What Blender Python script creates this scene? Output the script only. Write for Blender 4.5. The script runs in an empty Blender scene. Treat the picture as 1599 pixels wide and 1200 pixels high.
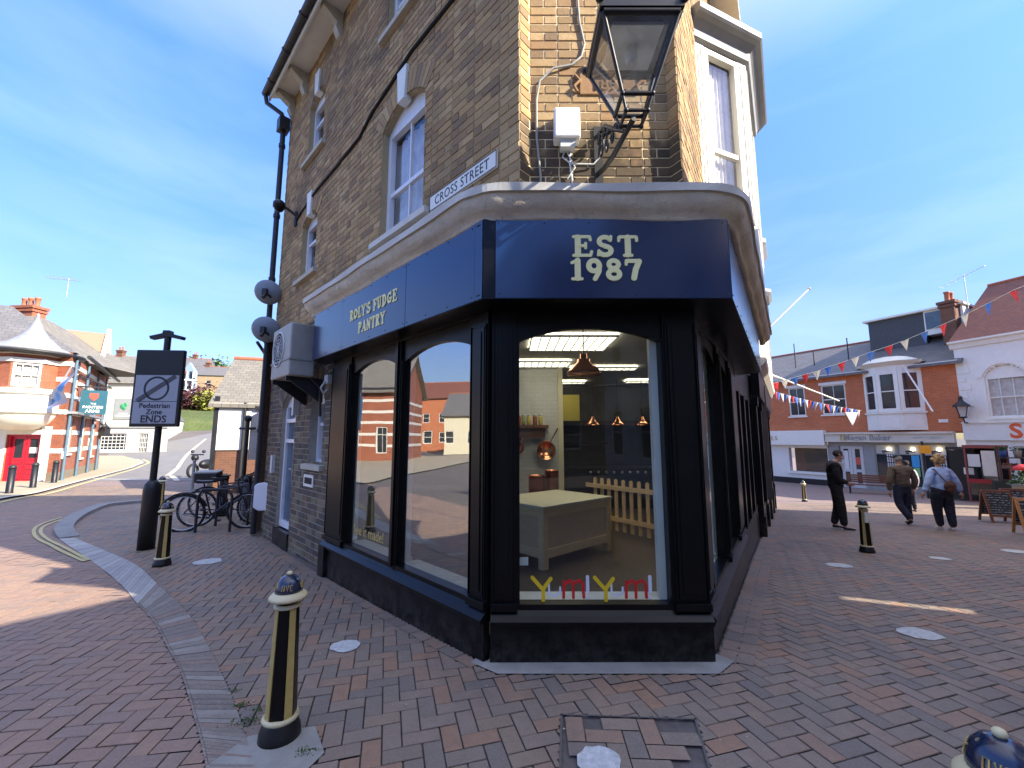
import bpy, bmesh, math, random
from mathutils import Vector, Matrix
random.seed(7)
sc = bpy.context.scene
COL = sc.collection
# ---------------------------------------------------------------- camera
CF, CP, CH = 658.3, .1273, 1.6            # focal length in photo pixels, pitch, eye height
cam = bpy.data.cameras.new('camera'); camo = bpy.data.objects.new('camera', cam); COL.objects.link(camo)
cam.sensor_width = 36; cam.lens = 36*CF/1599; cam.clip_start = .05; cam.clip_end = 3000
camo.location = (0, 0, CH); camo.rotation_euler = (math.pi/2+CP, 0, 0)
sc.camera = camo
# ---------------------------------------------------------------- world, sun, exposure
SUN_EL = math.radians(33); SH = Vector((.9, -.42)).normalized()   # horizontal direction towards the sun
sund = Vector((SH.x*math.cos(SUN_EL), SH.y*math.cos(SUN_EL), math.sin(SUN_EL)))
w = bpy.data.worlds.new('World'); sc.world = w; w.use_nodes = True
nt = w.node_tree; nt.nodes.clear()
out = nt.nodes.new('ShaderNodeOutputWorld'); bg = nt.nodes.new('ShaderNodeBackground'); sky = nt.nodes.new('ShaderNodeTexSky')
sky.sky_type = 'NISHITA'; sky.sun_disc = False; sky.sun_elevation = SUN_EL; sky.sun_rotation = math.atan2(SH.x, SH.y)
sky.air_density = 1.0; sky.dust_density = .3; sky.ozone_density = 2.5
# thin high cloud mixed over the clear sky
geo = nt.nodes.new('ShaderNodeTexCoord'); sep = nt.nodes.new('ShaderNodeSeparateXYZ'); nt.links.new(geo.outputs['Generated'], sep.inputs[0])
mp = nt.nodes.new('ShaderNodeMapping'); mp.inputs['Scale'].default_value = (1.2, 1.0, 5.0); mp.inputs['Rotation'].default_value = (0, .35, .5)
nt.links.new(geo.outputs['Generated'], mp.inputs[0])
nz = nt.nodes.new('ShaderNodeTexNoise'); nz.inputs['Scale'].default_value = 1.3; nz.inputs['Detail'].default_value = 7; nz.inputs['Roughness'].default_value = .55; nz.inputs['Distortion'].default_value = .5
nt.links.new(mp.outputs[0], nz.inputs[0])
cr = nt.nodes.new('ShaderNodeMapRange'); cr.inputs[1].default_value = .44; cr.inputs[2].default_value = .70; cr.inputs[3].default_value = 0; cr.inputs[4].default_value = .42
nt.links.new(nz.outputs[0], cr.inputs[0])
hz = nt.nodes.new('ShaderNodeMapRange'); hz.inputs[1].default_value = .0; hz.inputs[2].default_value = .75; hz.inputs[3].default_value = 1; hz.inputs[4].default_value = .35
nt.links.new(sep.outputs[2], hz.inputs[0])
mu = nt.nodes.new('ShaderNodeMath'); mu.operation = 'MULTIPLY'; nt.links.new(cr.outputs[0], mu.inputs[0]); nt.links.new(hz.outputs[0], mu.inputs[1])
mx = nt.nodes.new('ShaderNodeMix'); mx.data_type = 'RGBA'; mx.inputs['B'].default_value = (2.0, 2.6, 3.4, 1)
hs = nt.nodes.new('ShaderNodeHueSaturation'); hs.inputs['Saturation'].default_value = 1.24; hs.inputs['Value'].default_value = 1.0
hv = nt.nodes.new('ShaderNodeMapRange'); hv.inputs[1].default_value = 0; hv.inputs[2].default_value = .95; hv.inputs[3].default_value = .27; hv.inputs[4].default_value = 1.9; nt.links.new(sep.outputs[2], hv.inputs[0]); nt.links.new(hv.outputs[0], hs.inputs['Value']); hs.inputs['Hue'].default_value = .514
sv = nt.nodes.new('ShaderNodeMapRange'); sv.inputs[1].default_value = .62; sv.inputs[2].default_value = .95; sv.inputs[3].default_value = 1.25; sv.inputs[4].default_value = .25; nt.links.new(sep.outputs[2], sv.inputs[0]); nt.links.new(sv.outputs[0], hs.inputs['Saturation'])
tn = nt.nodes.new('ShaderNodeMix'); tn.data_type = 'RGBA'; tn.blend_type = 'MULTIPLY'; tn.inputs['Factor'].default_value = 1; tn.inputs['B'].default_value = (1.0, .95, .99, 1); nt.links.new(sky.outputs[0], tn.inputs['A']); nt.links.new(tn.outputs['Result'], hs.inputs['Color'])
nt.links.new(mu.outputs[0], mx.inputs['Factor']); nt.links.new(hs.outputs[0], mx.inputs['A']); nt.links.new(mx.outputs['Result'], bg.inputs[0])
bg.inputs[1].default_value = .135
nt.links.new(bg.outputs[0], out.inputs[0])
sl = bpy.data.lights.new('sun', 'SUN'); sl.energy = 3.9; sl.angle = math.radians(.5); sl.color = (1, .90, .74)
so = bpy.data.objects.new('sun', sl); COL.objects.link(so); so.rotation_euler = sund.to_track_quat('Z', 'Y').to_euler(); so.location = (30, -20, 30)
sc.view_settings.view_transform = 'Standard'; sc.view_settings.look = 'None'; sc.view_settings.exposure = 1.75; sc.view_settings.gamma = 1
sc.cycles.max_bounces = 8; sc.cycles.transparent_max_bounces = 16; sc.cycles.use_denoising = True
sc.cycles.sample_clamp_indirect = 6; sc.cycles.caustics_reflective = False; sc.cycles.caustics_refractive = False

# ---------------------------------------------------------------- survey: pixel of the photograph -> place in the world
cP, sP = math.cos(CP), math.sin(CP)
def ray(x, y):
    u = (x-800)/CF; v = (600-y)/CF
    return (u, cP-v*sP, sP+v*cP)
def lerp_tab(t, x):
    if x <= t[0][0]: return t[0][1]
    for (a, b), (c, d) in zip(t, t[1:]):
        if x <= c: return b+(d-b)*(x-a)/(c-a)
    return t[-1][1]
HRT = [(3, 0), (6, -.16), (10, -.44), (16, -.9), (20, -1.1), (30, -1.15)]
def hgt(X, Y):
    a = max(0, Y-2.8)
    hl = -.17*(1-math.exp(-a/3))-.01*max(0, min(Y, 26)-8)+.085*max(0, min(Y, 75)-28)
    hr = lerp_tab(HRT, Y)
    k = min(1, max(0, (X+2)/5)); k = k*k*(3-2*k)
    return hl*(1-k)+hr*k
def g(x, y, dz=0):
    d = ray(x, y); t = .8
    while t < 150:
        if CH+d[2]*t < hgt(d[0]*t, d[1]*t): break
        t += .02 if t < 20 else .1
    return Vector((d[0]*t, d[1]*t, hgt(d[0]*t, d[1]*t)+dz))
def g0(x, y, z=0):
    d = ray(x, y); t = (z-CH)/d[2]; return Vector((d[0]*t, d[1]*t, z))
def at(x, y, Y):
    d = ray(x, y); t = Y/d[1]; return Vector((d[0]*t, Y, CH+d[2]*t))

# ---------------------------------------------------------------- mesh helpers
def wmat(q):
    W = Matrix.Translation(q.location) @ q.rotation_euler.to_matrix().to_4x4()
    return wmat(q.parent) @ q.matrix_parent_inverse @ W if q.parent else W
class Frame:
    """a vertical facade: s runs along it, o outwards, z up"""
    def __init__(f, O, D, N=None):
        f.O = Vector(O).to_2d() if len(O) > 2 else Vector(O); f.D = Vector(D).normalized()
        f.N = Vector(N).normalized() if N else Vector((-f.D.y, f.D.x))
        if not N and f.N.dot(f.O) > 0: f.N = -f.N
    def P(f, s, o, z):
        p = f.O+f.D*s+f.N*o; return Vector((p.x, p.y, z))
    def off(f, s=0, o=0): return Frame(f.O+f.D*s+f.N*o, f.D, f.N)
def toward(F, Q):            # make N point to plan point Q
    if (Vector(Q)-F.O).dot(F.N) < 0: F.N = -F.N
    return F
WF = Frame((0, 0), (1, 0), (0, 1))
class MB:
    def __init__(m): m.v = []; m.f = []; m.mi = []; m.uv = []; m.sm = []
    def add(m, vs, fs, mi=0, uvs=None, smooth=False):
        b = len(m.v); m.v += [tuple(p) for p in vs]
        for k, f in enumerate(fs):
            m.f.append([b+i for i in f]); m.mi.append(mi); m.sm.append(smooth)
            m.uv.append(uvs[k] if uvs else None)
        return m
    def quad(m, a, b, c, d, mi=0, uv=None): return m.add([a, b, c, d], [(0, 1, 2, 3)], mi, [uv] if uv else None)
    def fbox(m, F, s0, s1, o0, o1, z0, z1, mi=0):
        P = [F.P(s, o, z) for s in (s0, s1) for o in (o0, o1) for z in (z0, z1)]
        uvs = [[(o0, z0), (o0, z1), (o1, z1), (o1, z0)]]*2+[[(s0, z0), (s1, z0), (s1, z1), (s0, z1)]]*2+[[(s0, o0), (s1, o0), (s1, o1), (s0, o1)]]*2
        return m.add(P, [(0, 1, 3, 2), (4, 5, 7, 6), (0, 4, 5, 1), (2, 6, 7, 3), (0, 4, 6, 2), (1, 5, 7, 3)], mi, uvs)
    def box(m, x0, x1, y0, y1, z0, z1, mi=0): return m.fbox(WF, x0, x1, y0, y1, z0, z1, mi)
    def prism(m, pts, z0, z1, mi=0):
        n = len(pts); zz = (lambda p, z: z(p) if callable(z) else z)
        vs = [(p[0], p[1], zz(p, z0)) for p in pts]+[(p[0], p[1], zz(p, z1)) for p in pts]
        return m.add(vs, [tuple(range(n)), tuple(range(n, 2*n))]+[(i, (i+1) % n, n+(i+1) % n, n+i) for i in range(n)], mi)
    def extr(m, F, prof, s0, s1, mi=0, smooth=False):
        """profile [(o,z)] extruded along s, closed ends"""
        n = len(prof); vs = [F.P(s0, o, z) for o, z in prof]+[F.P(s1, o, z) for o, z in prof]
        return m.add(vs, [tuple(range(n)), tuple(range(n, 2*n))]+[(i, (i+1) % n, n+(i+1) % n, n+i) for i in range(n)], mi, None, smooth)
    def fpoly(m, F, poly, o0, o1, mi=0):
        """outline [(s,z)] in the facade plane given thickness"""
        n = len(poly); vs = [F.P(s, o0, z) for s, z in poly]+[F.P(s, o1, z) for s, z in poly]
        return m.add(vs, [tuple(range(n)), tuple(range(n, 2*n))]+[(i, (i+1) % n, n+(i+1) % n, n+i) for i in range(n)], mi)
    def tube(m, pts, r, n=8, mi=0, cap=True, smooth=True):
        pts = [Vector(p) for p in pts]; rs = r if isinstance(r, (list, tuple)) else [r]*len(pts)
        vs = []; fs = []; prev = None
        for i, p in enumerate(pts):
            t = (pts[min(i+1, len(pts)-1)]-pts[max(i-1, 0)]).normalized()
            if prev is None:
                a = Vector((0, 0, 1)) if abs(t.z) < .9 else Vector((1, 0, 0)); u = t.cross(a).normalized()
            else: u = (prev-t*prev.dot(t)).normalized()
            prev = u; v = t.cross(u)
            for k in range(n):
                an = 2*math.pi*k/n; vs.append(p+(u*math.cos(an)+v*math.sin(an))*rs[i])
        for i in range(len(pts)-1):
            for k in range(n): fs.append((i*n+k, i*n+(k+1) % n, (i+1)*n+(k+1) % n, (i+1)*n+k))
        m.add(vs, fs, mi, None, smooth)
        if cap: m.add(vs[:n], [tuple(range(n))], mi); m.add(vs[-n:], [tuple(range(n))], mi)
        return m
    def lathe(m, prof, c=(0, 0, 0), n=16, mi=0, smooth=True, sx=1, sy=1, rot=0):
        vs = []; fs = []
        for r, z in prof:
            for k in range(n):
                an = 2*math.pi*k/n+rot; vs.append((c[0]+r*math.cos(an)*sx, c[1]+r*math.sin(an)*sy, c[2]+z))
        for i in range(len(prof)-1):
            for k in range(n): fs.append((i*n+k, i*n+(k+1) % n, (i+1)*n+(k+1) % n, (i+1)*n+k))
        if prof[0][0] > 1e-5: fs.append(tuple(range(n)))
        if prof[-1][0] > 1e-5: fs.append(tuple(range((len(prof)-1)*n, len(prof)*n)))
        return m.add(vs, fs, mi, None, smooth)
    def ball(m, c, r, n=10, mi=0, sc=(1, 1, 1)):
        pr = [(max(1e-6, math.sin(math.pi*i/n)*r), -math.cos(math.pi*i/n)*r*sc[2]) for i in range(n+1)]
        return m.lathe(pr, c, n+4, mi, True, sc[0], sc[1])
    def xform(m, M, i0=0):
        for i in range(i0, len(m.v)): m.v[i] = tuple(M @ Vector(m.v[i]))
        return m
    def build(m, name, mats, parent=None, loc=None, bevel=0, merge=False, recalc=True):
        me = bpy.data.meshes.new(name)
        loc = Vector(loc) if loc else Vector((0, 0, 0))
        me.from_pydata([Vector(p)-loc for p in m.v], [], m.f)
        for mt in (mats if isinstance(mats, (list, tuple)) else [mats]): me.materials.append(mt)
        me.polygons.foreach_set('material_index', m.mi); me.polygons.foreach_set('use_smooth', m.sm)
        if any(u is not None for u in m.uv):
            l = me.uv_layers.new(name='uv'); k = 0; flat = []
            for f, u in zip(m.f, m.uv):
                flat += [c for q in (u or [(0, 0)]*len(f)) for c in q]
            l.data.foreach_set('uv', flat)
        if recalc or merge:
            b = bmesh.new(); b.from_mesh(me)
            if merge: bmesh.ops.remove_doubles(b, verts=b.verts, dist=1e-4)
            bmesh.ops.recalc_face_normals(b, faces=b.faces); b.to_mesh(me); b.free()
        o = bpy.data.objects.new(name, me); COL.objects.link(o); o.location = loc
        if parent:
            o.parent = parent
            o.matrix_parent_inverse = wmat(parent).inverted()
        if bevel:
            bv = o.modifiers.new('b', 'BEVEL'); bv.width = bevel; bv.segments = 2; bv.limit_method = 'ANGLE'
        return o
def tag(o, label=None, cat=None, group=None, kind=None):
    if label: o['label'] = label
    if cat: o['category'] = cat
    if group: o['group'] = group
    if kind: o['kind'] = kind
    return o
def thing(name, label, cat, loc=(0, 0, 0), rz=0, group=None):
    o = bpy.data.objects.new(name, None); COL.objects.link(o); o.location = loc; o.rotation_euler = (0, 0, rz); o.empty_display_size = .1
    return tag(o, label, cat, group)
def struct(o): o['kind'] = 'structure'; return o
def copy_tree(o, parent=None):
    c = o.copy(); COL.objects.link(c)
    if parent: c.parent = parent
    for ch in list(o.children): copy_tree(ch, c)
    return c
def place(src, used, loc, rz, label):
    """first call uses the source itself, later calls copy it"""
    o = src if not used else copy_tree(src)
    used.append(1); o.location = loc; o.rotation_euler = (0, 0, rz); o['label'] = label
    return o

# ---------------------------------------------------------------- materials
def newmat(name):
    m = bpy.data.materials.new(name); m.use_nodes = True
    return m, m.node_tree, m.node_tree.nodes['Principled BSDF']
def N(nt, typ, **kw):
    n = nt.nodes.new(typ)
    for k, v in kw.items():
        if k.startswith('i_'): n.inputs[k[2:].replace('_', ' ')].default_value = v
        else: setattr(n, k, v)
    return n
def rgb(c): return (c[0], c[1], c[2], 1)
def mixc(nt, fac, a, b, blend='MIX'):
    m = N(nt, 'ShaderNodeMix', data_type='RGBA', blend_type=blend)
    for s, v in (('Factor', fac), ('A', a), ('B', b)):
        if hasattr(v, 'is_output'): nt.links.new(v, m.inputs[s])
        else: m.inputs[s].default_value = v if s == 'Factor' else rgb(v)
    return m.outputs['Result']
def noise(nt, vec, scale, detail=4, rough=.55):
    n = N(nt, 'ShaderNodeTexNoise'); n.inputs['Scale'].default_value = scale; n.inputs['Detail'].default_value = detail; n.inputs['Roughness'].default_value = rough
    if vec is not None: nt.links.new(vec, n.inputs['Vector'])
    return n.outputs['Fac']
def rng(nt, v, a, b, c=0, d=1):
    r = N(nt, 'ShaderNodeMapRange'); nt.links.new(v, r.inputs[0])
    for i, x in zip((1, 2, 3, 4), (a, b, c, d)): r.inputs[i].default_value = x
    return r.outputs[0]
def bump(nt, bs, h, strength=.3, dist=.01):
    b = N(nt, 'ShaderNodeBump'); b.inputs['Strength'].default_value = strength; b.inputs['Distance'].default_value = dist
    nt.links.new(h, b.inputs['Height']); nt.links.new(b.outputs[0], bs.inputs['Normal'])
MC = {}
def paint(name, c, rough=.5, var=.12, metal=0, nscale=6, bmp=.15, coat=0, spec=.5):
    if name in MC: return MC[name]
    m, nt, bs = newmat(name); tc = N(nt, 'ShaderNodeTexCoord').outputs['Object']
    n1 = noise(nt, tc, nscale, 6, .65); n2 = noise(nt, tc, nscale*12, 3)
    a = mixc(nt, rng(nt, n1, .3, .7), [x*(1-var) for x in c], [min(1, x*(1+var)) for x in c])
    a = mixc(nt, rng(nt, n2, .3, .7, 0, .25), a, [x*(1-var) for x in c])
    nt.links.new(a, bs.inputs['Base Color']); bs.inputs['Metallic'].default_value = metal
    nt.links.new(rng(nt, n1, .2, .8, rough*.85, min(1, rough*1.2)), bs.inputs['Roughness'])
    bs.inputs['Specular IOR Level'].default_value = spec
    if coat: bs.inputs['Coat Weight'].default_value = coat; bs.inputs['Coat Roughness'].default_value = .12
    if bmp: bump(nt, bs, n2, bmp, .003)
    MC[name] = m; return m
def island(name, cols, rough=.85, nscale=40, soot=0, sootc=(.05, .045, .04), bmp=.5, sscale=.9, uvw=None, lowstain=False):
    """colour differs from piece to piece (each separate brick or slab), plus grain and soot stains"""
    if name in MC: return MC[name]
    m, nt, bs = newmat(name); tc = N(nt, 'ShaderNodeTexCoord').outputs['Object']
    r = N(nt, 'ShaderNodeNewGeometry').outputs['Random Per Island']
    cr = N(nt, 'ShaderNodeValToRGB'); cr.color_ramp.interpolation = 'CONSTANT'
    e = cr.color_ramp.elements
    for i, c in enumerate(cols):
        if i < 2: el = e[i]; el.position = i/len(cols)
        else: el = e.new(i/len(cols))
        el.color = rgb(c)
    nt.links.new(r, cr.inputs[0])
    n1 = noise(nt, tc, nscale, 5, .7); n2 = noise(nt, tc, nscale*6, 2)
    a = mixc(nt, rng(nt, n1, .3, .7, 0, .55), cr.outputs[0], [sum(c[k] for c in cols)/len(cols)*.62 for k in range(3)])
    a = mixc(nt, rng(nt, n2, .45, .75, 0, .35), a, [min(1, sum(c[k] for c in cols)/len(cols)*1.5) for k in range(3)])
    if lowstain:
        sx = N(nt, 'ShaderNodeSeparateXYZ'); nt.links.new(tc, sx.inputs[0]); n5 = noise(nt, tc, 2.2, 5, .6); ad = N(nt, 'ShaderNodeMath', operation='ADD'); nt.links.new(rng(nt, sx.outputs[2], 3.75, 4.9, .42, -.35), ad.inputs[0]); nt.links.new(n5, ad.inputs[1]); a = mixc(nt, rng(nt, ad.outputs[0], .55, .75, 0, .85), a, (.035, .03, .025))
    if soot:
        n3 = noise(nt, tc, sscale, 5, .6); a = mixc(nt, rng(nt, n3, .48, .72, 0, soot), a, sootc)
    nt.links.new(a, bs.inputs['Base Color']); bs.inputs['Roughness'].default_value = rough
    if bmp: bump(nt, bs, n1, bmp, .004)
    MC[name] = m; return m
def bricktex(name, c1, c2, mortar, bw=.225, bh=.075, ms=.01, rough=.85, var=.5, stripes=None):
    """brickwork for walls further off, in the wall's own (s,z) metres"""
    if name in MC: return MC[name]
    m, nt, bs = newmat(name); uv = N(nt, 'ShaderNodeUVMap').outputs[0]
    b = N(nt, 'ShaderNodeTexBrick'); nt.links.new(uv, b.inputs['Vector'])
    b.inputs['Color1'].default_value = rgb(c1); b.inputs['Color2'].default_value = rgb(c2); b.inputs['Mortar'].default_value = rgb(mortar)
    b.inputs['Scale'].default_value = 1; b.inputs['Mortar Size'].default_value = ms*.5; b.inputs['Brick Width'].default_value = bw; b.inputs['Row Height'].default_value = bh
    b.inputs['Mortar Smooth'].default_value = .2
    n1 = noise(nt, uv, 1.3, 5, .65); n2 = noise(nt, uv, 30, 3)
    a = mixc(nt, rng(nt, n1, .35, .7, 0, var), b.outputs['Color'], [x*.55 for x in c1])
    a = mixc(nt, rng(nt, n2, .4, .7, 0, .3), a, [min(1, x*1.3) for x in c2])
    nt.links.new(a, bs.inputs['Base Color']); bs.inputs['Roughness'].default_value = rough
    bump(nt, bs, b.outputs['Fac'], -.4, .01)
    MC[name] = m; return m
def wood(name, c1, c2, rough=.55, scale=3, stretch=(1, 1, 12)):
    if name in MC: return MC[name]
    m, nt, bs = newmat(name); tc = N(nt, 'ShaderNodeTexCoord').outputs['Object']
    mp = N(nt, 'ShaderNodeMapping'); mp.inputs['Scale'].default_value = stretch; nt.links.new(tc, mp.inputs[0])
    n1 = noise(nt, mp.outputs[0], scale, 6, .7); n2 = noise(nt, mp.outputs[0], scale*5, 3)
    a = mixc(nt, rng(nt, n1, .3, .7), c1, c2); a = mixc(nt, rng(nt, n2, .5, .8, 0, .4), a, [x*.5 for x in c1])
    nt.links.new(a, bs.inputs['Base Color']); bs.inputs['Roughness'].default_value = rough; bump(nt, bs, n2, .15, .002)
    MC[name] = m; return m
def glassmat(name, tint=(1, 1, 1), ior=1.6, rough=.0, dirt=.0):
    if name in MC: return MC[name]
    m = bpy.data.materials.new(name); m.use_nodes = True; nt = m.node_tree; nt.nodes.clear()
    o = N(nt, 'ShaderNodeOutputMaterial'); t = N(nt, 'ShaderNodeBsdfTransparent'); t.inputs[0].default_value = rgb(tint)
    gl = N(nt, 'ShaderNodeBsdfGlossy'); gl.inputs['Roughness'].default_value = rough; gl.inputs['Color'].default_value = (.95, .97, 1, 1)
    fr = N(nt, 'ShaderNodeFresnel'); fr.inputs['IOR'].default_value = ior
    # old float glass is never quite flat
    tc = N(nt, 'ShaderNodeTexCoord').outputs['Object']; n = noise(nt, tc, 1.2, 1); b = N(nt, 'ShaderNodeBump'); b.inputs['Strength'].default_value = .12; b.inputs['Distance'].default_value = .02
    nt.links.new(n, b.inputs['Height']); nt.links.new(b.outputs[0], gl.inputs['Normal'])
    bf = N(nt, 'ShaderNodeNewGeometry').outputs['Backfacing']; k_ = N(nt, 'ShaderNodeMath', operation='SUBTRACT'); k_.inputs[0].default_value = 1; nt.links.new(bf, k_.inputs[1]); k2 = N(nt, 'ShaderNodeMath', operation='MULTIPLY'); nt.links.new(k_.outputs[0], k2.inputs[0]); nt.links.new(fr.outputs[0], k2.inputs[1])
    mxs = N(nt, 'ShaderNodeMixShader'); nt.links.new(k2.outputs[0], mxs.inputs[0]); nt.links.new(t.outputs[0], mxs.inputs[1]); nt.links.new(gl.outputs[0], mxs.inputs[2])
    last = mxs.outputs[0]
    if dirt:
        df = N(nt, 'ShaderNodeBsdfDiffuse'); df.inputs[0].default_value = (.55, .55, .52, 1)
        m2 = N(nt, 'ShaderNodeMixShader'); nt.links.new(rng(nt, noise(nt, tc, 9, 6, .7), .35, .8, dirt*.3, dirt), m2.inputs[0])
        nt.links.new(last, m2.inputs[1]); nt.links.new(df.outputs[0], m2.inputs[2]); last = m2.outputs[0]
    nt.links.new(last, o.inputs[0]); MC[name] = m; return m
def emit(name, c, s):
    if name in MC: return MC[name]
    m, nt, bs = newmat(name); bs.inputs['Base Color'].default_value = rgb(c); bs.inputs['Emission Color'].default_value = rgb(c); bs.inputs['Emission Strength'].default_value = s
    MC[name] = m; return m
M = dict(
 black=paint('gloss black paint', (.005, .005, .0055), .30, .25, bmp=.03, spec=.22),
 satin=paint('satin black metal', (.008, .008, .009), .45, .3),
 iron=paint('black iron', (.02, .02, .022), .5, .3),
 rubber=paint('rubber', (.012, .012, .012), .8, .2),
 white=paint('white paint', (.80, .79, .70), .45, .05),
 upvc=paint('white plastic', (.80, .81, .82), .3, .03, bmp=.03),
 offwhite=paint('weathered white paint', (.64, .61, .53), .7, .12, nscale=3, bmp=.3),
 cream=paint('cream render', (.72, .66, .46), .8, .06),
 grey=paint('grey paint', (.30, .31, .29), .6, .1),
 lgrey=paint('pale grey plastic', (.58, .60, .58), .45, .06),
 navy=paint('navy composite panel', (.005, .022, .078), .16, .10, nscale=1.5, bmp=.01, spec=.7),
 letter=paint('cream cut letters', (.98, .90, .42), .6, .04),
 gold=paint('gold paint', (.50, .37, .12), .45, .18, nscale=14),
 palegold=paint('pale gold paint', (.62, .55, .33), .5, .12, nscale=14),
 blue=paint('blue paint', (.02, .06, .25), .35, .2),
 lead=paint('lead sheet', (.25, .26, .27), .55, .15, nscale=4),
 copper=paint('copper', (.80, .33, .17), .22, .15, metal=1),
 steel=paint('brushed steel', (.45, .46, .47), .35, .1, metal=1),
 aluminium=paint('aluminium', (.6, .6, .6), .4, .1, metal=.8),
 dark=paint('dark interior', (.02, .018, .016), .8, .3),
 red=paint('red gloss', (.45, .012, .03), .35, .15),
 skin=paint('skin', (.46, .26, .19), .55, .06),
 pine=wood('pale pine', (.70, .47, .22), (.80, .58, .32)),
 mdf=wood('raw board', (.60, .40, .22), (.66, .46, .27), .8),
 floorwood=wood('dark floorboards', (.05, .038, .028), (.11, .08, .06), .35, 2, (10, 1, 1)),
 brownwood=wood('varnished brown wood', (.12, .045, .025), (.2, .08, .04), .45),
 orangewood=wood('orange softwood', (.40, .18, .06), (.5, .25, .1), .5),
 glass=glassmat('window glass'), sideglass=glassmat('side shop glass', (.80, .84, .84), 3.8, 0, .01), shopglass=glassmat('shop glass', (.90, .93, .92), 1.5, 0, .012), lampglass=glassmat('dusty lantern glass', (.8, .82, .84), 1.45, .02, .22),
 stone=paint('pale stone', (.50, .46, .36), .85, .12, nscale=5, bmp=.4),
 sandstone=paint('white stone bands', (.74, .71, .62), .8, .06, nscale=5, bmp=.2),
 cement=paint('old cement', (.30, .29, .26), .9, .2, nscale=5, bmp=.6),
 slate=None, yellow=paint('road yellow', (.48, .41, .19), .8, .2, nscale=9), roadwhite=paint('road white', (.62, .62, .58), .8, .2, nscale=9),
)
STOCK = [(.46, .31, .14), (.38, .25, .11), (.50, .35, .17), (.29, .19, .09), (.42, .28, .13), (.54, .38, .19), (.33, .22, .11), (.20, .135, .08), (.48, .31, .13), (.36, .21, .10)]
M['stock'] = island('yellow stock brick', STOCK, .9, 30, .88, (.10, .07, .045), .6, .7)
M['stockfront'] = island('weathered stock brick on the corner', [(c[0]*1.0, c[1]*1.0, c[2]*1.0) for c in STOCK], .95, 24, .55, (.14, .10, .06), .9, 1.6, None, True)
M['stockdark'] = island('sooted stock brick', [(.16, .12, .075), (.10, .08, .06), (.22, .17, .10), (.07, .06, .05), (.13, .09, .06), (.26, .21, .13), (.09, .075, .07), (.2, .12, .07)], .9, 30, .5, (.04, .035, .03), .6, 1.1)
M['mortar'] = paint('lime mortar', (.42, .32, .17), .95, .15, nscale=20, bmp=.6); M['mortarpale'] = paint('pale lime mortar', (.74, .60, .36), .95, .1, nscale=20, bmp=.4)
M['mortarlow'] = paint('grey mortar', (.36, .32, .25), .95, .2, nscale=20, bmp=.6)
_b = M['black'].node_tree; _p = _b.nodes['Principled BSDF']; _src = _p.inputs['Base Color'].links[0].from_socket
_tc = N(_b, 'ShaderNodeTexCoord').outputs['Object']; _sx = N(_b, 'ShaderNodeSeparateXYZ'); _b.links.new(_tc, _sx.inputs[0]); _ml = N(_b, 'ShaderNodeMath', operation='MULTIPLY'); _b.links.new(rng(_b, _sx.outputs[2], -.1, .30, 1, 0), _ml.inputs[0]); _b.links.new(rng(_b, noise(_b, _tc, 7, 7, .75), .42, .7), _ml.inputs[1]); _b.links.new(mixc(_b, _ml.outputs[0], _src, (.07, .062, .052)), _p.inputs['Base Color'])
M['kerb'] = paint('grey kerb stone', (.24, .235, .22), .9, .2, nscale=4, bmp=.4); M['redbrick'] = bricktex('orange red brickwork', (.60, .18, .06), (.46, .13, .05), (.48, .32, .2))
M['pubbrick'] = bricktex('red pub brickwork', (.40, .12, .055), (.28, .08, .04), (.36, .22, .15))
M['brownbrick'] = bricktex('brown brickwork', (.20, .085, .045), (.14, .06, .035), (.2, .15, .11))
M['greybrick'] = bricktex('grey stock brickwork', (.27, .21, .13), (.2, .16, .1), (.3, .26, .2))
M['slate'] = bricktex('slate roof', (.17, .16, .15), (.12, .115, .11), (.05, .05, .05), .3, .2, .02, .6, .45)
M['tile'] = bricktex('clay tile roof', (.27, .085, .045), (.16, .055, .04), (.06, .03, .025), .17, .11, .02, .75, .6)
M['mossslate'] = bricktex('weathered tile roof', (.22, .20, .16), (.15, .14, .12), (.07, .065, .06), .25, .16, .02, .8, .5)
M['whitetile'] = bricktex('white wall tiles', (.66, .66, .63), (.62, .62, .6), (.40, .4, .38), .15, .075, .004, .2, .1)
PAVE = [(.28, .20, .14), (.24, .185, .14), (.29, .205, .15), (.21, .175, .14), (.26, .20, .155), (.31, .195, .13), (.18, .155, .135), (.27, .205, .155), (.33, .19, .115), (.23, .185, .145)]
M['paver'] = island('clay pavers', PAVE, .72, 14, .55, (.10, .085, .08), .35, .6)
M['roadpaver'] = island('purple clay pavers', [(.28, .19, .145), (.31, .205, .155), (.25, .18, .145), (.30, .195, .14), (.27, .195, .155), (.33, .215, .15)], .75, 14, .3, (.13, .10, .095), .35, .6)
M['gutter'] = island('gutter setts', [(.24, .20, .165), (.28, .24, .20), (.21, .18, .15), (.33, .30, .26), (.28, .19, .15)], .85, 10, .3)
M['palesett'] = island('pale stone setts', [(.40, .39, .37), (.44, .43, .40), (.36, .35, .34)], .85, 10, .2)
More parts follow.
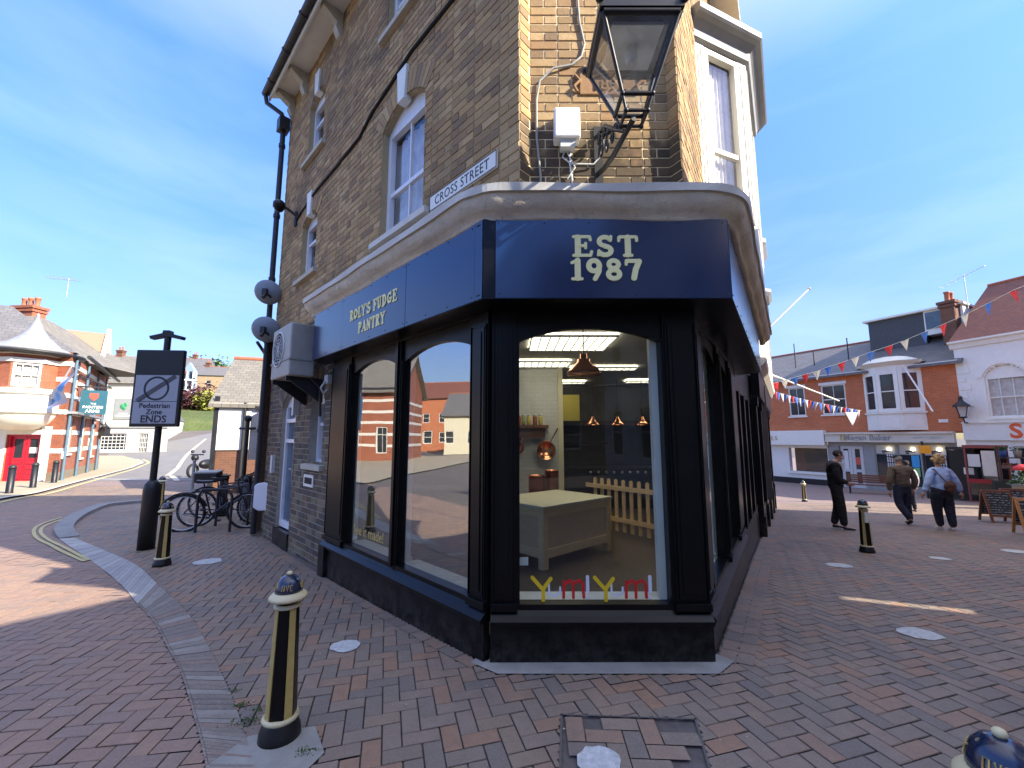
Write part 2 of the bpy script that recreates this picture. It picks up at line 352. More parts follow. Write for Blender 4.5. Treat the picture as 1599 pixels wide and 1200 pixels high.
# ================================================================ GROUND
def inpoly(p, poly):
    c = False; n = len(poly); x, y = p[0], p[1]
    for i in range(n):
        x1, y1 = poly[i][0], poly[i][1]; x2, y2 = poly[i-1][0], poly[i-1][1]
        if (y1 > y) != (y2 > y) and x < (x2-x1)*(y-y1)/(y2-y1)+x1: c = not c
    return c
def smooth_line(pts, n=8):
    P = [Vector((p[0], p[1])) for p in pts]; P = [P[0]*2-P[1]]+P+[P[-1]*2-P[-2]]; o = []
    for i in range(1, len(P)-2):
        a, b, c, d = P[i-1:i+3]
        for k in range(n):
            t = k/n; o.append(.5*((2*b)+(c-a)*t+(2*a-5*b+4*c-d)*t*t+(3*b-a-3*c+d)*t**3))
    return o+[P[-2]]
def drape(name, poly, dz, mat, step=1.0, hf=hgt, parent=None):
    b = bmesh.new(); vs = [b.verts.new((p[0], p[1], 0)) for p in poly]; b.faces.new(vs)
    for ax in (0, 1):
        lo, hi = min(p[ax] for p in poly), max(p[ax] for p in poly); c = math.ceil(lo/step)*step
        while c < hi:
            n = [0, 0, 0]; n[ax] = 1; co = [0, 0, 0]; co[ax] = c
            bmesh.ops.bisect_plane(b, geom=b.verts[:]+b.edges[:]+b.faces[:], plane_co=co, plane_no=n); c += step
    bmesh.ops.triangulate(b, faces=b.faces)
    for v in b.verts: v.co.z = hf(v.co.x, v.co.y)+dz
    me = bpy.data.meshes.new(name); b.to_mesh(me); b.free(); me.materials.append(mat)
    o = bpy.data.objects.new(name, me); COL.objects.link(o); return o
def strip(name, line, width, dz, mat, off=0, hf=hgt, parent=None):
    m = MB(); L = [Vector((p[0], p[1])) for p in line]
    vs = []
    for i, p in enumerate(L):
        t = (L[min(i+1, len(L)-1)]-L[max(0, i-1)]).normalized(); n = Vector((-t.y, t.x))
        for sgn in (-.5, .5):
            q = p+n*(off+sgn*width); vs.append((q.x, q.y, hf(q.x, q.y)+dz))
    m.add(vs, [(2*i, 2*i+1, 2*i+3, 2*i+2) for i in range(len(L)-1)])
    return m.build(name, mat, parent)

# base sheet out to the horizon
def axis(lim, near, st):
    a = [0]; d = st
    while a[-1] < lim: a.append(a[-1]+d); d = st if a[-1] < near else d*1.25
    return a
ax = axis(900, 40, 1.0); xs = [-v for v in ax[::-1]]+ax[1:]
ay = axis(900, 45, 1.0); ys = [-v for v in axis(900, 12, 2)[::-1]]+ay[1:]
vs = [(x, y, hgt(x, y)-.012-(0 if abs(x) < 60 and -5 < y < 80 else .03)) for x in xs for y in ys]; ny = len(ys)
gm, nt2, bs2 = newmat('ground earth and joints'); tc = N(nt2, 'ShaderNodeTexCoord').outputs['Object']
a = mixc(nt2, rng(nt2, noise(nt2, tc, .35, 6, .7), .3, .7), (.10, .085, .08), (.17, .145, .13))
a = mixc(nt2, rng(nt2, noise(nt2, tc, 14, 4), .35, .7, 0, .6), a, (.06, .052, .048)); nt2.links.new(a, bs2.inputs['Base Color']); bs2.inputs['Roughness'].default_value = .95
o = MB().add(vs, [(i*ny+j, (i+1)*ny+j, (i+1)*ny+j+1, i*ny+j+1) for i in range(len(xs)-1) for j in range(ny-1)]).build('ground', gm, recalc=False); struct(o)

LB = Frame((.063, 3.16), (-.697, .717), (-.717, -.697))      # left brick face of the corner shop
RB = Frame((1.376, 3.16), (.543, .84), (.84, -.543))          # right face
SLF = Frame((-.21, 3.30), (-.697, .717), (-.717, -.697))      # plinth line left
FRF = Frame((-.16, 3.29), (1, 0), (0, -1))                    # plinth line front
SRF = Frame((1.48, 3.32), (.543, .84), (.84, -.543))          # plinth line right
shop_foot = [SLF.P(3.2, .0, 0), SLF.P(0, 0, 0), (1.48, 3.29), SRF.P(16, 0, 0), (0, 20), LB.P(6.6, 0, 0)]
# gutter edges measured on the photograph
GL = [g(*p) for p in [(92, 842), (150, 882), (190, 915), (215, 945), (240, 972), (262, 1012), (282, 1052), (300, 1110), (313, 1160), (322, 1200)]]
GR = [g(*p) for p in [(118, 841), (182, 868), (217, 886), (245, 912), (290, 955), (320, 1000), (345, 1050), (370, 1110), (389, 1170), (397, 1200)]]
def extrap(L, k): L.append(L[-1]*2-L[-2]); L.append(L[-1]+(L[-1]-L[-2])*k); return L
GL = smooth_line(extrap(GL, 3)); GR = smooth_line(extrap(GR, 3))
KB = smooth_line([g(*p) for p in [(92, 842), (84, 834), (88, 824), (102, 813), (119, 804), (152, 792), (190, 787), (260, 781)]])
gut_poly = [tuple(p) for p in GL]+[tuple(p) for p in GR[::-1]]
road_poly = [tuple(p) for p in KB[::-1]]+[tuple(p) for p in GL]+[(GL[-1].x, -4), (-30, -4), (-30, 16), tuple(g(2, 790))[:2]]
# pavement in front of the pub
PK = smooth_line([g(*p) for p in [(-160, 815), (0, 781), (55, 772), (110, 757), (165, 742.5), (205, 731.5), (222, 724), (214, 719)]])
pub_pave = [tuple(p) for p in PK]+[(-31, 34), (-40, 34), (-40, 5)]
asph_line = [tuple(p) for p in PK][-40:]
# asphalt further up the side street
b1 = g(128, 752); b2 = g(330, 751)
asph = [(b1.x, b1.y), (b2.x, b2.y), tuple(g(332, 706))[:2], (-30, 60), (-34, 90), (-44, 90), (-42, 60), (-34, 36)]
asm = paint('worn asphalt', (.17, .165, .16), .9, .18, nscale=1.2, bmp=.5)
struct(drape('side_street_road', asph, .008, asm, 2.0))
pvm = island('pale paving flags', [(.36, .31, .22), (.33, .29, .21), (.39, .34, .25)], .85, 4, .2)
struct(drape('pub_pavement', pub_pave, .05, paint('pale paving', (.34, .29, .20), .85, .12, nscale=1.5, bmp=.4), 2.0))
struct(strip('pavement_kerb', PK, .16, .055, M['stone']))
m_line = strip('road_marking_line', PK, .14, .014, M['yellow'], off=-.35); struct(m_line)
for k, L in enumerate(([(132, 878), (97, 862), (78, 852), (60, 843), (53, 833), (57, 824), (72, 817), (96, 809)], [(139, 876), (99, 855), (78, 845), (66, 836), (64, 829), (71, 822), (90, 815), (108, 809)])):
    struct(strip('road_marking_line', smooth_line([g(*p) for p in L]), .05, .012, M['yellow']))
for L in ([(262, 744), (292, 712), (322, 686)], [(277, 752), (268, 744)]):
    struct(strip('pavement_kerb', smooth_line([g(*p) for p in L], 10), .22, .03, M['stone']))
struct(strip('road_marking_line', [g(140, 748), g(258, 751)], .12, .014, M['roadwhite']))
far_pave = [g(330, 752), g(277, 752), g(262, 744), g(292, 714), g(322, 688), g(332, 690)]
struct(drape('far_pavement', [tuple(p)[:2] for p in far_pave], .02, paint('grey pavement', (.16, .155, .15), .9, .15), 2.0))

# herringbone paving, each paver a real slab
U = .1022
def herringbone(name, th, ox, oy, mat, region, excl, ymax, near=8.0, u=U):
    m = MB(); ct, st = math.cos(th), math.sin(th); gap = .0035; R = int(ymax*1.9/u)
    def W(a, b):
        return ox+u*(a*ct+b*st), oy+u*(a*st-b*ct)
    for i in range(-R, R):
        for j in range(-R, R):
            k = (i+j) % 4
            if k == 2: a0, b0, a1, b1 = i, j, i+2, j+1
            elif k == 0: a0, b0, a1, b1 = i, j, i+1, j+2
            else: continue
            cx, cy = W((a0+a1)/2, (b0+b1)/2)
            if cy > ymax or cy < -.6 or abs(cx) > 1.3*max(cy, 0)+1.6 or False: continue
            cc4 = [W(a0, b0), W(a1, b0), W(a1, b1), W(a0, b1)]; st_ = [any(inpoly(q, e) for e in excl) or not region(*q) for q in cc4]
            if all(st_): continue
            if any(st_) or any(inpoly((cx, cy), e) for e in excl):
                na, nb = (8, 4) if a1-a0 == 2 else (4, 8); e = gap/u; V = []; Fs_ = []
                for p in range(na+1):
                    for q in range(nb+1): x, y = W(a0+e+(a1-a0-2*e)*p/na, b0+e+(b1-b0-2*e)*q/nb); V.append((x, y, hgt(x, y)))
                for p in range(na):
                    for q in range(nb):
                        mx_, my_ = W(a0+(a1-a0)*(p+.5)/na, b0+(b1-b0)*(q+.5)/nb)
                        if not any(inpoly((mx_, my_), E_) for E_ in excl) and region(mx_, my_): Fs_.append((p*(nb+1)+q, (p+1)*(nb+1)+q, (p+1)*(nb+1)+q+1, p*(nb+1)+q+1))
                if Fs_: m.add(V, Fs_)
                continue
            e = gap/u; h = random.uniform(-.0015, .0015)
            c = [W(a0+e, b0+e), W(a1-e, b0+e), W(a1-e, b1-e), W(a0+e, b1-e)]
            tx, ty = random.uniform(-.008, .008), random.uniform(-.008, .008)
            top = [(x, y, hgt(x, y)+h+(x-cx)*tx+(y-cy)*ty) for x, y in c]
            if cy < near:
                f = .045/ (1 if False else 1)
                inn = [(cx+(x-cx)*(1-f), cy+(y-cy)*(1-f), z) for x, y, z in top]
                low = [(x, y, z-.004) for x, y, z in top]
                m.add(inn+low, [(0, 1, 2, 3), (0, 1, 5, 4), (1, 2, 6, 5), (2, 3, 7, 6), (3, 0, 4, 7)])
            else: m.add(top, [(0, 1, 2, 3)])
    return struct(m.build(name, mat, recalc=False))
apron = [(-.30, 3.30), (-.10, 3.13), (1.42, 3.12), (1.62, 3.3), (1.5, 3.5), (-.2, 3.5)]
hatch = [tuple(g(*p))[:2] for p in [(876, 1119), (1088, 1125), (1118, 1230), (872, 1230)]]
bollard_pad = [(-1.42, 2.50), (-1.50, 2.28), (-1.30, 2.14), (-1.02, 2.18), (-.96, 2.38), (-1.1, 2.58)]
rightline = lambda x, y: True
herringbone('plaza_paving', .285, -6.45*U, 26.6*U, M['paver'], lambda x, y: True, [road_poly, gut_poly, shop_foot, apron, hatch, bollard_pad, pub_pave], 17)
herringbone('road_paving', .15, -2.0, 4.0, M['roadpaver'], lambda x, y: inpoly((x, y), road_poly), [gut_poly, pub_pave], 17, 6)
# sub-base colours so that what lies past the slabs keeps the brick tone
fp, ntf, bsf = newmat('far clay paving'); uvn = N(ntf, 'ShaderNodeTexCoord').outputs['Object']
bt = N(ntf, 'ShaderNodeTexBrick'); ntf.links.new(uvn, bt.inputs['Vector']); bt.inputs['Scale'].default_value = 1; bt.inputs['Brick Width'].default_value = .2; bt.inputs['Row Height'].default_value = .1; bt.inputs['Mortar Size'].default_value = .004
bt.inputs['Color1'].default_value = (.29, .19, .155, 1); bt.inputs['Color2'].default_value = (.2, .155, .145, 1); bt.inputs['Mortar'].default_value = (.05, .045, .04, 1)
ntf.links.new(mixc(ntf, rng(ntf, noise(ntf, uvn, .5, 5), .3, .7, 0, .5), bt.outputs[0], (.16, .13, .12)), bsf.inputs['Base Color']); bsf.inputs['Roughness'].default_value = .85
struct(drape('far_paving', [(-1, 16.9), (30, 16.9), (40, 60), (6, 60)], .004, fp, 3.0))
struct(drape('far_road_paving', [(-24, 16.9), (-9.5, 16.9), (-10.5, 22), (b2.x, b2.y), (b1.x, b1.y), tuple(g(110, 757))[:2]], .002, fp, 2.0))

# gutter: curved courses of setts
m = MB(); mp_ = MB(); n = len(GL)
dense = lambda L: [Vector(p) for p in L]
tl = 0; seg = []
for i in range(n-1):
    A0, A1, B0, B1 = GL[i], GL[i+1], GR[i], GR[i+1]
    ln = ((A0+B0)/2-(A1+B1)/2).length; pale = i < 24
    k = max(1, round(ln/(.34 if pale else .105)))
    for q in range(k):
        t0, t1 = (q+.03)/k, (q+.97)/k
        a0, a1, c0, c1 = A0.lerp(A1, t0), A0.lerp(A1, t1), B0.lerp(B1, t0), B0.lerp(B1, t1)
        parts = [(0, 1)] if pale else [(0.0, .06), (.07, 1)]
        for (u0, u1) in parts:
            P4 = [a0.lerp(c0, u0), a0.lerp(c0, u1), a1.lerp(c1, u1), a1.lerp(c1, u0)]
            h = .004+random.uniform(-.001, .001); (mp_ if pale else m).add([(p.x, p.y, hgt(p.x, p.y)+h) for p in P4], [(0, 1, 2, 3)])
struct(m.build('gutter', M['gutter'], recalc=False)); struct(mp_.build('gutter_setts', M['palesett'], recalc=False))
# raised kerb that curves back round the cycle area
m = MB(); vs = []
for i, p in enumerate(KB):
    t = (KB[min(i+1, len(KB)-1)]-KB[max(0, i-1)]).normalized(); nn = Vector((-t.y, t.x)); 
    if nn.x > 0: nn = -nn
    ins = p-nn*.26; h = min(.07, .015+i*.008)
    vs += [(p.x, p.y, hgt(p.x, p.y)-.02), (p.x, p.y, hgt(p.x, p.y)+h), (ins.x, ins.y, hgt(ins.x, ins.y)+h), (ins.x, ins.y, hgt(*ins)-.02)]
m.add(vs, [(4*i+k, 4*i+(k+1) % 4, 4*i+4+(k+1) % 4, 4*i+4+k) for i in range(len(KB)-1) for k in range(3)]+[(0, 1, 2, 3)])
struct(m.build('kerb', M['kerb']))
# cement apron, bollard pad, patches
def patch(name, poly, dz, mat):
    return struct(drape(name, poly, dz, mat, .5))
patch('cement_apron', apron, .006, M['cement']); patch('cement_pad', bollard_pad, .004, M['cement'])
def blob(cx, cy, rx, ry, seed):
    random.seed(seed); return [(cx+math.cos(a)*rx*(1+random.uniform(-.12, .12)), cy+math.sin(a)*ry*(1+random.uniform(-.12, .12))) for a in [k*math.pi/9 for k in range(18)]]
wp = paint('chalky white paint', (.52, .53, .52), .9, .3, nscale=30, bmp=.3)
for i, (px, py, r) in enumerate([(540, 1010, .115), (1437, 992, .15), (1310, 884, .16), (325, 878, .17), (937, 1192, .11), (1468, 873, .13), (1590, 862, .2)]):
    p = g(px, py); patch('paint_spot', blob(p.x, p.y, r, r*.95, i+3), .0065, wp)
random.seed(11)
# strip of soldier bricks along the plinths
m = MB()
def course(F, s0, s1, o0, o1, st):
    s = s0
    while s < s1:
        P4 = [F.P(s+.004, o0, 0), F.P(s+st-.004, o0, 0), F.P(s+st-.004, o1, 0), F.P(s+.004, o1, 0)]
        m.add([(p.x, p.y, hgt(p.x, p.y)+.005) for p in P4], [(0, 1, 2, 3)]); s += st
course(SLF, 0.0, 6.7, .02, .12, .205); course(SRF, 0.05, 15, .02, .13, .205); course(SRF, 0.05, 15, .14, .25, .205)
struct(m.build('paving_edge_course', M['paver'], recalc=False))
# inspection cover filled with pavers
m = MB(); H4 = [Vector(p) for p in hatch]
for i in range(4):
    a, b = H4[i], H4[(i+1) % 4]; t = (b-a).normalized(); nn = Vector((-t.y, t.x))
    if nn.dot((H4[0]+H4[1]+H4[2]+H4[3])/4-a) < 0: nn = -nn
    q = [a, b, b+nn*.012, a+nn*.012]; m.add([(p.x, p.y, .004) for p in q], [(0, 1, 2, 3)])
o = thing('inspection_cover', 'square steel framed inspection cover filled with red pavers below the shop door corner', 'manhole cover', (H4[0].x, H4[0].y, 0)); hc = o
m.build('frame', paint('worn cover frame', (.11, .10, .095), .6), o)
m = MB(); ex = (H4[1]-H4[0]).normalized(); ey = Vector((-ex.y, ex.x)); ey = -ey if ey.y > 0 else ey
for i in range(-1, 10):
    for j in range(-1, 10):
        k = (i+j) % 4
        if k == 2: q = (i, j, i+2, j+1)
        elif k == 0: q = (i, j, i+1, j+2)
        else: continue
        c = [H4[0]+ex*(.02+a*U)+ey*(.02+b*U) for a, b in ((q[0]+.035, q[1]+.035), (q[2]-.035, q[1]+.035), (q[2]-.035, q[3]-.035), (q[0]+.035, q[3]-.035))]
        if all(inpoly(p, hatch) for p in c): m.add([(p.x, p.y, .002+random.uniform(-.001, .001)) for p in c], [(0, 1, 2, 3)])
m.build('infill', M['paver'], o, recalc=False)
# ================================================================ WALLS, WINDOWS, LETTERS
M['pane'] = paint('dark window pane', (.030, .036, .042), .06, .3, nscale=.6, bmp=0)
M['paneblue'] = paint('sky lit window pane', (.10, .15, .20), .05, .5, nscale=.8, bmp=0)
M['curtain'] = paint('net curtain', (.55, .54, .50), .9, .25, nscale=6)
class Op:
    def __init__(f, s0, s1, z0, z1, rise=0): f.s0, f.s1, f.z0, f.z1, f.r = s0, s1, z0, z1, rise; f.w = s1-s0; f.c = (s0+s1)/2; f.R = (f.w*f.w/4+rise*rise)/(2*rise) if rise else 0
    def span(f, z):
        if f.z0 < z < f.z1: return (f.s0, f.s1)
        if f.r and f.z1 <= z < f.z1+f.r:
            h = math.sqrt(max(0, f.R**2-(z-(f.z1+f.r-f.R))**2)); return (f.c-h, f.c+h)
        return None
    def arc(f, n=12, grow=0):
        if not f.r: return [(f.s0-grow, f.z1+grow), (f.s1+grow, f.z1+grow)]
        zc = f.z1+f.r-f.R; a = math.asin(min(1, f.w/2/f.R)); R = f.R+grow
        return [(f.c+R*math.sin(-a+2*a*k/n), zc+R*math.cos(-a+2*a*k/n)) for k in range(n+1)]
def free(s0, s1, z, ops):
    iv = [(s0, s1)]
    for o in ops:
        p = o.span(z)
        if p:
            nv = []
            for a, b in iv:
                if p[1] <= a or p[0] >= b: nv.append((a, b)); continue
                if p[0] > a: nv.append((a, p[0]))
                if p[1] < b: nv.append((p[1], b))
            iv = nv
    return iv
def reveals(m, F, ops, d, mi=0):
    for o in ops:
        m.quad(F.P(o.s0, 0, o.z0), F.P(o.s0, -d, o.z0), F.P(o.s0, -d, o.z1), F.P(o.s0, 0, o.z1), mi, [(0, o.z0), (d, o.z0), (d, o.z1), (0, o.z1)])
        m.quad(F.P(o.s1, 0, o.z0), F.P(o.s1, -d, o.z0), F.P(o.s1, -d, o.z1), F.P(o.s1, 0, o.z1), mi, [(0, o.z0), (d, o.z0), (d, o.z1), (0, o.z1)])
        m.quad(F.P(o.s0, 0, o.z0), F.P(o.s1, 0, o.z0), F.P(o.s1, -d, o.z0), F.P(o.s0, -d, o.z0), mi, [(0, 0)]*4)
        A = o.arc()
        for (a, za), (b, zb) in zip(A, A[1:]): m.quad(F.P(a, 0, za), F.P(b, 0, zb), F.P(b, -d, zb), F.P(a, -d, za), mi, [(a, 0), (b, 0), (b, d), (a, d)])
def brickwall(name, F, s0, s1, z0, z1, ops, mortar, brick, parent, c=.0845, d=.16, arches=True):
    m = MB(); r = 0; z = z0
    while z < z1-.01:
        zt = min(z+c, z1); cuts = sorted({z, zt}|{q for o in ops for q in (o.z0, o.z1) if z < q < zt})
        for za, zb in zip(cuts, cuts[1:]):
            for a, b in free(s0, s1, (za+zb)/2, ops): m.quad(F.P(a, 0, za), F.P(b, 0, za), F.P(b, 0, zb), F.P(a, 0, zb), 0)
        s = s0-.17*(r % 2)-(.06 if r % 2 else 0); k = r % 2
        while s < s1:
            L = .235 if k % 2 == 0 else .118; k += 1
            for a, b in free(s0, s1, (z+zt)/2, ops+[]):
                p, q = max(a, s+.005), min(b, s+L-.005)
                if q-p > .02:
                    o1 = .006+random.uniform(-.002, .003); e = .003; z_a, z_b = z+.005, zt-.006
                    P = [F.P(p, 0, z_a), F.P(q, 0, z_a), F.P(q, 0, z_b), F.P(p, 0, z_b), F.P(p+e, o1, z_a+e), F.P(q-e, o1, z_a+e), F.P(q-e, o1+random.uniform(-.0015, .0015), z_b-e), F.P(p+e, o1, z_b-e)]
                    m.add(P, [(4, 5, 6, 7), (0, 1, 5, 4), (1, 2, 6, 5), (2, 3, 7, 6), (3, 0, 4, 7)], 1)
            s += L
        z += c; r += 1
    reveals(m, F, ops, d, 2)
    # voussoirs over arched openings
    for o in ops:
        if not (o.r and arches): continue
        zc = o.z1+o.r-o.R; a = math.asin(min(1, o.w/2/o.R)); n = max(6, int(2*a*(o.R+.1)/.085))
        for k in range(n):
            a0, a1 = -a-.03+(2*a+.06)*(k+.05)/n, -a-.03+(2*a+.06)*(k+.95)/n; R0, R1 = o.R+.004, o.R+.27
            P2 = [(o.c+R0*math.sin(a0), zc+R0*math.cos(a0)), (o.c+R0*math.sin(a1), zc+R0*math.cos(a1)), (o.c+R1*math.sin(a1), zc+R1*math.cos(a1)), (o.c+R1*math.sin(a0), zc+R1*math.cos(a0))]
            m.add([F.P(x, .0, y) for x, y in P2]+[F.P(x, .013, y) for x, y in P2], [(4, 5, 6, 7), (0, 1, 5, 4), (1, 2, 6, 5), (2, 3, 7, 6), (3, 0, 4, 7)], 1)
    return m.build(name, [mortar, brick, M['brownbrick'] if False else mortar], parent)
def plainwall(m, F, s0, s1, z0, z1, ops=(), d=.12, mi=0, zs=None):
    cuts = sorted({z0, z1}|{q for o in ops for q in (o.z0, o.z1) if z0 < q < z1}|{o.z1+o.r*k/6 for o in ops if o.r for k in range(7)})
    for za, zb in zip(cuts, cuts[1:]):
        for a, b in free(s0, s1, (za+zb)/2, ops): m.quad(F.P(a, 0, za), F.P(b, 0, za), F.P(b, 0, zb), F.P(a, 0, zb), mi, [(a, za), (b, za), (b, zb), (a, zb)])
    reveals(m, F, ops, d, mi)
def window(F, o, parent, d=.10, fw=.06, rails=(.5,), bars=(), mat=None, pane=None, sill=None, sillmat=None, curtain=0, name='window', head=None):
    mat = mat or M['white']; m = MB()
    def bx(a, b, za, zb, o0=-d-.02, o1=-d+.05): m.fbox(F, a, b, o0, o1, za, zb)
    bx(o.s0, o.s0+fw, o.z0, o.z1); bx(o.s1-fw, o.s1, o.z0, o.z1); bx(o.s0+fw, o.s1-fw, o.z0, o.z0+fw); bx(o.s0+fw, o.s1-fw, o.z1-fw, o.z1, -d-.02, -d+.048)
    if o.r: m.fpoly(F, [(o.s0, o.z1)]+o.arc()[1:-1]+[(o.s1, o.z1)], -d-.02, -d+.046)
    H = o.z1-o.z0
    for t in rails: bx(o.s0+fw, o.s1-fw, o.z0+H*t-.025, o.z0+H*t+.025, -d-.015, -d+.03)
    for t in bars: bx(o.s0+o.w*t-.012, o.s0+o.w*t+.012, o.z0+fw, o.z1-fw, -d-.012, -d+.02)
    f = m.build(name, mat, parent)
    m = MB(); m.fbox(F, o.s0+fw, o.s1-fw, -d-.006, -d, o.z0+fw, o.z1-fw); m.build('pane', pane or M['pane'], f)
    if curtain:
        m = MB(); n = 24; pts = []
        for k in range(n+1):
            s = o.s0+o.w*k/n; pts.append((s, -d-.08+.015*math.sin(k*1.9)))
        m.add([F.P(s, q, o.z0) for s, q in pts]+[F.P(s, q, o.z0+H*curtain) for s, q in pts], [(k, k+1, n+2+k, n+1+k) for k in range(n)]); m.build('curtain', M['curtain'], f)
        m = MB(); m.quad(F.P(o.s0, -d-.3, o.z0), F.P(o.s1, -d-.3, o.z0), F.P(o.s1, -d-.3, o.z1), F.P(o.s0, -d-.3, o.z1)); m.build('dark_backing', M['dark'], f)  # shade of the unlit room put into a dark sheet behind the curtain
    if sill is not None:
        m = MB(); m.extr(F, [(-.1, o.z0-.09), (.07, o.z0-.09), (.07, o.z0-.02), (-.1, o.z0+.005)], o.s0-sill, o.s1+sill); m.build('sill', sillmat or mat, f)
    return f
def lettermesh(body, size, bold=0, extr=.004, align='CENTER', italic=0, spacing=1):
    c = bpy.data.curves.new('t', 'FONT'); c.body = body; c.size = size; c.offset = bold*size; c.extrude = extr; c.align_x = align; c.shear = italic; c.space_character = spacing; c.resolution_u = 3
    o = bpy.data.objects.new('t', c); COL.objects.link(o); dg = bpy.context.evaluated_depsgraph_get()
    me = bpy.data.meshes.new_from_object(o.evaluated_get(dg)); bpy.data.objects.remove(o); bpy.data.curves.remove(c); return me
def lettering(name, body, F, s, z, size, mat, parent, o=.01, bold=.0, align='CENTER', sx=1, extr=.003, italic=0, spacing=1):
    me = lettermesh(body, size, bold, extr, align, italic, spacing); Zv = Vector((0, 0, 1)); Nn = Vector((F.N.x, F.N.y, 0)); Uv = (-Nn).cross(Zv)
    p = F.P(s, o, z); Mx = Matrix(((Uv.x*sx, 0, Nn.x, p.x), (Uv.y*sx, 0, Nn.y, p.y), (0, 1, 0, p.z), (0, 0, 0, 1))); me.transform(Mx)
    me.materials.clear(); me.materials.append(mat); ob = bpy.data.objects.new(name, me); COL.objects.link(ob)
    if parent:
        ob.parent = parent; ob.matrix_parent_inverse = wmat(parent).inverted()
    return ob
# fat rounded slab-serif letters built of thick strokes, unit height
def arcp(cx, cy, rx, ry, a0, a1, n=10): return [(cx+rx*math.cos(math.radians(a0+(a1-a0)*k/n)), cy+ry*math.sin(math.radians(a0+(a1-a0)*k/n))) for k in range(n+1)]
SER = .14
def stem(x, y0=.1, y1=.9, w=.25): return [([(x, y0), (x, y1)], w)]
def foot(x, y, h=.14): return [([(x-h, y), (x+h, y)], SER)]
GL_ = {
 'E': (.82, stem(.24)+[([(.08, .93), (.68, .93)], SER), ([(.70, .93), (.73, .78)], .13), ([(.08, .07), (.72, .07)], SER), ([(.73, .07), (.77, .24)], .13), ([(.25, .51), (.5, .51)], .13), ([(.54, .62), (.54, .40)], .12)]),
 'F': (.76, stem(.24)+foot(.24, .07)+[([(.08, .93), (.68, .93)], SER), ([(.70, .93), (.73, .76)], .13), ([(.25, .50), (.5, .50)], .13), ([(.54, .61), (.54, .39)], .12)]),
 'S': (.76, [(arcp(.38, .71, .22, .20, 25, 270), .20), (arcp(.38, .28, .24, .20, 90, -150), .21), ([(.62, .93), (.60, .74)], .12), ([(.12, .07), (.14, .28)], .12)]),
 'T': (.86, stem(.43)+foot(.43, .07)+[([(.12, .92), (.74, .92)], SER), ([(.09, .90), (.08, .74)], .13), ([(.77, .90), (.78, .74)], .13)]),
 '1': (.56, stem(.32)+foot(.30, .07, .18)+[([(.1, .80), (.32, .92)], .14)]),
 '9': (.74, [(arcp(.37, .66, .21, .24, 0, 360, 18), .22), ([(.58, .62), (.56, .38), (.40, .06)], .2)]),
 '8': (.74, [(arcp(.37, .72, .19, .18, 0, 360, 16), .2), (arcp(.37, .27, .22, .20, 0, 360, 16), .21)]),
 '7': (.72, [([(.12, .88), (.62, .88)], .18), ([(.10, .90), (.09, .72)], .13), ([(.60, .86), (.46, .5), (.38, .1)], .24)]),
 'R': (.86, stem(.22)+foot(.22, .07)+[([(.08, .93), (.45, .93)], SER), (arcp(.40, .71, .20, .19, 90, -90), .19), ([(.42, .48), (.62, .12)], .2), ([(.58, .07), (.80, .08)], SER)]),
 'O': (.88, [(arcp(.44, .5, .30, .36, 0, 360, 22), .24)]),
 'L': (.76, stem(.24)+[([(.08, .93), (.42, .93)], SER), ([(.08, .07), (.68, .07)], SER), ([(.68, .07), (.71, .28)], .13)]),
 'Y': (.86, [([(.18, .88), (.43, .5)], .22), ([(.70, .88), (.43, .5)], .17), ([(.43, .5), (.43, .1)], .24)]+foot(.43, .07)+foot(.17, .93)+foot(.71, .93, .11)),
 "'": (.26, [([(.14, .92), (.12, .72)], .15)]),
 'U': (.86, [([(.22, .88), (.22, .36)]+arcp(.43, .34, .21, .25, 180, 360), .2)]+[([(.64, .34), (.64, .88)], .14)]+foot(.20, .93)+foot(.66, .93, .11)),
 'D': (.90, stem(.24)+[([(.08, .93), (.42, .93)], SER), ([(.08, .07), (.42, .07)], SER), (arcp(.42, .5, .27, .40, 88, -88), .22)]),
 'G': (.90, [(arcp(.44, .5, .29, .36, 50, 340), .22), ([(.66, .93), (.66, .72)], .12), ([(.50, .44), (.82, .44)], .13), ([(.68, .42), (.68, .12)], .16)]),
 'P': (.80, stem(.24)+foot(.24, .07)+[([(.08, .93), (.45, .93)], SER), (arcp(.42, .68, .21, .22, 90, -90), .2)]),
 'A': (.90, [([(.20, .08), (.45, .9)], .14), ([(.47, .9), (.70, .08)], .24), ([(.30, .32), (.60, .32)], .12)]+foot(.17, .07, .11)+foot(.72, .07)),
 'N': (.90, [([(.20, .08), (.20, .9)], .15), ([(.20, .88), (.68, .12)], .24), ([(.70, .12), (.70, .92)], .15)]+foot(.20, .07, .11)+foot(.70, .93, .11)),
 ' ': (.4, [])}
def strokes(m, F, s, z, size, gl, right, o0, sx=1.0, mi=0, th=.003, fat=1.0):
    """right=+1 when reading direction follows +s, -1 otherwise"""
    k = 0
    for pts, wd in gl:
        P = [(s+right*x*size*sx, z+y*size) for x, y in pts]; r = wd*size/2*fat
        for i, (a, b) in enumerate(P):
            oo = o0+th+k*.00012; k += 1
            ring = [(a+r*math.cos(q*math.pi/7)*(.5+.5*sx), b+r*math.sin(q*math.pi/7)) for q in range(14)]; m.fpoly(F, ring, o0-.002, oo, mi)
            if i+1 < len(P):
                c, d = P[i+1]; dx, dz = c-a, d-b; L = math.hypot(dx, dz) or 1; nx, nz = -dz/L*r*(.5+.5*sx), dx/L*r; oo = o0+th+k*.00012; k += 1
                m.fpoly(F, [(a+nx, b+nz), (c+nx, d+nz), (c-nx, d-nz), (a-nx, b-nz)], o0-.002, oo, mi)
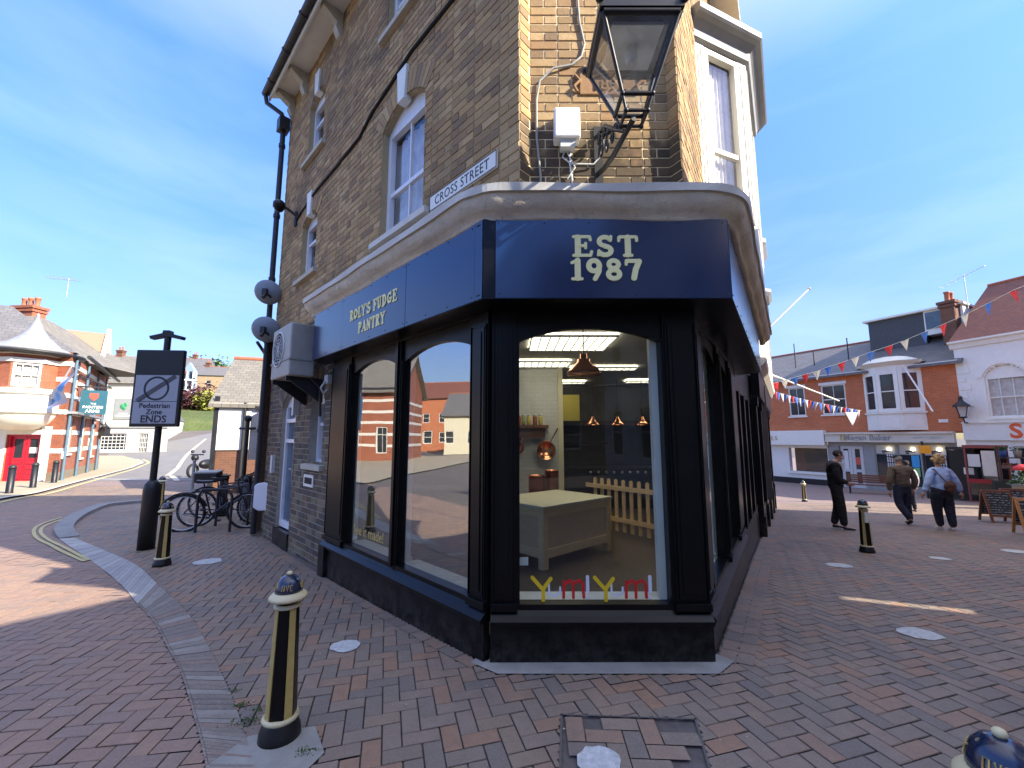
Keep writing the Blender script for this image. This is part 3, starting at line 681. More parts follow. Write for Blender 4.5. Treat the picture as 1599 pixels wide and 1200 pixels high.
def cooper(name, txt, F, s_c, z, size, right, mat, parent, o0, sx=1.0, gap=.08, fat=1.0):
    wtot = sum(GL_[c][0] for c in txt)*size*sx+gap*size*(len(txt)-1); s = s_c-right*wtot/2; m = MB()
    for c in txt:
        strokes(m, F, s, z, size, GL_[c][1], right, o0, sx, fat=fat); s += right*(GL_[c][0]*size*sx+gap*size)
    return m.build(name, mat, parent)
def sweep(m, path, prof, mi=0, jitter=0):
    L = [Vector(p) for p in path]; vs = []; n = len(prof)
    for i, p in enumerate(L):
        t0 = (L[i]-L[max(0, i-1)]); t1 = (L[min(i+1, len(L)-1)]-L[i])
        if t0.length < 1e-6: t0 = t1
        if t1.length < 1e-6: t1 = t0
        n0 = Vector((t0.y, -t0.x)).normalized(); n1 = Vector((t1.y, -t1.x)).normalized(); nn = (n0+n1).normalized(); k = 1/max(.5, nn.dot(n0))
        for o, z in prof:
            jo, jz = (jitter*math.sin(i*.9+z*30), jitter*math.sin(i*.53+z*11)) if jitter else (0, 0)
            vs.append((p.x+nn.x*(o*k+jo), p.y+nn.y*(o*k+jo), z+jz))
    m.add(vs, [(i*n+k, i*n+(k+1) % n, (i+1)*n+(k+1) % n, (i+1)*n+k) for i in range(len(L)-1) for k in range(n)]+[tuple(range(n)), tuple(range((len(L)-1)*n, len(L)*n))], mi, None, False)
def roundpath(pts, radii, n=8, seg=.15):
    P = [Vector(p) for p in pts]; out = [P[0]]
    def ln(a, b):
        k = max(1, int((b-a).length/seg))
        for q in range(1, k+1): out.append(a.lerp(b, q/k))
    for i in range(1, len(P)-1):
        a = (P[i-1]-P[i]).normalized(); b = (P[i+1]-P[i]).normalized(); r = radii[i-1]
        A, B = P[i]+a*r, P[i]+b*r; ln(out[-1], A)
        for q in range(1, n+1):
            t = q/n; out.append(A*(1-t)**2+P[i]*2*t*(1-t)+B*t*t)
    ln(out[-1], P[-1]); return out

# ================================================================ THE CORNER SHOP
shop = thing('corner_shop', 'three storey yellow brick corner shop with navy fascia and black arched shopfront', 'shop building', (0.6, 5.5, 0))
ZC = 3.42                                            # brickwork starts behind the cornice
o1 = [Op(1.45, 2.42, 3.99, 5.42, .2), Op(4.65, 5.35, 4.30, 5.26, .14), Op(4.63, 5.36, 6.50, 7.55, .14), Op(1.45, 2.42, 6.84, 7.85, .15)]
low = [Op(3.88, 4.42, 1.24, 2.15, .22), Op(5.08, 5.80, .06, 2.12, .2)]
brickwall('brick_wall', LB, 0, 6.6, ZC, 8.45, o1, M['mortar'], M['stock'], shop)
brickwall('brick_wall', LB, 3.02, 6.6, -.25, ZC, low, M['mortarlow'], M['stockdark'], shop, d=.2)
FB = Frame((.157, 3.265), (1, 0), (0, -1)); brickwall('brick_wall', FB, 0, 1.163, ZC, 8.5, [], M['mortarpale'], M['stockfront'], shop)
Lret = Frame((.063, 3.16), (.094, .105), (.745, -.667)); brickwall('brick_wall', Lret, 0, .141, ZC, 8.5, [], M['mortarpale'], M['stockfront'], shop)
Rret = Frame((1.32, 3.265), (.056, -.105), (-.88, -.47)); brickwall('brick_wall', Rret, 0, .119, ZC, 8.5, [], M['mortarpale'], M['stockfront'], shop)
brickwall('brick_wall', RB, 0, 1.2, ZC, 8.5, [], M['mortar'], M['stock'], shop)
brickwall('brick_wall', RB, 1.2, 6.6, 6.3, 8.5, [], M['mortar'], M['stock'], shop)
m = MB(); plainwall(m, RB, 1.2, 6.6, ZC, 6.3, [Op(1.45, 3.3, 3.6, 6.1)]); m.build('rendered_wall', M['white'], shop)
# shop end and back walls, floors, roof
LE, RE = LB.P(6.6, 0, 0), RB.P(6.6, 0, 0)
m = MB(); EF = toward(Frame(LE, (RE-LE).to_2d()), (-5, 12)); plainwall(m, EF, 0, (RE-LE).length, 3.3, 8.45); plainwall(m, EF, 0, 4.0, -.3, 3.3); m.build('rear_wall', M['brownbrick'], shop)
foot_ = [LB.P(0, 0, 0), (.157, 3.265), (1.32, 3.265), RB.P(0, 0, 0), RE, LE]
m = MB(); m.prism([(p[0], p[1]) for p in foot_], 3.3, 3.4); m.prism([(p[0], p[1]) for p in foot_], 6.2, 6.3); m.build('upper_floor', M['dark'], shop)
def grow(poly, d):
    c = sum((Vector((p[0], p[1])) for p in poly), Vector((0, 0)))/len(poly); return [tuple(Vector((p[0], p[1]))+(Vector((p[0], p[1]))-c).normalized()*d) for p in poly]
ev = [LB.P(-.1, .36, 0), RB.P(-.1, .36, 0), RB.P(6.9, .36, 0), LB.P(6.75, .36, 0)]
m = MB(); cx = sum((Vector(p[:2]) for p in ev), Vector((0, 0)))/4
ap = [(Vector(p[:2])*.35+cx*.65) for p in ev]
vs = [(p[0], p[1], 8.52) for p in ev]+[(p[0], p[1], 10.3) for p in ap]
m.add(vs, [(i, (i+1) % 4, 4+(i+1) % 4, 4+i) for i in range(4)]+[(4, 5, 6, 7)], 0, [[(0, 0), (6, 0), (5, 3), (1, 3)]]*5); m.build('roof', M['slate'], shop)
m = MB(); m.prism([(p[0], p[1]) for p in ev], 8.44, 8.50); m.build('soffit', M['white'], shop)
m = MB()
for a, b in ((0, 1), (3, 0), (1, 2)):
    F = Frame(ev[a][:2], Vector(ev[b][:2])-Vector(ev[a][:2])); F = toward(F, tuple(Vector(ev[a][:2])+(Vector(ev[a][:2])-cx)*5)); m.fbox(F, 0, (Vector(ev[b][:2])-Vector(ev[a][:2])).length, 0, .03, 8.36, 8.54)
m.build('fascia_board', M['white'], shop)
m = MB(); Gp = [LB.P(6.8, .45, 8.50), LB.P(3, .45, 8.5), LB.P(-.1, .45, 8.50)]; m.tube(Gp, .065, 8)
for s in [i*.9 for i in range(8)]: m.tube([LB.P(s, .45, 8.5), LB.P(s+.05, .45, 8.5)], .078, 8)
m.tube([LB.P(6.75, .45, 8.46), LB.P(6.75, .42, 8.3), LB.P(6.62, .16, 8.12), LB.P(6.62, .12, 8.0)], .045, 8)
m.fbox(LB, 6.50, 6.72, .03, .22, 7.75, 8.02); m.build('gutter', M['iron'], shop)
m = MB(); m.tube([LB.P(6.62, .12, 7.9), LB.P(6.62, .12, -.1)], .05, 8)
for z in (7.4, 5.9, 4.6, 3.2, 1.7): m.tube([LB.P(6.62, .12, z), LB.P(6.62, .12, z+.07)], .064, 8)
m.build('downpipe', M['iron'], shop)
for s in (6.35, 5.6, 4.0, 2.45, .9):
    m = MB(); m.extr(LB, [(0, 8.0), (.06, 8.02), (.12, 8.14), (.10, 8.22), (.2, 8.28), (.32, 8.36), (.33, 8.44), (0, 8.44)], s, s+.13); m.build('bracket', M['stone'], shop, bevel=.008)
for i, o in enumerate(o1):
    big = i in (0, 3); window(LB, o, shop, d=.13, fw=.065, rails=(.42,) if big else (.66,), bars=(.5,) if big else (), mat=M['upvc'], pane=M['glass'], sill=.14, sillmat=M['stone'] if not big or i else M['offwhite'], curtain=.95 if i == 0 else .5)
    zc = o.z1+o.r; m = MB(); m.fpoly(LB, [(o.c-.075, zc-.06), (o.c+.075, zc-.06), (o.c+.11, zc+.36), (o.c-.11, zc+.36)], -.06, .045); m.build('keystone', M['white'], shop, bevel=.006)
# bay window on the right face
c0 = Vector(RB.P(1.22, 0, 0)[:2]); cd = Vector((.92, .39)).normalized(); c1 = c0+cd*.80; c2 = c1+RB.D*1.45; c3 = c2-Vector((cd.x, cd.y))*0+(RB.P(0, 0, 0).to_2d()*0); c3 = Vector(RB.P(3.95, 0, 0)[:2])
bay = MB(); bay.prism([c0-RB.N*.02, c1, c2, c3], 3.42, 3.95); bay.build('bay_base', M['white'], shop); bay = MB(); bay.prism([c0-RB.N*.02, c1, c2, c3], 6.0, 6.2)
bo = bay.build('bay_window', M['white'], shop)
m = MB(); sweep(m, [c0-cd*.1, c1, c2, c3], [(0, 6.0), (.04, 6.02), (.06, 6.1), (.12, 6.16), (.17, 6.18), (.19, 6.2), (.19, 6.27), (.12, 6.3), (-.3, 6.42), (-.3, 6.0)]); m.build('bay_roof', M['lead'], bo)
for A, B in ((c0, c1), (c1, c2), (c2, c3)):
    F = toward(Frame(A, B-A), tuple((A+B)/2+RB.N*5)); L = (B-A).length; o = Op(.13, L-.13, 3.95, 5.98)
    m = MB(); m.fbox(F, 0, .13, -.12, 0, 3.95, 6.0); m.fbox(F, L-.13, L, -.12, 0, 3.95, 6.0)
    for q in (.03, .08): m.fbox(F, q, q+.02, 0, .012, 3.97, 5.95); m.fbox(F, L-q-.02, L-q, 0, .012, 3.97, 5.95)
    m.build('bay_post', M['white'], bo)
    window(F, o, bo, d=.05, fw=.06, rails=(.40,), mat=M['white'], pane=M['glass'], curtain=.97, name='bay_sash')
# ground floor left: door and small window in the old brickwork
window(LB, low[0], shop, d=.16, fw=.045, rails=(.62,), mat=M['upvc'], pane=M['glass'], sill=.1, sillmat=M['stone'], curtain=.6)
d0 = low[1]; m = MB(); m.fbox(LB, d0.s0, d0.s0+.07, -.14, -.06, .14, d0.z1); m.fbox(LB, d0.s1-.07, d0.s1, -.14, -.06, .14, d0.z1); m.fbox(LB, d0.s0+.07, d0.s1-.07, -.14, -.06, .14, .24); m.fbox(LB, d0.s0+.07, d0.s1-.07, -.14, -.062, 1.86, 1.92)
m.fpoly(LB, [(d0.s0, d0.z1)]+d0.arc()[1:-1]+[(d0.s1, d0.z1)], -.14, -.07); m.fbox(LB, d0.s0+.07, d0.s1-.07, -.13, -.07, 1.52, 1.58)
dr = m.build('side_door', M['upvc'], shop); m = MB(); m.fbox(LB, d0.s0+.07, d0.s1-.07, -.12, -.10, .24, d0.z1); m.build('pane', M['paneblue'], dr)
m = MB(); m.tube([LB.P(d0.s0+.12, -.02, 1.1), LB.P(d0.s0+.24, -.02, 1.1)], .012); m.build('handle', M['steel'], dr)
m = MB(); m.fbox(LB, d0.s0-.02, d0.s1+.02, -.2, .03, -.2, .12); m.build('door_step', M['black'], shop)
m = MB(); m.fbox(LB, 4.12, 4.50, .0, .02, .90, 1.07); m.fbox(LB, 4.16, 4.46, .02, .022, .94, 1.03, 1); m.build('air_vent', [M['white'], M['dark']], shop)
# shopfront -----------------------------------------------------------------
ZS, ZP = .35, .27
def shopside(F, spans, total, ends):
    P = MB(); P.fbox(F, 0.0, total, -.06, 0, -.25, ZP-.03); P.extr(F, [(-.10, ZP-.03), (.03, ZP-.03), (.035, ZP), (.0, ZP+.03), (-.04, ZS-.01), (-.10, ZS-.01)], 0, total)
    P.build('plinth', M['black'], shop, bevel=.004)
    edges = [0]+[q for s in spans for q in s]+[total]
    for a, b in zip(edges[::2], edges[1::2]):
        m = MB()
        m.fbox(F, a, b, -.12, -.025, ZS-.02, 2.62)
        if b-a > .14:
            m.fbox(F, a+.035, b-.035, -.025, -.012, ZS+.06, 2.5); m.fbox(F, a+.065, b-.065, -.012, -.003, ZS+.10, 2.46)
            m.fbox(F, a+.0, b-.0, -.025, .006, ZS-.02, ZS+.035)
            for q in (a+.012, b-.020): m.fbox(F, q, q+.008, -.025, -.008, ZS+.05, 2.52)
        else: m.fbox(F, a+.03, b-.03, -.025, -.005, ZS, 2.6)
        m.build('pilaster', M['black'], shop, bevel=.003)
    for a, b in spans:
        o = Op(a, b, ZS, 2.37, .12); m = MB()
        top = [(a, 2.62)]+[(a, 2.37)]+o.arc()[1:-1]+[(b, 2.37), (b, 2.62)]
        # spandrel above the arch, cut in slices
        A = [(a, 2.37)]+o.arc()[1:-1]+[(b, 2.37)]
        for (x0, y0), (x1, y1) in zip(A, A[1:]): m.fpoly(F, [(x0, y0), (x1, y1), (x1, 2.64), (x0, 2.64)], -.11, -.055)
        m.fbox(F, a, b, -.13, -.03, ZS-.02, ZS+.02); m.fbox(F, a, a+.018, -.13, -.035, ZS, 2.4); m.fbox(F, b-.018, b, -.13, -.035, ZS, 2.4)
        fr = m.build('window_frame', M['black'], shop)
        m = MB(); m.fbox(F, a, b, -.092, -.086, ZS, 2.5); m.build('pane', M['shopglass'] if F is FRF else M['sideglass'], fr)
        m = MB(); m.fbox(F, a+.0, b-.0, -.30, -.13, ZS-.06, ZS+.02); m.fbox(F, b-.075, b, -.19, -.13, ZS, 2.7) if F is not SLF else m.fbox(F, b-.03, b, -.19, -.13, ZS, 2.7); m.build('inner_lining', M['cream'] if False else M['white'], fr)
    m = MB(); m.fbox(F, 0, total, -.14, -.03, 2.60, 2.66); m.build('head_rail', M['black'], shop)
shopside(SLF, [(.22, 1.38), (1.49, 2.60)], 3.16, 0)
shopside(FRF, [(.20, 1.37)], 1.64, 0)
shopside(SRF, [(.32, 1.45), (1.60, 2.55)], 3.2, 0)
m = MB(); m.fbox(SLF, 2.98, 3.16, 0, .045, -.2, ZP); m.build('plinth_block', M['black'], shop, bevel=.004)
# black door and panels right of the last shop window
m = MB(); m.fbox(SRF, 3.2, 6.7, -.14, -.08, -.5, 2.66); m.build('glazing', M['pane'], shop); m = MB(); m.fbox(SRF, 3.2, 6.7, -.14, -.02, 2.3, 3.3); m.build('stall_riser', M['black'], shop); m = MB(); m.fbox(SRF, 3.2, 6.7, -.14, -.01, -.6, .3); m.build('stall_riser', M['black'], shop)
for s in (3.55, 4.45, 5.4, 6.3): m = MB(); m.fbox(SRF, s, s+.16, -.14, .0, .3, 2.3); m.build('pilaster', M['black'], shop)
# fascia
FLF = Frame((-.214, 3.02), (-.697, .717), (-.717, -.697)); FFF = Frame((-.214, 3.02), (1, 0), (0, -1)); FRR = Frame((1.63, 3.02), (.543, .84), (.84, -.543))
inn = [SLF.P(3.5, -.05, 0), SLF.P(0, -.05, 0), SRF.P(0, -.05, 0), SRF.P(4.2, -.05, 0)]
m = MB(); m.prism([FLF.P(3.5, 0, 0)[:2], (-.214, 3.02), (1.63, 3.02), FRR.P(4.2, 0, 0)[:2]]+[p[:2] for p in inn[::-1]], 2.622, 3.25); m.build('fascia_box', M['black'], shop)
def panel(name, F, a, b, mat=None):
    m = MB(); m.fbox(F, a, b, 0, .006, 2.628, 3.246); p = m.build(name, mat or M['navy'], shop); m = MB(); k = max(2, int((b-a)/.32))
    for i in range(k+1):
        for z in (2.66, 3.215):
            q = F.P(a+.03+(b-a-.06)*i/k, .006, z); m.ball(q, .006, 5)
    m.build('screw', M['iron'], p); return p
p0 = panel('fascia_panel', FFF, .092, 1.84); pA = panel('fascia_panel', FLF, .10, 1.115); pB = panel('fascia_panel', FLF, 1.122, 2.57); pC = panel('fascia_panel', FLF, 2.572, 3.50); panel('fascia_panel', FLF, .01, .098); pR = panel('fascia_panel', FRR, .01, 4.2)
cooper('lettering', 'EST', FFF, .915, 2.945, .172, 1, M['letter'], p0, .008, sx=1.12, gap=.10)
cooper('lettering', '1987', FFF, .915, 2.762, .172, 1, M['letter'], p0, .008, sx=1.10, gap=.04)
cooper('lettering', "ROLY'S FUDGE", FLF, 1.81, 2.915, .13, -1, M['letter'], pB, .008, sx=.92, gap=.0, fat=.85)
cooper('lettering', 'PANTRY', FLF, 1.81, 2.735, .13, -1, M['letter'], pB, .008, sx=.92, gap=.0, fat=.85)
# plaster cornice
crm, ntc, bsc = newmat('old lime plaster'); tcc = N(ntc, 'ShaderNodeTexCoord').outputs['Object']
ca = mixc(ntc, rng(ntc, noise(ntc, tcc, 2.2, 6, .7), .35, .68), (.80, .70, .52), (.60, .52, .39)); ca = mixc(ntc, rng(ntc, noise(ntc, tcc, 9, 6, .75), .55, .75, 0, .6), ca, (.24, .20, .16))
ntc.links.new(ca, bsc.inputs['Base Color']); bsc.inputs['Roughness'].default_value = .9; bump(ntc, bsc, noise(ntc, tcc, 7, 7, .7), .8, .03)
m = MB(); rp = roundpath([FLF.P(3.62, 0, 0)[:2], (-.214, 3.02), (1.66, 3.02), FRR.P(5.2, .05, 0)[:2]], [.14, .22], 10, .12)
cprof = [(-.06, 3.235), (.0, 3.235), (.015, 3.25), (.02, 3.275), (.05, 3.295), (.085, 3.335), (.105, 3.385), (.108, 3.415), (-.06, 3.415)]
sweep(m, rp, cprof, 0, .006); cn = m.build('cornice', crm, shop)
for p in cn.data.polygons: p.use_smooth = True
m = MB(); sweep(m, rp, [(-.06, 3.415), (.128, 3.405), (.132, 3.465), (.11, 3.478), (-.62, 3.54), (-.62, 3.415)], 0, .004); m.build('cornice_ledge', M['offwhite'], cn)
# date plaque in terracotta
tc_m = paint('terracotta relief', (.33, .19, .085), .9, .2, nscale=20, bmp=.6)
m = MB(); m.fbox(FB, .42, .92, 0, .022, 4.50, 4.76); m.fbox(FB, .36, .98, 0, .014, 4.62, 4.70)
for k in range(7): m.ball(FB.P(.46+k*.07, .02, 4.74), .028, 6)
for s in (.40, .93): m.tube([FB.P(s, .02, 4.52), FB.P(s-.03, .03, 4.57), FB.P(s+.02, .03, 4.62), FB.P(s-.02, .02, 4.68)], .016, 6)
pq = m.build('date_plaque', tc_m, shop, bevel=.006); lettering('date_numerals', '1892', FB, .67, 4.54, .15, tc_m, pq, .024, .01, extr=.008)
# ---------------------------------------------------------------- inside the shop
m = MB(); inside = [SLF.P(3.1, -.12, 0)[:2], SLF.P(.1, -.12, 0)[:2], SRF.P(.1, -.12, 0)[:2], SRF.P(9, -.12, 0)[:2], (-1, 11.5)]
m.prism(inside, .02, .10); m.build('shop_floor', M['floorwood'], shop)
m = MB(); m.prism(inside, 2.92, 3.0); m.build('ceiling', paint('shop ceiling', (.55, .54, .50), .8, .05), shop)
m = MB(); m.add([(-2.2, 7.9, .1), (.86, 7.9, .1), (.86, 7.9, 2.92), (-2.2, 7.9, 2.92)], [(0, 1, 2, 3)], 0, [[(0, 0), (3.06, 0), (3.06, 2.8), (0, 2.8)]]); m.build('tiled_wall', M['whitetile'], shop)
m = MB(); m.box(.86, .95, 7.85, 8.0, .1, 2.92); m.build('post', M['cream'], shop)
m = MB(); m.quad((-.8, 10.6, .1), (6.4, 10.6, .1), (6.4, 10.6, 2.92), (-.8, 10.6, 2.92)); m.quad((.9, 8, .1), (.9, 10.6, .1), (.9, 10.6, 2.92), (.9, 8, 2.92)); m.build('inner_wall', paint('dark kitchen wall', (.06, .06, .055), .5, .3), shop)
m = MB(); m.add([LB.P(3.0, -.1, .1), LB.P(3.4, -2.8, .1), LB.P(3.4, -2.8, 2.92), LB.P(3.0, -.1, 2.92)], [(0, 1, 2, 3)]); m.build('inner_wall', paint('cream inner wall', (.3, .27, .2), .7, .1), shop)
lm_ = emit('ceiling light panel', (1, .90, .72), 2.8)
for i, (x, y, wx, wy) in enumerate([(.25, 5.2, 1.1, .9), (1.1, 7.6, 1.2, .3), (.1, 7.0, .9, .5), (2.6, 6.2, .6, .6), (.8, 9.6, .9, .3), (2.6, 9.4, 1.2, .3)]):
    o = thing('ceiling_light', ['louvred ceiling light panel just inside the front window', 'long ceiling light behind the copper pendant', 'ceiling light above the white tiled wall', 'ceiling light near the right hand windows', 'furthest ceiling light above the dark counter', 'long ceiling light at the back right'][i], 'light', (x, y, 2.9), 0, 'ceiling lights in the shop')
    m = MB(); m.box(x, x+wx, y, y+wy, 2.895, 2.905); m.build('diffuser', lm_, o)
    m = MB()
    for k in range(int(wx/.12)+1): m.box(x+k*.12-.006, x+k*.12+.006, y, y+wy, 2.86, 2.893)
    for k in range(int(wy/.12)+1): m.box(x, x+wx, y+k*.12-.006, y+k*.12+.006, 2.862, 2.892)
    m.build('louvre', M['aluminium'], o)
def fits(name, label, cat, mb, mat, group=None): return tag(mb.build(name, mat), label, cat, group)
# display chest
T = thing('display_chest', 'pale pine display chest with panelled sides and cream top inside the shop window', 'chest', (.6, 5.6, .1))
a0 = Vector((.36, 5.02)); ux = Vector((.74, .67)).normalized(); uy = Vector((-ux.y, ux.x)); TF = Frame(a0, ux, -uy); W_, D_ = 1.32, .98
m = MB(); m.fbox(TF, -.02, W_+.02, -D_-.02, .02, .785, .81); m.build('top', paint('cream board', (.62, .58, .42), .5, .05), T)
m = MB()
for s in (0, W_-.085):
    for q in (-.085, -D_): m.fbox(TF, s, s+.085, q, q+.085, .1, .785)
for q0, q1 in ((-.03, -.004), (-D_+.004, -D_+.03)): m.fbox(TF, .085, W_-.085, q0, q1, .68, .785); m.fbox(TF, .085, W_-.085, q0, q1, .22, .32)
for q0, q1 in ((.004, .03), (W_-.03, W_-.004)): m.fbox(TF, q0, q1, -D_+.085, -.085, .68, .785); m.fbox(TF, q0, q1, -D_+.085, -.085, .22, .32)
m.build('frame', M['pine'], T, bevel=.003)
m = MB(); m.fbox(TF, .014, W_-.014, -D_+.02, -.02, .25, .75); m.build('panel', M['mdf'], T)
# picket fence
T = thing('picket_fence', 'low pine picket fence inside the shop beside the chest', 'fence', (1.9, 6.7, .1)); pa, pb = Vector((1.38, 7.45)), Vector((2.32, 6.12)); PF = toward(Frame(pa, pb-pa), (0, 0)); L = (pb-pa).length
for k in range(11):
    s = .04+k*(L-.1)/10; z0_, z1_ = .12, .93; m = MB(); m.fpoly(PF, [(s, z0_), (s+.062, z0_), (s+.062, z1_-.03)]+[(s+.031+.031*math.cos(a*math.pi/6), z1_-.03+.031*math.sin(a*math.pi/6)) for a in range(1, 6)]+[(s, z1_-.03)], -.02, 0); m.build('picket', M['pine'], T)
for z in (.27, .76): m = MB(); m.fbox(PF, -.12 if z > .5 else 0, L, .002, .028, z, z+.07); m.build('rail', M['pine'], T)
# copper pendants
def pendant(x, y, z, r, label):
    T = thing('pendant_lamp', label, 'lamp', (x, y, z), 0, 'copper pendant lamps in the shop')
    m = MB(); m.lathe([(r, 0), (r*1.02, .02), (r*.93, .05), (r*.75, r*.5), (r*.42, r*.75), (r*.38, r*.95), (r*.22, r*1.0), (r*.2, r*1.3), (.01, r*1.35)], (x, y, z), 24); m.build('shade', M['copper'], T)
    m = MB(); m.tube([(x, y, z+r*1.3), (x, y, 2.92)], .006, 6); m.build('cord', M['rubber'], T); m = MB(); m.ball((x, y, z+r*.35), r*.3, 8); m.build('bulb', emit('warm bulb', (1, .7, .4), 6), T)
pendant(.82, 4.75, 2.31, .19, 'large copper dome pendant nearest the front window'); pendant(1.8, 9.4, 1.86, .16, 'small copper pendant over the counter nearest the white post'); pendant(2.35, 9.4, 1.86, .16, 'small copper pendant in the middle over the counter'); pendant(2.9, 9.4, 1.86, .16, 'small copper pendant over the right end of the counter')
T = thing('kitchen_range', 'long black kitchen range with a row of knobs at the back of the shop', 'range', (2.6, 9.6, .1)); m = MB(); m.box(1.1, 4.6, 9.3, 10.1, .1, .95); m.build('body', M['satin'], T)
m = MB()
for k in range(16): m.ball((1.7+k*.17, 9.28, .86), .035, 6)
m.build('knob', M['steel'], T)
m = MB(); m.box(1.0, 4.6, 9.9, 10.5, 1.9, 2.0); m.box(1.0, 2.3, 10.2, 10.45, 1.45, 1.5); T = fits('wall_shelf', 'dark shelf above the kitchen range', 'shelf', m, M['satin'])
m = MB(); m.box(1.15, 1.65, 10.3, 10.4, 1.95, 2.65); fits('wall_panel', 'yellow panel on the back wall of the shop', 'panel', m, paint('yellow panel', (.62, .5, .08), .6, .05))
m = MB(); m.box(-.3, .66, 7.6, 7.9, 1.78, 1.83); m.box(-.3, .6, 7.7, 7.9, 1.60, 1.78); SH_ = fits('wall_shelf', 'brown wooden shelf on the white tiled wall', 'shelf', m, M['brownwood'])
for k, (x, cc) in enumerate([(.02, (.5, .35, .04)), (.12, (.45, .1, .05)), (.21, (.25, .3, .06)), (.31, (.6, .45, .1)), (.42, (.3, .1, .05)), (.52, (.5, .42, .1))]):
    T = thing('jar', ['amber jar at the left end of the tiled wall shelf', 'red jar second along the tiled wall shelf', 'green jar third along the tiled wall shelf', 'honey jar fourth along the tiled wall shelf', 'dark red jar fifth along the tiled wall shelf', 'pale yellow jar at the right end of the tiled wall shelf'][k], 'jar', (x, 7.72, 1.83), 0, 'jars on the tiled wall shelf')
    m = MB(); m.lathe([(.035, 0), (.04, .02), (.04, .15), (.03, .17)], (x, 7.72, 1.83), 10); m.build('glass', paint('jar%d' % k, cc, .2, .1), T); m = MB(); m.lathe([(.034, .17), (.034, .195), (.001, .2)], (x, 7.72, 1.83), 10); m.build('lid', M['steel'], T)
for k, (x, z, r) in enumerate([(.62, 1.38, .17), (.1, 1.42, .12)]):
    m = MB(); m.lathe([(r*.9, 0), (r, .02), (r, .1), (r*.96, .1), (r*.86, .03), (.001, .02)], (0, 0, 0), 20); m.tube([(0, r, .05), (0, r+.28, .06)], .012); m.xform(Matrix.Translation((x, 7.78, z)) @ Matrix.Rotation(-math.pi/2, 4, 'X') @ Matrix.Rotation(.5, 4, 'Z') @ Matrix.Rotation(math.pi, 4, 'X')); fits('copper_pan', ['large copper pan hung on the white tiles', 'smaller copper pan hung on the white tiles'][k], 'pan', m, M['copper'])
for k, (x, y, r, hh) in enumerate([(.42, 7.3, .14, .42), (.68, 7.4, .12, .5)]):
    T = thing('copper_pot', ['wide copper pot on the stand by the tiled wall', 'tall copper pot beside the white post'][k], 'pot', (x, y, .5)); m = MB(); m.lathe([(r, 0), (r, hh), (r*1.05, hh), (r*.95, hh-.02), (r*.92, .04)], (x, y, .55), 20); m.build('body', M['copper'], T)
m = MB(); m.box(-.3, .8, 7.1, 7.8, .1, .55); fits('stand', 'low dark stand under the copper pots', 'stand', m, M['brownwood'])
# window stickers
V = MB(); IN = FRF.off(.20, -.082)
sc_ = Frame(FRF.P(.20, 0, 0).to_2d(), (1, 0), (0, -1))
def stick(name, label, gl, s, z, size, mat, wd=None):
    m = MB(); strokes(m, sc_, s, z, size, gl, 1, -.084, 1.0, th=.0005); tag(m.build(name, mat), label, 'window lettering', 'painted letters on the front window')
yel, rd, wt = paint('yellow vinyl', (.80, .55, .02), .5, .03), paint('red vinyl', (.62, .02, .02), .5, .03), paint('white vinyl', (.72, .74, .8), .5, .03)
gy = [([(.0, 1), (.45, .5)], .17), ([(.85, .95), (.5, .5), (.5, .0)], .17)]; gu = [([(0, 1), (.02, .3), (.3, .05), (.7, .1), (.95, .35), (.95, .7)], .17)]
gm_ = [([(.05, 0), (.1, .9), (.15, .75), (.45, .95), (.62, .75), (.62, .0)], .17), ([(.62, .8), (1.0, .95), (1.2, .75), (1.22, .02)], .17)]; ge = [([(0, .28), (0, 1)], .17), ([(0, .02), (0, .03)], .17)]
for k, s in enumerate((.115, .59)):
    w_ = ['left', 'right'][k]
    stick('letter', 'yellow letter Y in the %s Yum on the window' % w_, gy, s, ZS+.03, .165, yel); stick('letter', 'white letter u in the %s Yum on the window' % w_, gu, s+.125, ZS+.06, .09, wt)
    stick('letter', 'red letter m in the %s Yum on the window' % w_, gm_, s+.23, ZS+.05, .13, rd); stick('letter', 'white exclamation mark after the %s Yum' % w_, ge, s+.42, ZS+.05, .15, wt)
lettering('window_lettering', 'See it made!', SLF, 2.08, .50, .155, M['gold'], shop, -.084, .012, sx=.95, extr=.0005)
m = MB(); m.fbox(FRF, .20, .285, -.1, -.096, .63, .69); fits('price_card', 'small white card stuck inside the lower left of the front window', 'card', m, M['white'])
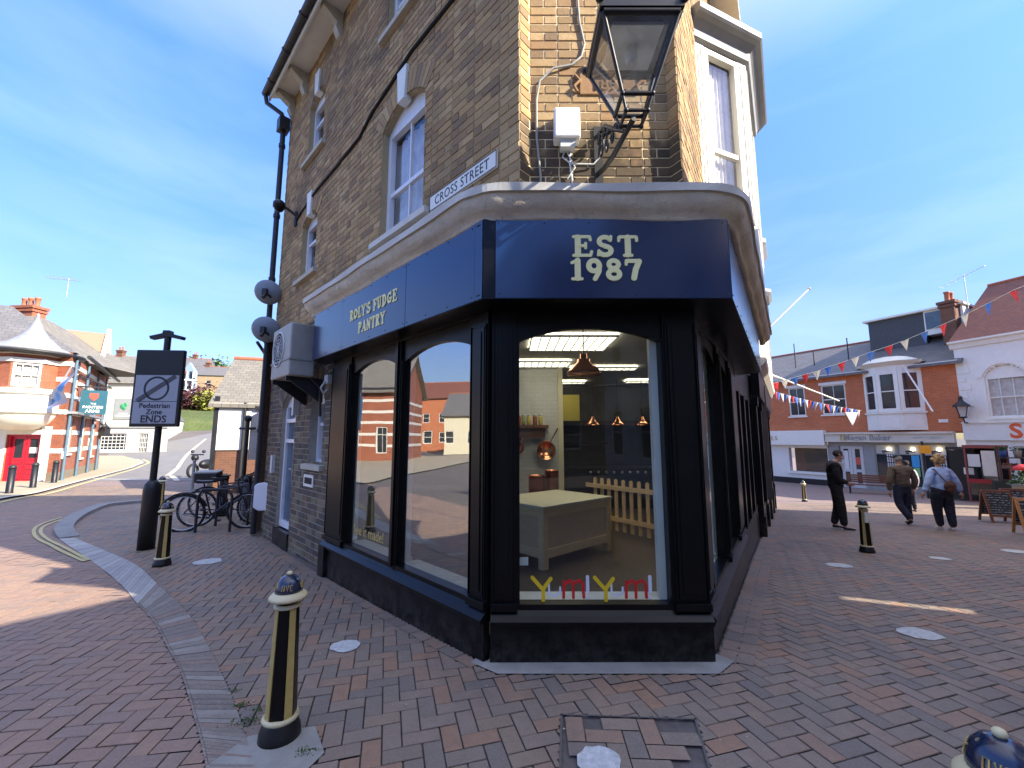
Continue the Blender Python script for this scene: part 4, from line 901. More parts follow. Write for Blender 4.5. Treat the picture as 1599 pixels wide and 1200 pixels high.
# ================================================================ BUILDINGS ROUND ABOUT
def gable(root, pts, z1, h, roofmat, wallmat, ov=.25, trim=None, th=.12, name='roof'):
    """ridge parallel to edge 0-1"""
    p = [Vector(q[:2]) for q in pts]; u = (p[1]-p[0]).normalized(); r0, r1 = (p[0]+p[3])/2, (p[1]+p[2])/2; m = MB()
    for a, b, ra, rb in ((p[0], p[1], r0, r1), (p[3], p[2], r0, r1)):
        v = (a-ra); L = v.length; vn = v.normalized(); dz = -h/L*ov; A, B = a+vn*ov-u*ov, b+vn*ov+u*ov; RA, RB = ra-u*ov, rb+u*ov; SL = math.hypot(L+ov, h*(1+ov/L)); W = (B-A).length
        lo = [(A.x, A.y, z1+dz), (B.x, B.y, z1+dz), (RB.x, RB.y, z1+h), (RA.x, RA.y, z1+h)]; hi = [(x, y, z+th) for x, y, z in lo]
        m.add(lo+hi, [(0, 1, 2, 3), (4, 5, 6, 7), (0, 1, 5, 4), (1, 2, 6, 5), (3, 0, 4, 7)], 0, [[(0, 0), (W, 0), (W, SL), (0, SL)]]*2+[[(0, 0), (W, 0), (W, .1), (0, .1)]]*3)
    r = m.build(name, roofmat, root)
    m = MB(); m.tube([(r0.x-u.x*ov, r0.y-u.y*ov, z1+h+th), (r1.x+u.x*ov, r1.y+u.y*ov, z1+h+th)], .09, 6); m.build('ridge', M['ridge'] if 'ridge' in M else roofmat, r)
    m = MB(); m.add([(p[0].x, p[0].y, z1), (p[3].x, p[3].y, z1), (r0.x, r0.y, z1+h)], [(0, 1, 2)], 0, [[(0, z1), ((p[3]-p[0]).length, z1), ((p[3]-p[0]).length/2, z1+h)]]); m.add([(p[1].x, p[1].y, z1), (p[2].x, p[2].y, z1), (r1.x, r1.y, z1+h)], [(0, 1, 2)], 0, [[(0, z1), ((p[3]-p[0]).length, z1), ((p[3]-p[0]).length/2, z1+h)]]); m.build('gable', wallmat, root)
    if trim:
        m = MB()
        for a, b in ((p[0], p[1]), (p[3], p[2])):
            F = toward(Frame(a, b-a), tuple((a+b)/2+((a+b)/2-(r0+r1)/2)*3)); m.fbox(F, -ov*.5, (b-a).length+ov*.5, .0, ov*.8, z1-.12, z1+.02)
        m.build('eaves_board', trim, root)
    return r
def hip(root, pts, z1, h, roofmat, ov=.3, k=.3):
    c = sum((Vector(q[:2]) for q in pts), Vector((0, 0)))/len(pts); n = len(pts)
    lo = [c+(Vector(q[:2])-c)*1+(Vector(q[:2])-c).normalized()*ov for q in pts]; hi = [c+(Vector(q[:2])-c)*k for q in pts]; m = MB()
    fs = []; uvs = []
    for i in range(n):
        L = (lo[(i+1) % n]-lo[i]).length; fs.append((i, (i+1) % n, n+(i+1) % n, n+i)); uvs.append([(0, 0), (L, 0), (L*.65, 3), (L*.35, 3)])
    m.add([(q.x, q.y, z1) for q in lo]+[(q.x, q.y, z1+h) for q in hi], fs+[tuple(range(n, 2*n)), tuple(range(n))], 0, uvs+[[(0, 0)]*n]*2)
    return m.build('roof', roofmat, root)
def body(root, pts, z0, z1, wallmat, wins={}, d=.12, name='wall', mats=None, bands=()):
    """walls with real openings; wins[edge] = list of Op"""
    Fs = []; m = MB(); n = len(pts); c = sum((Vector(q[:2]) for q in pts), Vector((0, 0)))/n
    for i in range(n):
        a, b = Vector(pts[i][:2]), Vector(pts[(i+1) % n][:2]); F = Frame(a, b-a, None); F.N = Vector((-F.D.y, F.D.x)); F.N = -F.N if F.N.dot(c-a) > 0 else F.N
        Fs.append(F); plainwall(m, F, 0, (b-a).length, z0, z1, wins.get(i, []), d, 0)
    w_ = m.build(name, wallmat, root)
    for zb, hb, mt in bands:
        m = MB()
        for i, F in enumerate(Fs):
            L = (Vector(pts[(i+1) % n][:2])-Vector(pts[i][:2])).length
            for a, b in free(0, L, zb+hb/2, wins.get(i, [])): m.fbox(F, a-.0, b+.0, -.02, .018, zb, zb+hb)
        m.build('stone_band', mt, root)
    return Fs
def wins_for(root, Fs, wins, **kw):
    for i, L in wins.items():
        for o in L: window(Fs[i], o, root, **kw)
def chimney(root, x, y, z0, z1, w, d, mat, pots=2, rot=0, parent=None):
    F = Frame((x, y), (math.cos(rot), math.sin(rot)), (-math.sin(rot), math.cos(rot))); m = MB(); m.fbox(F, -w/2, w/2, -d/2, d/2, z0, z1); m.fbox(F, -w/2-.06, w/2+.06, -d/2-.06, d/2+.06, z1-.30, z1-.18); m.fbox(F, -w/2-.09, w/2+.09, -d/2-.09, d/2+.09, z1-.12, z1+.02)
    c = m.build('chimney', mat, parent or root)
    for k in range(pots):
        s = -w/2+w*(k+.5)/pots; q = F.P(s, 0, z1); m = MB(); m.lathe([(.13, 0), (.11, .05), (.10, .42), (.13, .45), (.13, .52), (.09, .52), (.09, .4)], q, 12); m.build('chimney_pot', M['pot'], c)
    return c
M['pot'] = paint('terracotta pot', (.42, .15, .07), .8, .1); M['ridge'] = paint('terracotta ridge', (.36, .12, .06), .8, .15)

# ---- the pub on the left ------------------------------------------------
Ps = Vector((-19.4, 18.3)); Pe = Vector((-25.7, 26.6)); sd = (Pe-Ps).normalized(); Pw = Vector((-28.5, 18.0)); zg = -.32
pub = thing('pub', 'red brick pub with white stone bands, corner bay, conical lead turret and red doors', 'pub', (-23, 21, zg))
PL = (Pe-Ps).length; FW = (Ps-Pw).length
side_ops = [Op(1.2, 2.0, .9, 2.5), Op(4.2, 5.0, .6, 2.6), Op(7.2, 8.0, .6, 2.6), Op(1.3, 2.0, 3.5, 4.7), Op(4.2, 4.9, 3.5, 4.7), Op(7.2, 7.9, 3.5, 4.7)]
pts = [Pw, Ps, Pe, Pe+Vector((-8, -3))]
fo = [Op(FW-2.25, FW-.85, zg, 1.78), Op(FW-6.9, FW-5.5, .6, 2.2, .25), Op(FW-6.9, FW-5.5, 3.4, 4.7)]
wn = {0: fo, 1: side_ops}
Fp = body(pub, pts, zg-.2, 5.35, M['pubbrick'], wn, bands=[(z, .2, M['sandstone']) for z in (.95, 1.75, 2.62, 3.35, 4.05, 4.75)]+[(zg-.1, .55, M['greybrick'])])
for i in (0, 1):
    for o in wn[i]:
        if i == 0 and o is fo[0]: continue
        window(Fp[i], o, pub, d=.1, fw=.07, rails=(.5,), bars=(.33, .66) if o.z0 > 3 else (.5,), mat=M['white'], curtain=0, sill=.08, sillmat=M['sandstone'])
m = MB(); A_, B_ = Ps+sd*.2, Pe; nrm = Vector((-sd.y, sd.x)); nrm = nrm if nrm.x > 0 else -nrm
vs = [(A_+nrm*.5), (B_+nrm*.5)]; hip(pub, [A_, B_, B_-nrm*7, A_-nrm*7], 5.35, 2.7, M['slate'], .22, .12); hip(pub, [Ps+Vector((-1.5, .3)), Ps+Vector((-3, 7)), Pw+Vector((-2, 7)), Pw+Vector((0, .3))], 5.3, 2.6, M['mossslate'], .4, .15)
m = MB(); m.tube([(vs[0].x, vs[0].y, 5.22), (vs[1].x, vs[1].y, 5.22)], .08); m.build('gutter', M['iron'], pub)
# red doors under the bay
DF = Fp[0]; dm = MB(); o = fo[0]; mid = o.c
door = thing('x', '', '', (0, 0, 0)); bpy.data.objects.remove(door)
m = MB(); m.fbox(DF, o.s0, o.s0+.09, -.2, -.05, zg, 1.78); m.fbox(DF, o.s1-.09, o.s1, -.2, -.05, zg, 1.78); m.fbox(DF, o.s0+.09, o.s1-.09, -.2, -.052, 1.68, 1.78); dfm = m.build('door_frame', M['red'], pub)
for k, (a, b) in enumerate(((o.s0+.09, mid-.01), (mid+.01, o.s1-.09))):
    m = MB(); m.fbox(DF, a, b, -.19, -.13, zg+.02, .75); m.fbox(DF, a, a+.12, -.19, -.13, .75, 1.68); m.fbox(DF, b-.12, b, -.19, -.13, .75, 1.68); m.fbox(DF, a+.12, b-.12, -.19, -.132, 1.56, 1.68)
    for z in (-.15, .05, .27, .49): m.fbox(DF, a+.08, b-.08, -.13, -.115, z, z+.15)
    dd = m.build('door', M['red'], pub); m = MB(); m.fbox(DF, a+.12, b-.12, -.17, -.15, .75, 1.56); m.build('pane', M['pane'], dd)
m = MB(); m.fbox(DF, mid+.15, mid+.48, -.14, -.13, .95, 1.2); m.build('notice', M['white'], pub); m = MB(); m.fbox(DF, o.s0-.35, o.s0-.02, -.02, .03, zg, 2.1); m.build('door_surround', M['sandstone'], pub); m = MB(); m.fbox(DF, o.s1+.02, o.s1+.42, -.02, .03, zg, 2.1); m.build('door_surround', M['sandstone'], pub)
# white corbelled bay with lead cone
bc = DF.P(FW-1.65, .05, 0); bx_, by_ = bc.x, bc.y
def half(prof, mi=0, n=20, a0=0, a1=360):
    m = MB(); m.lathe(prof, (bx_, by_, 0), n); return m
m = half([(.35, 1.92), (.7, 2.0), (1.05, 2.2), (1.28, 2.5), (1.34, 2.62), (1.42, 2.64), (1.42, 2.74), (1.36, 2.76), (1.36, 3.42), (1.44, 3.44), (1.44, 3.54), (1.2, 3.56)], n=28); bayb = m.build('bay_base', M['white'], pub)
nseg = 8; bm_ = MB(); ring = [(bx_+1.2*math.cos(math.pi/8+k*math.pi/4), by_+1.2*math.sin(math.pi/8+k*math.pi/4)) for k in range(8)]
bops = {}
for k in range(8):
    a, b = Vector(ring[k]), Vector(ring[(k+1) % 8]); F = toward(Frame(a, b-a), tuple((a+b)/2+((a+b)/2-Vector((bx_, by_)))*2)); L = (b-a).length; mdn = (a+b)/2-Vector((bx_, by_))
    ops = [Op(.06, L-.06, 3.72, 4.72)] if mdn.y < 0 or mdn.x > .8 else []
    ops = ops if abs(mdn.x-mdn.y) > .6 or True else []
    if k % 2 == 1: ops = []
    plainwall(bm_, F, 0, L, 3.5, 5.2, ops, .1); bops[k] = (F, ops)
bm_.build('bay_wall', M['pubbrick'], pub)
for k, (F, ops) in bops.items():
    for o in ops: window(F, o, pub, d=.06, fw=.08, rails=(.5,), bars=(.33, .66), mat=M['white'], pane=M['glass'], curtain=.95)
for z0_, z1_ in ((3.54, 3.66), (4.74, 4.92), (5.08, 5.16)):
    m = MB(); m.lathe([(1.1, z0_), (1.27, z0_), (1.27, z1_), (1.1, z1_)], (bx_, by_, 0), 8, 0, False, rot=math.pi/8); m.build('stone_band', M['sandstone'], pub)
m = MB(); m.lathe([(1.15, 5.22), (1.55, 5.24), (1.60, 5.32), (1.45, 5.38), (1.12, 5.52), (.76, 5.74), (.46, 6.02), (.26, 6.35), (.13, 6.68), (.06, 6.95), (.08, 6.98), (.001, 7.12)], (bx_, by_, 0), 28); m.build('turret_roof', M['lead'], pub)
m = MB(); m.lathe([(1.4, 5.12), (1.66, 5.14), (1.68, 5.24), (1.4, 5.26)], (bx_, by_, 0), 28); m.build('turret_gutter', M['iron'], pub)
chimney(pub, -25.7, 21.8, 6.0, 8.5, 1.2, .6, M['pubbrick'], 3, -.1)
m = MB(); m.tube([(-24.3, 22.2, 9.2), (-24.3, 22.2, 10.3)], .02, 5); m.tube([(-25.3, 22.0, 10.25), (-23.7, 22.3, 10.15)], .015, 5)
for k in range(6): m.tube([(-25.2+k*.26, 21.75, 10.25), (-25.2+k*.26, 22.35, 10.25)], .01, 4)
m.build('aerial', M['aluminium'], pub)
# small gabled dormer towards the far end
dc = Ps+sd*7.0; DFm = Frame(dc, sd, nrm); m = MB(); m.fpoly(DFm, [(-1.0, 5.3), (1.0, 5.3), (1.0, 6.0), (0, 7.6), (-1.0, 6.0)], -2.5, .15); dg_ = m.build('dormer', M['pubbrick'], pub)
m = MB()
for sgn in (-1, 1): m.fpoly(DFm, [(sgn*1.15, 5.85), (sgn*1.15, 6.1), (0, 7.9), (0, 7.6)], .1, .28)
m.fbox(DFm, -1.05, 1.05, .15, .2, 5.6, 5.8); m.build('barge_board', M['white'], dg_); m = MB(); m.fbox(DFm, -.35, .35, .15, .18, 5.85, 6.6); m.build('dormer_window', M['white'], dg_)
for s, c in ((.45, M['blue']), (3.3, M['blue']), (6.2, M['blue']), (8.9, M['blue'])):
    m = MB(); m.tube([Fp[1].P(s, .1, zg), Fp[1].P(s, .1, 5.2)], .055, 6); m.build('drainpipe', paint('slate blue pipe', (.09, .16, .22), .5), pub)
for i in range(3):
    o = Fp[1]; m = MB(); m.fbox(o, .4, 1.0, .0, .06, .7, 1.0) if i == 0 else m.fbox(o, 3.3+i*2.9, 3.7+i*2.9, 0, .04, 1.2, 1.6); m.build('wall_notice', M['white'], pub)
# blue door canopy (porch shelf) along side
m = MB(); m.fbox(Fp[1], .3, 7.5, 0, .35, 2.66, 2.76); m.build('shelf_canopy', M['lead'], pub)
# hanging pub sign
hp = Fp[1].P(6.4, 0, 0); sg = thing('hanging_pub_sign', 'dark teal hanging pub sign with red shield on the banded brick pub', 'pub sign', (hp.x, hp.y, 3.0)); HF = Frame(Fp[1].P(6.4, .15, 0).to_2d(), nrm, -sd); HF = Frame(HF.O, HF.D, (0.0, -1)) if False else HF
HF = Frame(Fp[1].P(1.8, .15, 0).to_2d(), nrm, -sd)
m = MB(); m.fbox(HF, .0, .92, -.03, .03, 2.72, 3.86); m.build('board', paint('teal sign board', (.02, .10, .14), .4, .05), sg); m = MB(); m.fbox(HF, -.15, 1.05, -.03, .03, 3.98, 4.05); m.tube([HF.P(.15, 0, 4.0), HF.P(.15, 0, 3.85)], .015); m.tube([HF.P(.8, 0, 4.0), HF.P(.8, 0, 3.85)], .015); m.tube([HF.P(-.1, 0, 4.5), HF.P(1.0, 0, 4.05)], .025); m.build('bracket', M['iron'], sg)
m = MB(); m.fpoly(HF, [(.30, 3.72), (.62, 3.72), (.62, 3.52), (.46, 3.34), (.30, 3.52)], .03, .045); m.build('shield', paint('red shield', (.5, .08, .05), .5), sg)
lettering('lettering', 'PAINTERS', HF, .46, 3.0, .17, M['white'], sg, .035, .015, sx=.95); lettering('lettering', 'ARMS', HF, .46, 2.80, .2, M['white'], sg, .035, .015); lettering('lettering', 'THE', HF, .46, 3.18, .11, M['white'], sg, .035, .01)
# flag on the pub side
ff = Fp[1].P(3.6, 0, 0); fl = thing('flag', 'blue and grey flag hanging from a white pole on the pub', 'flag', (ff.x, ff.y, 4)); p0_, p1_ = at(74, 634, 18.1), at(113, 572, 17.4); m = MB(); m.tube([p0_, p1_], .03); m.build('pole', M['white'], fl)
m = MB(); vs = []; n_ = 8
for i in range(n_+1):
    for j in range(9):
        a = p1_.lerp(p0_, i/n_*.85); dz = 1.45*(1-.55*i/n_)*j/8; w_ = math.sin(j*.9+i*.8)*.08; vs.append((a.x+w_-.1*j/8, a.y+w_, a.z-dz))
m.add(vs, [(i*9+j, i*9+j+1, i*9+10+j, i*9+9+j) for i in range(n_) for j in range(8)], 0, None, True)
fm, ntg, bsg = newmat('flag cloth'); tcg = N(ntg, 'ShaderNodeTexCoord').outputs['Object']; nn_ = noise(ntg, tcg, .9, 1); ntg.links.new(mixc(ntg, rng(ntg, nn_, .46, .5), (.05, .22, .55), (.36, .34, .42)), bsg.inputs['Base Color']); bsg.inputs['Roughness'].default_value = .8
m.build('cloth', fm, fl)
m = MB(); m.fbox(Fp[0], FW-4.75, FW-3.95, .03, .1, .7, 1.85); nb = thing('notice_board', 'cream framed menu board on the wall left of the red pub doors', 'notice board', Fp[0].P(FW-4.3, .05, .7)); m.build('board', M['cream'], nb); m = MB(); m.fbox(Fp[0], FW-4.8, FW-3.9, .0, .07, .65, 1.9); m.build('frame', paint('green frame', (.05, .09, .05)), nb)
for k, (s, w_) in enumerate(((8.8, 'upper'), )):
    q = Fp[1].P(s, .3, 2.3); m = MB(); m.tube([Fp[1].P(s, 0, 2.6), q], .03); m.box(q.x-.18, q.x+.18, q.y-.18, q.y+.18, 1.7, 2.2); m.lathe([(.3, 2.2), (.05, 2.45), (.02, 2.6)], (q.x, q.y, 0), 4); fits('wall_lantern', 'black lantern on the side of the banded brick pub', 'lantern', m, M['iron'])

# ---- banded wing beyond the left edge, seen in the shop windows ----------
wing = thing('pub_wing', 'long banded brick pub wing with slate roof left of the photograph', 'pub', (-33, 8, -.25)); wp_ = [(-30.5, 12.9), (-30.5, 19.2), (-37, 19.2), (-37, 12.9)]
wo = {0: [Op(1.2+k*2.3, 2.1+k*2.3, .4+(-.5 if k % 2 else 0), 2.5) for k in range(3)]}
Fw = body(wing, wp_, -.5, 5.6, M['pubbrick'], wo, bands=[(z, .22, M['sandstone']) for z in (.9, 1.8, 2.75, 3.6, 4.5)]); wins_for(wing, Fw, wo, fw=.08, bars=(.5,), rails=(.7,))
gable(wing, wp_, 5.6, 3.2, M['mossslate'], M['pubbrick'], .4, M['iron'])
sgw = thing('wall_sign', 'blue painted name board on the long pub wing', 'sign', (-30.4, 15.5, 3.7)); m = MB(); m.fbox(Fw[0], 3.2, 6.0, .0, .06, 3.0, 4.9); m.build('board', paint('royal blue board', (.02, .12, .28), .4), sgw); lettering('lettering', 'PAINTERS', Fw[0], 4.6, 4.05, .5, M['white'], sgw, .07, .015); lettering('lettering', 'ARMS', Fw[0], 4.6, 3.3, .6, M['white'], sgw, .07, .015)
for k, (x, y, wx, wy, h, mt, rm, lab) in enumerate([(-44, 7.5, 8, 4.5, 4.2, M['cream'], M['slate'], 'cream house with slate roof beyond the pub wing'), (-58, 11, 9, 8, 7.5, M['redbrick'], M['tile'], 'red brick gabled house high behind the pub wing'), (-72, 14, 12, 12, 9.0, M['brownbrick'], M['slate'], 'brown brick terrace house behind the pub wing'), (-52, 3, 6, 5, 4, M['white'], M['lead'], 'low white outbuilding by the far road')]):
    H_ = thing('house', lab, 'house', (x, y, 0)); pp = [(x, y), (x, y+wy), (x-wx, y+wy), (x-wx, y)]; oo = {0: [Op(1+q*2.4, 2+q*2.4, 1+2.8*l, 2.4+2.8*l) for q in range(3) for l in range(int(h//3))]}
    Fh = body(H_, pp, -1, h, mt, oo); wins_for(H_, Fh, oo, fw=.08); gable(H_, pp, h, 2.6, rm, mt, .3)

# ---- cream shop and the street going up the hill --------------------------
def simple_house(lab, pts, z0, z1, mat, wins, rh, rmat, cat='house', group=None, roof='gable', ch=0, **kw):
    c = sum((Vector(p[:2]) for p in pts), Vector((0, 0)))/4; H_ = thing('house', lab, cat, (c.x, c.y, z0), 0, group); Fh = body(H_, pts, z0-.5, z1, mat, wins); wins_for(H_, Fh, wins, **({'fw': .08}|kw))
    rf = gable(H_, pts, z1, rh, rmat, mat, .25) if roof == 'gable' else hip(H_, pts, z1, rh, rmat)
    if ch: chimney(H_, c.x, c.y, z1+rh*.4, z1+rh+1.0, .9, .6, M['brownbrick'], 2, 0, rf)
    return H_, Fh
def hz_(px, Y): return (px-800)/CF/.995*Y
x0, x1 = hz_(151, 36.5), hz_(262, 36.5); cp = [(x0, 36.0), (x1, 37.0), (x1-8, 45), (x0-8, 45)]; cw = x1-x0
ops = {0: [Op(1.2, 3.5, .75, 2.1), Op(4.2, 5.2, -.1, 2.2)]}
cs, Fc = simple_house('cream rendered shop with grey roof, lattice window and red flowers up the side street', cp, -.3, 6.3, M['cream'], {0: [Op(1.1, 3.1, .55, 2.0), Op(3.95, 4.75, .0, 2.0)]}, 3.0, M['mossslate'], 'shop', roof='hip', bars=(.15, .3, .45, .6, .75, .9), rails=(.2, .4, .6, .8))
m = MB(); m.fbox(Fc[0], -.05, cw+.05, .02, .1, 2.45, 2.6); m.build('string_course', M['grey'], cs)
m = MB(); plainwall(m, Fc[0].off(0, .012), 0, cw, -.6, 2.45, [Op(1.1, 3.1, .55, 2.0), Op(3.95, 4.75, .0, 2.0)], .02); m.build('painted_front', M['offwhite'], cs)
m = MB(); m.fbox(Fc[0], 1.95, 3.35, .0, .06, 3.2, 5.0); sgn = thing('wall_sign', 'grey square sign with green tree emblem on the cream wall', 'sign', Fc[0].P(2.6, 0, 3.2)); m.build('board', M['grey'], sgn); m = MB()
for a, b, r in ((2.5, 4.3, .22), (2.75, 4.45, .2), (2.65, 4.15, .2)): m.ball(Fc[0].P(a, .05, b), r, 8, 0, (1, .2, 1))
m.build('emblem', paint('leaf green', (.05, .3, .12)), sgn)
m = MB(); m.fbox(Fc[0], 2.1, 3.2, .06, .07, 3.45, 3.55); m.fbox(Fc[0], 2.3, 3.0, .06, .07, 3.65, 3.72); m.build('lines', M['white'], sgn)
m = MB(); q = Fc[0].P(.95, .25, 4.3); m.lathe([(.01, 0), (.2, .03), (.35, .12)], (0, 0, 0), 14); m.tube([(0, 0, 0), (0, 0, -.25)], .02, 5); m.xform(Matrix.Translation(q) @ Matrix.Rotation(1.9, 4, 'X')); fits('satellite_dish', 'small grey satellite dish on the cream shop wall', 'satellite dish', m, M['grey'])
m = MB(); random.seed(5); q = Fc[0].P(4.35, .35, 0)
for k in range(60): m.ball((q.x+random.uniform(-.4, .4), q.y+random.uniform(-.15, .15), -.05+random.uniform(0, .3)), random.uniform(.03, .07), 4)
fl_ = thing('planter', 'planter of red flowers by the door of the cream shop', 'planter', (q.x, q.y, -.4)); m.build('flowers', paint('red petals', (.5, .03, .02), .8, .4, nscale=30), fl_); m = MB(); m.box(q.x-.45, q.x+.45, q.y-.18, q.y+.18, -.4, -.02); m.build('box', M['brownwood'], fl_)
# white low cottage beyond
simple_house('long low white cottage beyond the cream shop', [(hz_(258, 44), 44), (hz_(303, 74), 74), (hz_(303, 74)-6, 78), (hz_(258, 44)-6, 50)], .4, 4.0, M['offwhite'], {0: [Op(2, 3, 1.2, 2.6), Op(7, 8, 1.6, 2.9), Op(13, 14, 2, 3.2), Op(20, 21, 2.4, 3.6)]}, 1.5, M['slate'])
# hill with rough grass
hm, nth, bsh = newmat('hillside grass'); tch = N(nth, 'ShaderNodeTexCoord').outputs['Object']; ha = mixc(nth, rng(nth, noise(nth, tch, .25, 6, .7), .35, .65), (.05, .075, .02), (.10, .12, .035)); ha = mixc(nth, rng(nth, noise(nth, tch, 1.5, 4), .5, .7, 0, .5), ha, (.05, .09, .02)); nth.links.new(ha, bsh.inputs['Base Color']); bsh.inputs['Roughness'].default_value = .95; bump(nth, bsh, noise(nth, tch, 2.5, 4), .9, .3)
def hillz(x, y):
    d = math.hypot(x, y-5); a = max(0, d-72); k = max(0, min(1, (-x-8)/35)) if y > 0 else 0
    return 3.0-1.5*(1-k)*0+k*(12*(1-math.exp(-a/55)))+.6*math.sin(x*.11)*math.sin(y*.09)
vs = []; xs_ = [-260+i*8 for i in range(32)]; ys_ = [20+j*8 for j in range(32)]
vs = [(x, y, max(-3.0, hillz(x, y)) if math.hypot(x, y-5) > 74 and x < -8 else -3.0) for x in xs_ for y in ys_]
struct(MB().add(vs, [(i*32+j, i*32+32+j, i*32+33+j, i*32+j+1) for i in range(31) for j in range(31)], 0, None, True).build('hill', hm, recalc=False))
# houses on the hill (px centre, distance, base z, height, width)
TAN = paint('tan rendered wall', (.42, .31, .18), .85, .1); tans = bricktex('buff brick', (.42, .3, .17), (.36, .25, .14), (.4, .33, .22))
for k, (px, Y, zb, h, wd, mt, rm, lab) in enumerate([(300, 95, 9.5, 8.5, 6, tans, M['slate'], 'tall buff house with white gable high on the hill'), (322, 92, 9.3, 6.2, 9, tans, M['slate'], 'wide buff brick house right of the tall one on the hill'), (275, 100, 11, 6, 8, tans, M['mossslate'], 'buff house half hidden behind the traffic sign on the hill'), (222, 62, 5.0, 6.5, 9, tans, M['tile'], 'brown roofed house above the cream shop'), (182, 58, 5.5, 5.8, 6, M['redbrick'], M['mossslate'], 'brick house with chimney behind the pub roof'), (345, 105, 9, 5, 8, tans, M['slate'], 'distant buff house above the brick barn')]):
    x = hz_(px, Y); pp = [(x-wd/2, Y), (x+wd/2, Y+2), (x+wd/2+9*x/Y, Y+9), (x-wd/2+9*x/Y, Y+7)]; nw = max(2, int(wd//2.4)); oo = {0: [Op(.7+q*wd/nw, 1.7+q*wd/nw, zb+.9+2.7*l, zb+2.3+2.7*l) for q in range(nw) for l in range(int(h//2.9))]}
    simple_house(lab, pp, zb-3, zb+h, mt, oo, 2.4, rm, 'house', 'houses up on the hill', ch=1)
x = hz_(297, 88); G_ = thing('house', 'pale blue and white gabled house front on the hill', 'house', (x, 88, 8), 0, 'houses up on the hill'); m = MB(); GF = Frame((x-2.2, 88), (1, .2), (0, -1)); m.fpoly(GF, [(0, 8), (2.6, 8), (2.6, 15.5), (1.3, 17.5), (0, 15.5)], -.6, 0); m.build('wall', paint('pale blue boards', (.24, .33, .48), .7, .05), G_)
m = MB()
for z in (9, 11.3, 13.6): m.fbox(GF, -.1, 2.7, 0, .5, z, z+.25)
for s in (.1, 1.3, 2.5): m.fbox(GF, s-.07, s+.07, .3, .5, 8, 15.5)
m.build('balcony', M['white'], G_); m = MB()
for z in (9.5, 11.8, 14.1): 
    for s in (.3, 1.5): m.fbox(GF, s, s+.8, 0, .03, z, z+1.5)
m.build('window', M['pane'], G_)

# ---- brick barn with slate roof behind the cycles -----------------------
bp = [(hz_(327, 15.0), 14.6), (hz_(330, 15)+7.2, 17.6), (hz_(330, 15)+6.0, 21.5), (hz_(327, 15)-1.4, 19.2)]
bx0 = g(332, 772); bA = Vector((bx0.x-.15, bx0.y)); bB = bA+Vector((6.6, 2.2)); bC = bB+Vector((-1.3, 4.0)); bD = bA+Vector((-1.3, 4.0))
barn = thing('brick_barn', 'low brown brick building with mossy slate roof and red ridge tiles behind the bicycles', 'building', (bA.x, bA.y, -.3)); bops_ = {0: [Op(1.2, 2.0, .9, 1.9)]}
Fb = body(barn, [bA, bB, bC, bD], -.5, 2.75, M['brownbrick'], {}); gable(barn, [bA, bB, bC, bD], 2.75, 1.8, M['mossslate'], M['brownbrick'], .16, M['offwhite'], name='roof')
m = MB(); m.fbox(Fb[0], .12, 1.3, .0, .05, 1.2, 2.6); m.build('white_boarding', M['white'], barn); m = MB(); m.fbox(Fb[0], 1.3, 6.5, .0, .04, 1.6, 2.6); m.build('rendered_panel', M['offwhite'], barn); m = MB(); m.fbox(Fb[0], 1.2, 6.6, .06, .16, 2.56, 2.68); m.build('gutter', M['iron'], barn)
m = MB(); m.fbox(Fb[0], -.02, .12, -.0, .06, -.3, 3.0); m.tube([Fb[0].P(.9, .1, -.3), Fb[0].P(.9, .1, 2.8)], .05); m.build('downpipe', M['iron'], barn)
# boundary wall, railings and lean-to tucked against the end of the shop
qa = LB.P(6.75, .12, 0).to_2d(); q2 = qa+Vector((-1.5, 5.6)); LW = toward(Frame(qa, q2-qa), (-20, 8)); Lw = (q2-qa).length
lt = thing('lean_to', 'dark brick lean-to with sloping black roof edge beside the end of the corner shop', 'outbuilding', (qa.x, qa.y, -.2)); m = MB(); m.add([LW.P(0, 0, -.4), LW.P(Lw, 0, -.4), LW.P(Lw, 0, 2.1), LW.P(0, 0, 3.55)], [(0, 1, 2, 3)], 0, [[(0, 0), (Lw, 0), (Lw, 2.5), (0, 3.9)]])
m.add([LW.P(0, 0, 3.55), LW.P(Lw, 0, 2.1), LW.P(Lw, -3, 2.1), LW.P(0, -3, 3.55)], [(0, 1, 2, 3)], 0, [[(0, 0)]*4]); m.add([LW.P(Lw, 0, -.4), LW.P(Lw, -3, -.4), LW.P(Lw, -3, 2.1), LW.P(Lw, 0, 2.1)], [(0, 1, 2, 3)], 0, [[(0, 0), (3, 0), (3, 2.5), (0, 2.5)]]); m.build('wall', M['brownbrick'], lt)
m = MB(); m.tube([LW.P(-.05, .08, 3.6), LW.P(Lw+.1, .08, 2.12), LW.P(Lw+.1, .08, -.3)], .055); m.tube([LW.P(-.05, .12, 3.4), LW.P(Lw+.1, .12, 1.95)], .03); m.build('roof_edge', M['iron'], lt)
cb = qa+(q2-qa)*1.06; wl = thing('garden_wall', 'orange brick garden wall between the barn and the lean-to', 'wall', (cb.x-1.5, cb.y+.6, -.3)); GWF = toward(Frame((cb.x-2.6, cb.y+1.6), (1, .1)), (0, 0)); m = MB(); m.fbox(GWF, 0, 2.6, -.22, 0, -.5, 1.35); m.fbox(GWF, 0, .35, -.25, .03, -.5, 1.6); m.build('wall', M['redbrick'], wl); m = MB(); m.fbox(GWF, -.05, 2.65, -.27, .05, 1.35, 1.43); m.build('coping', M['stone'], wl)

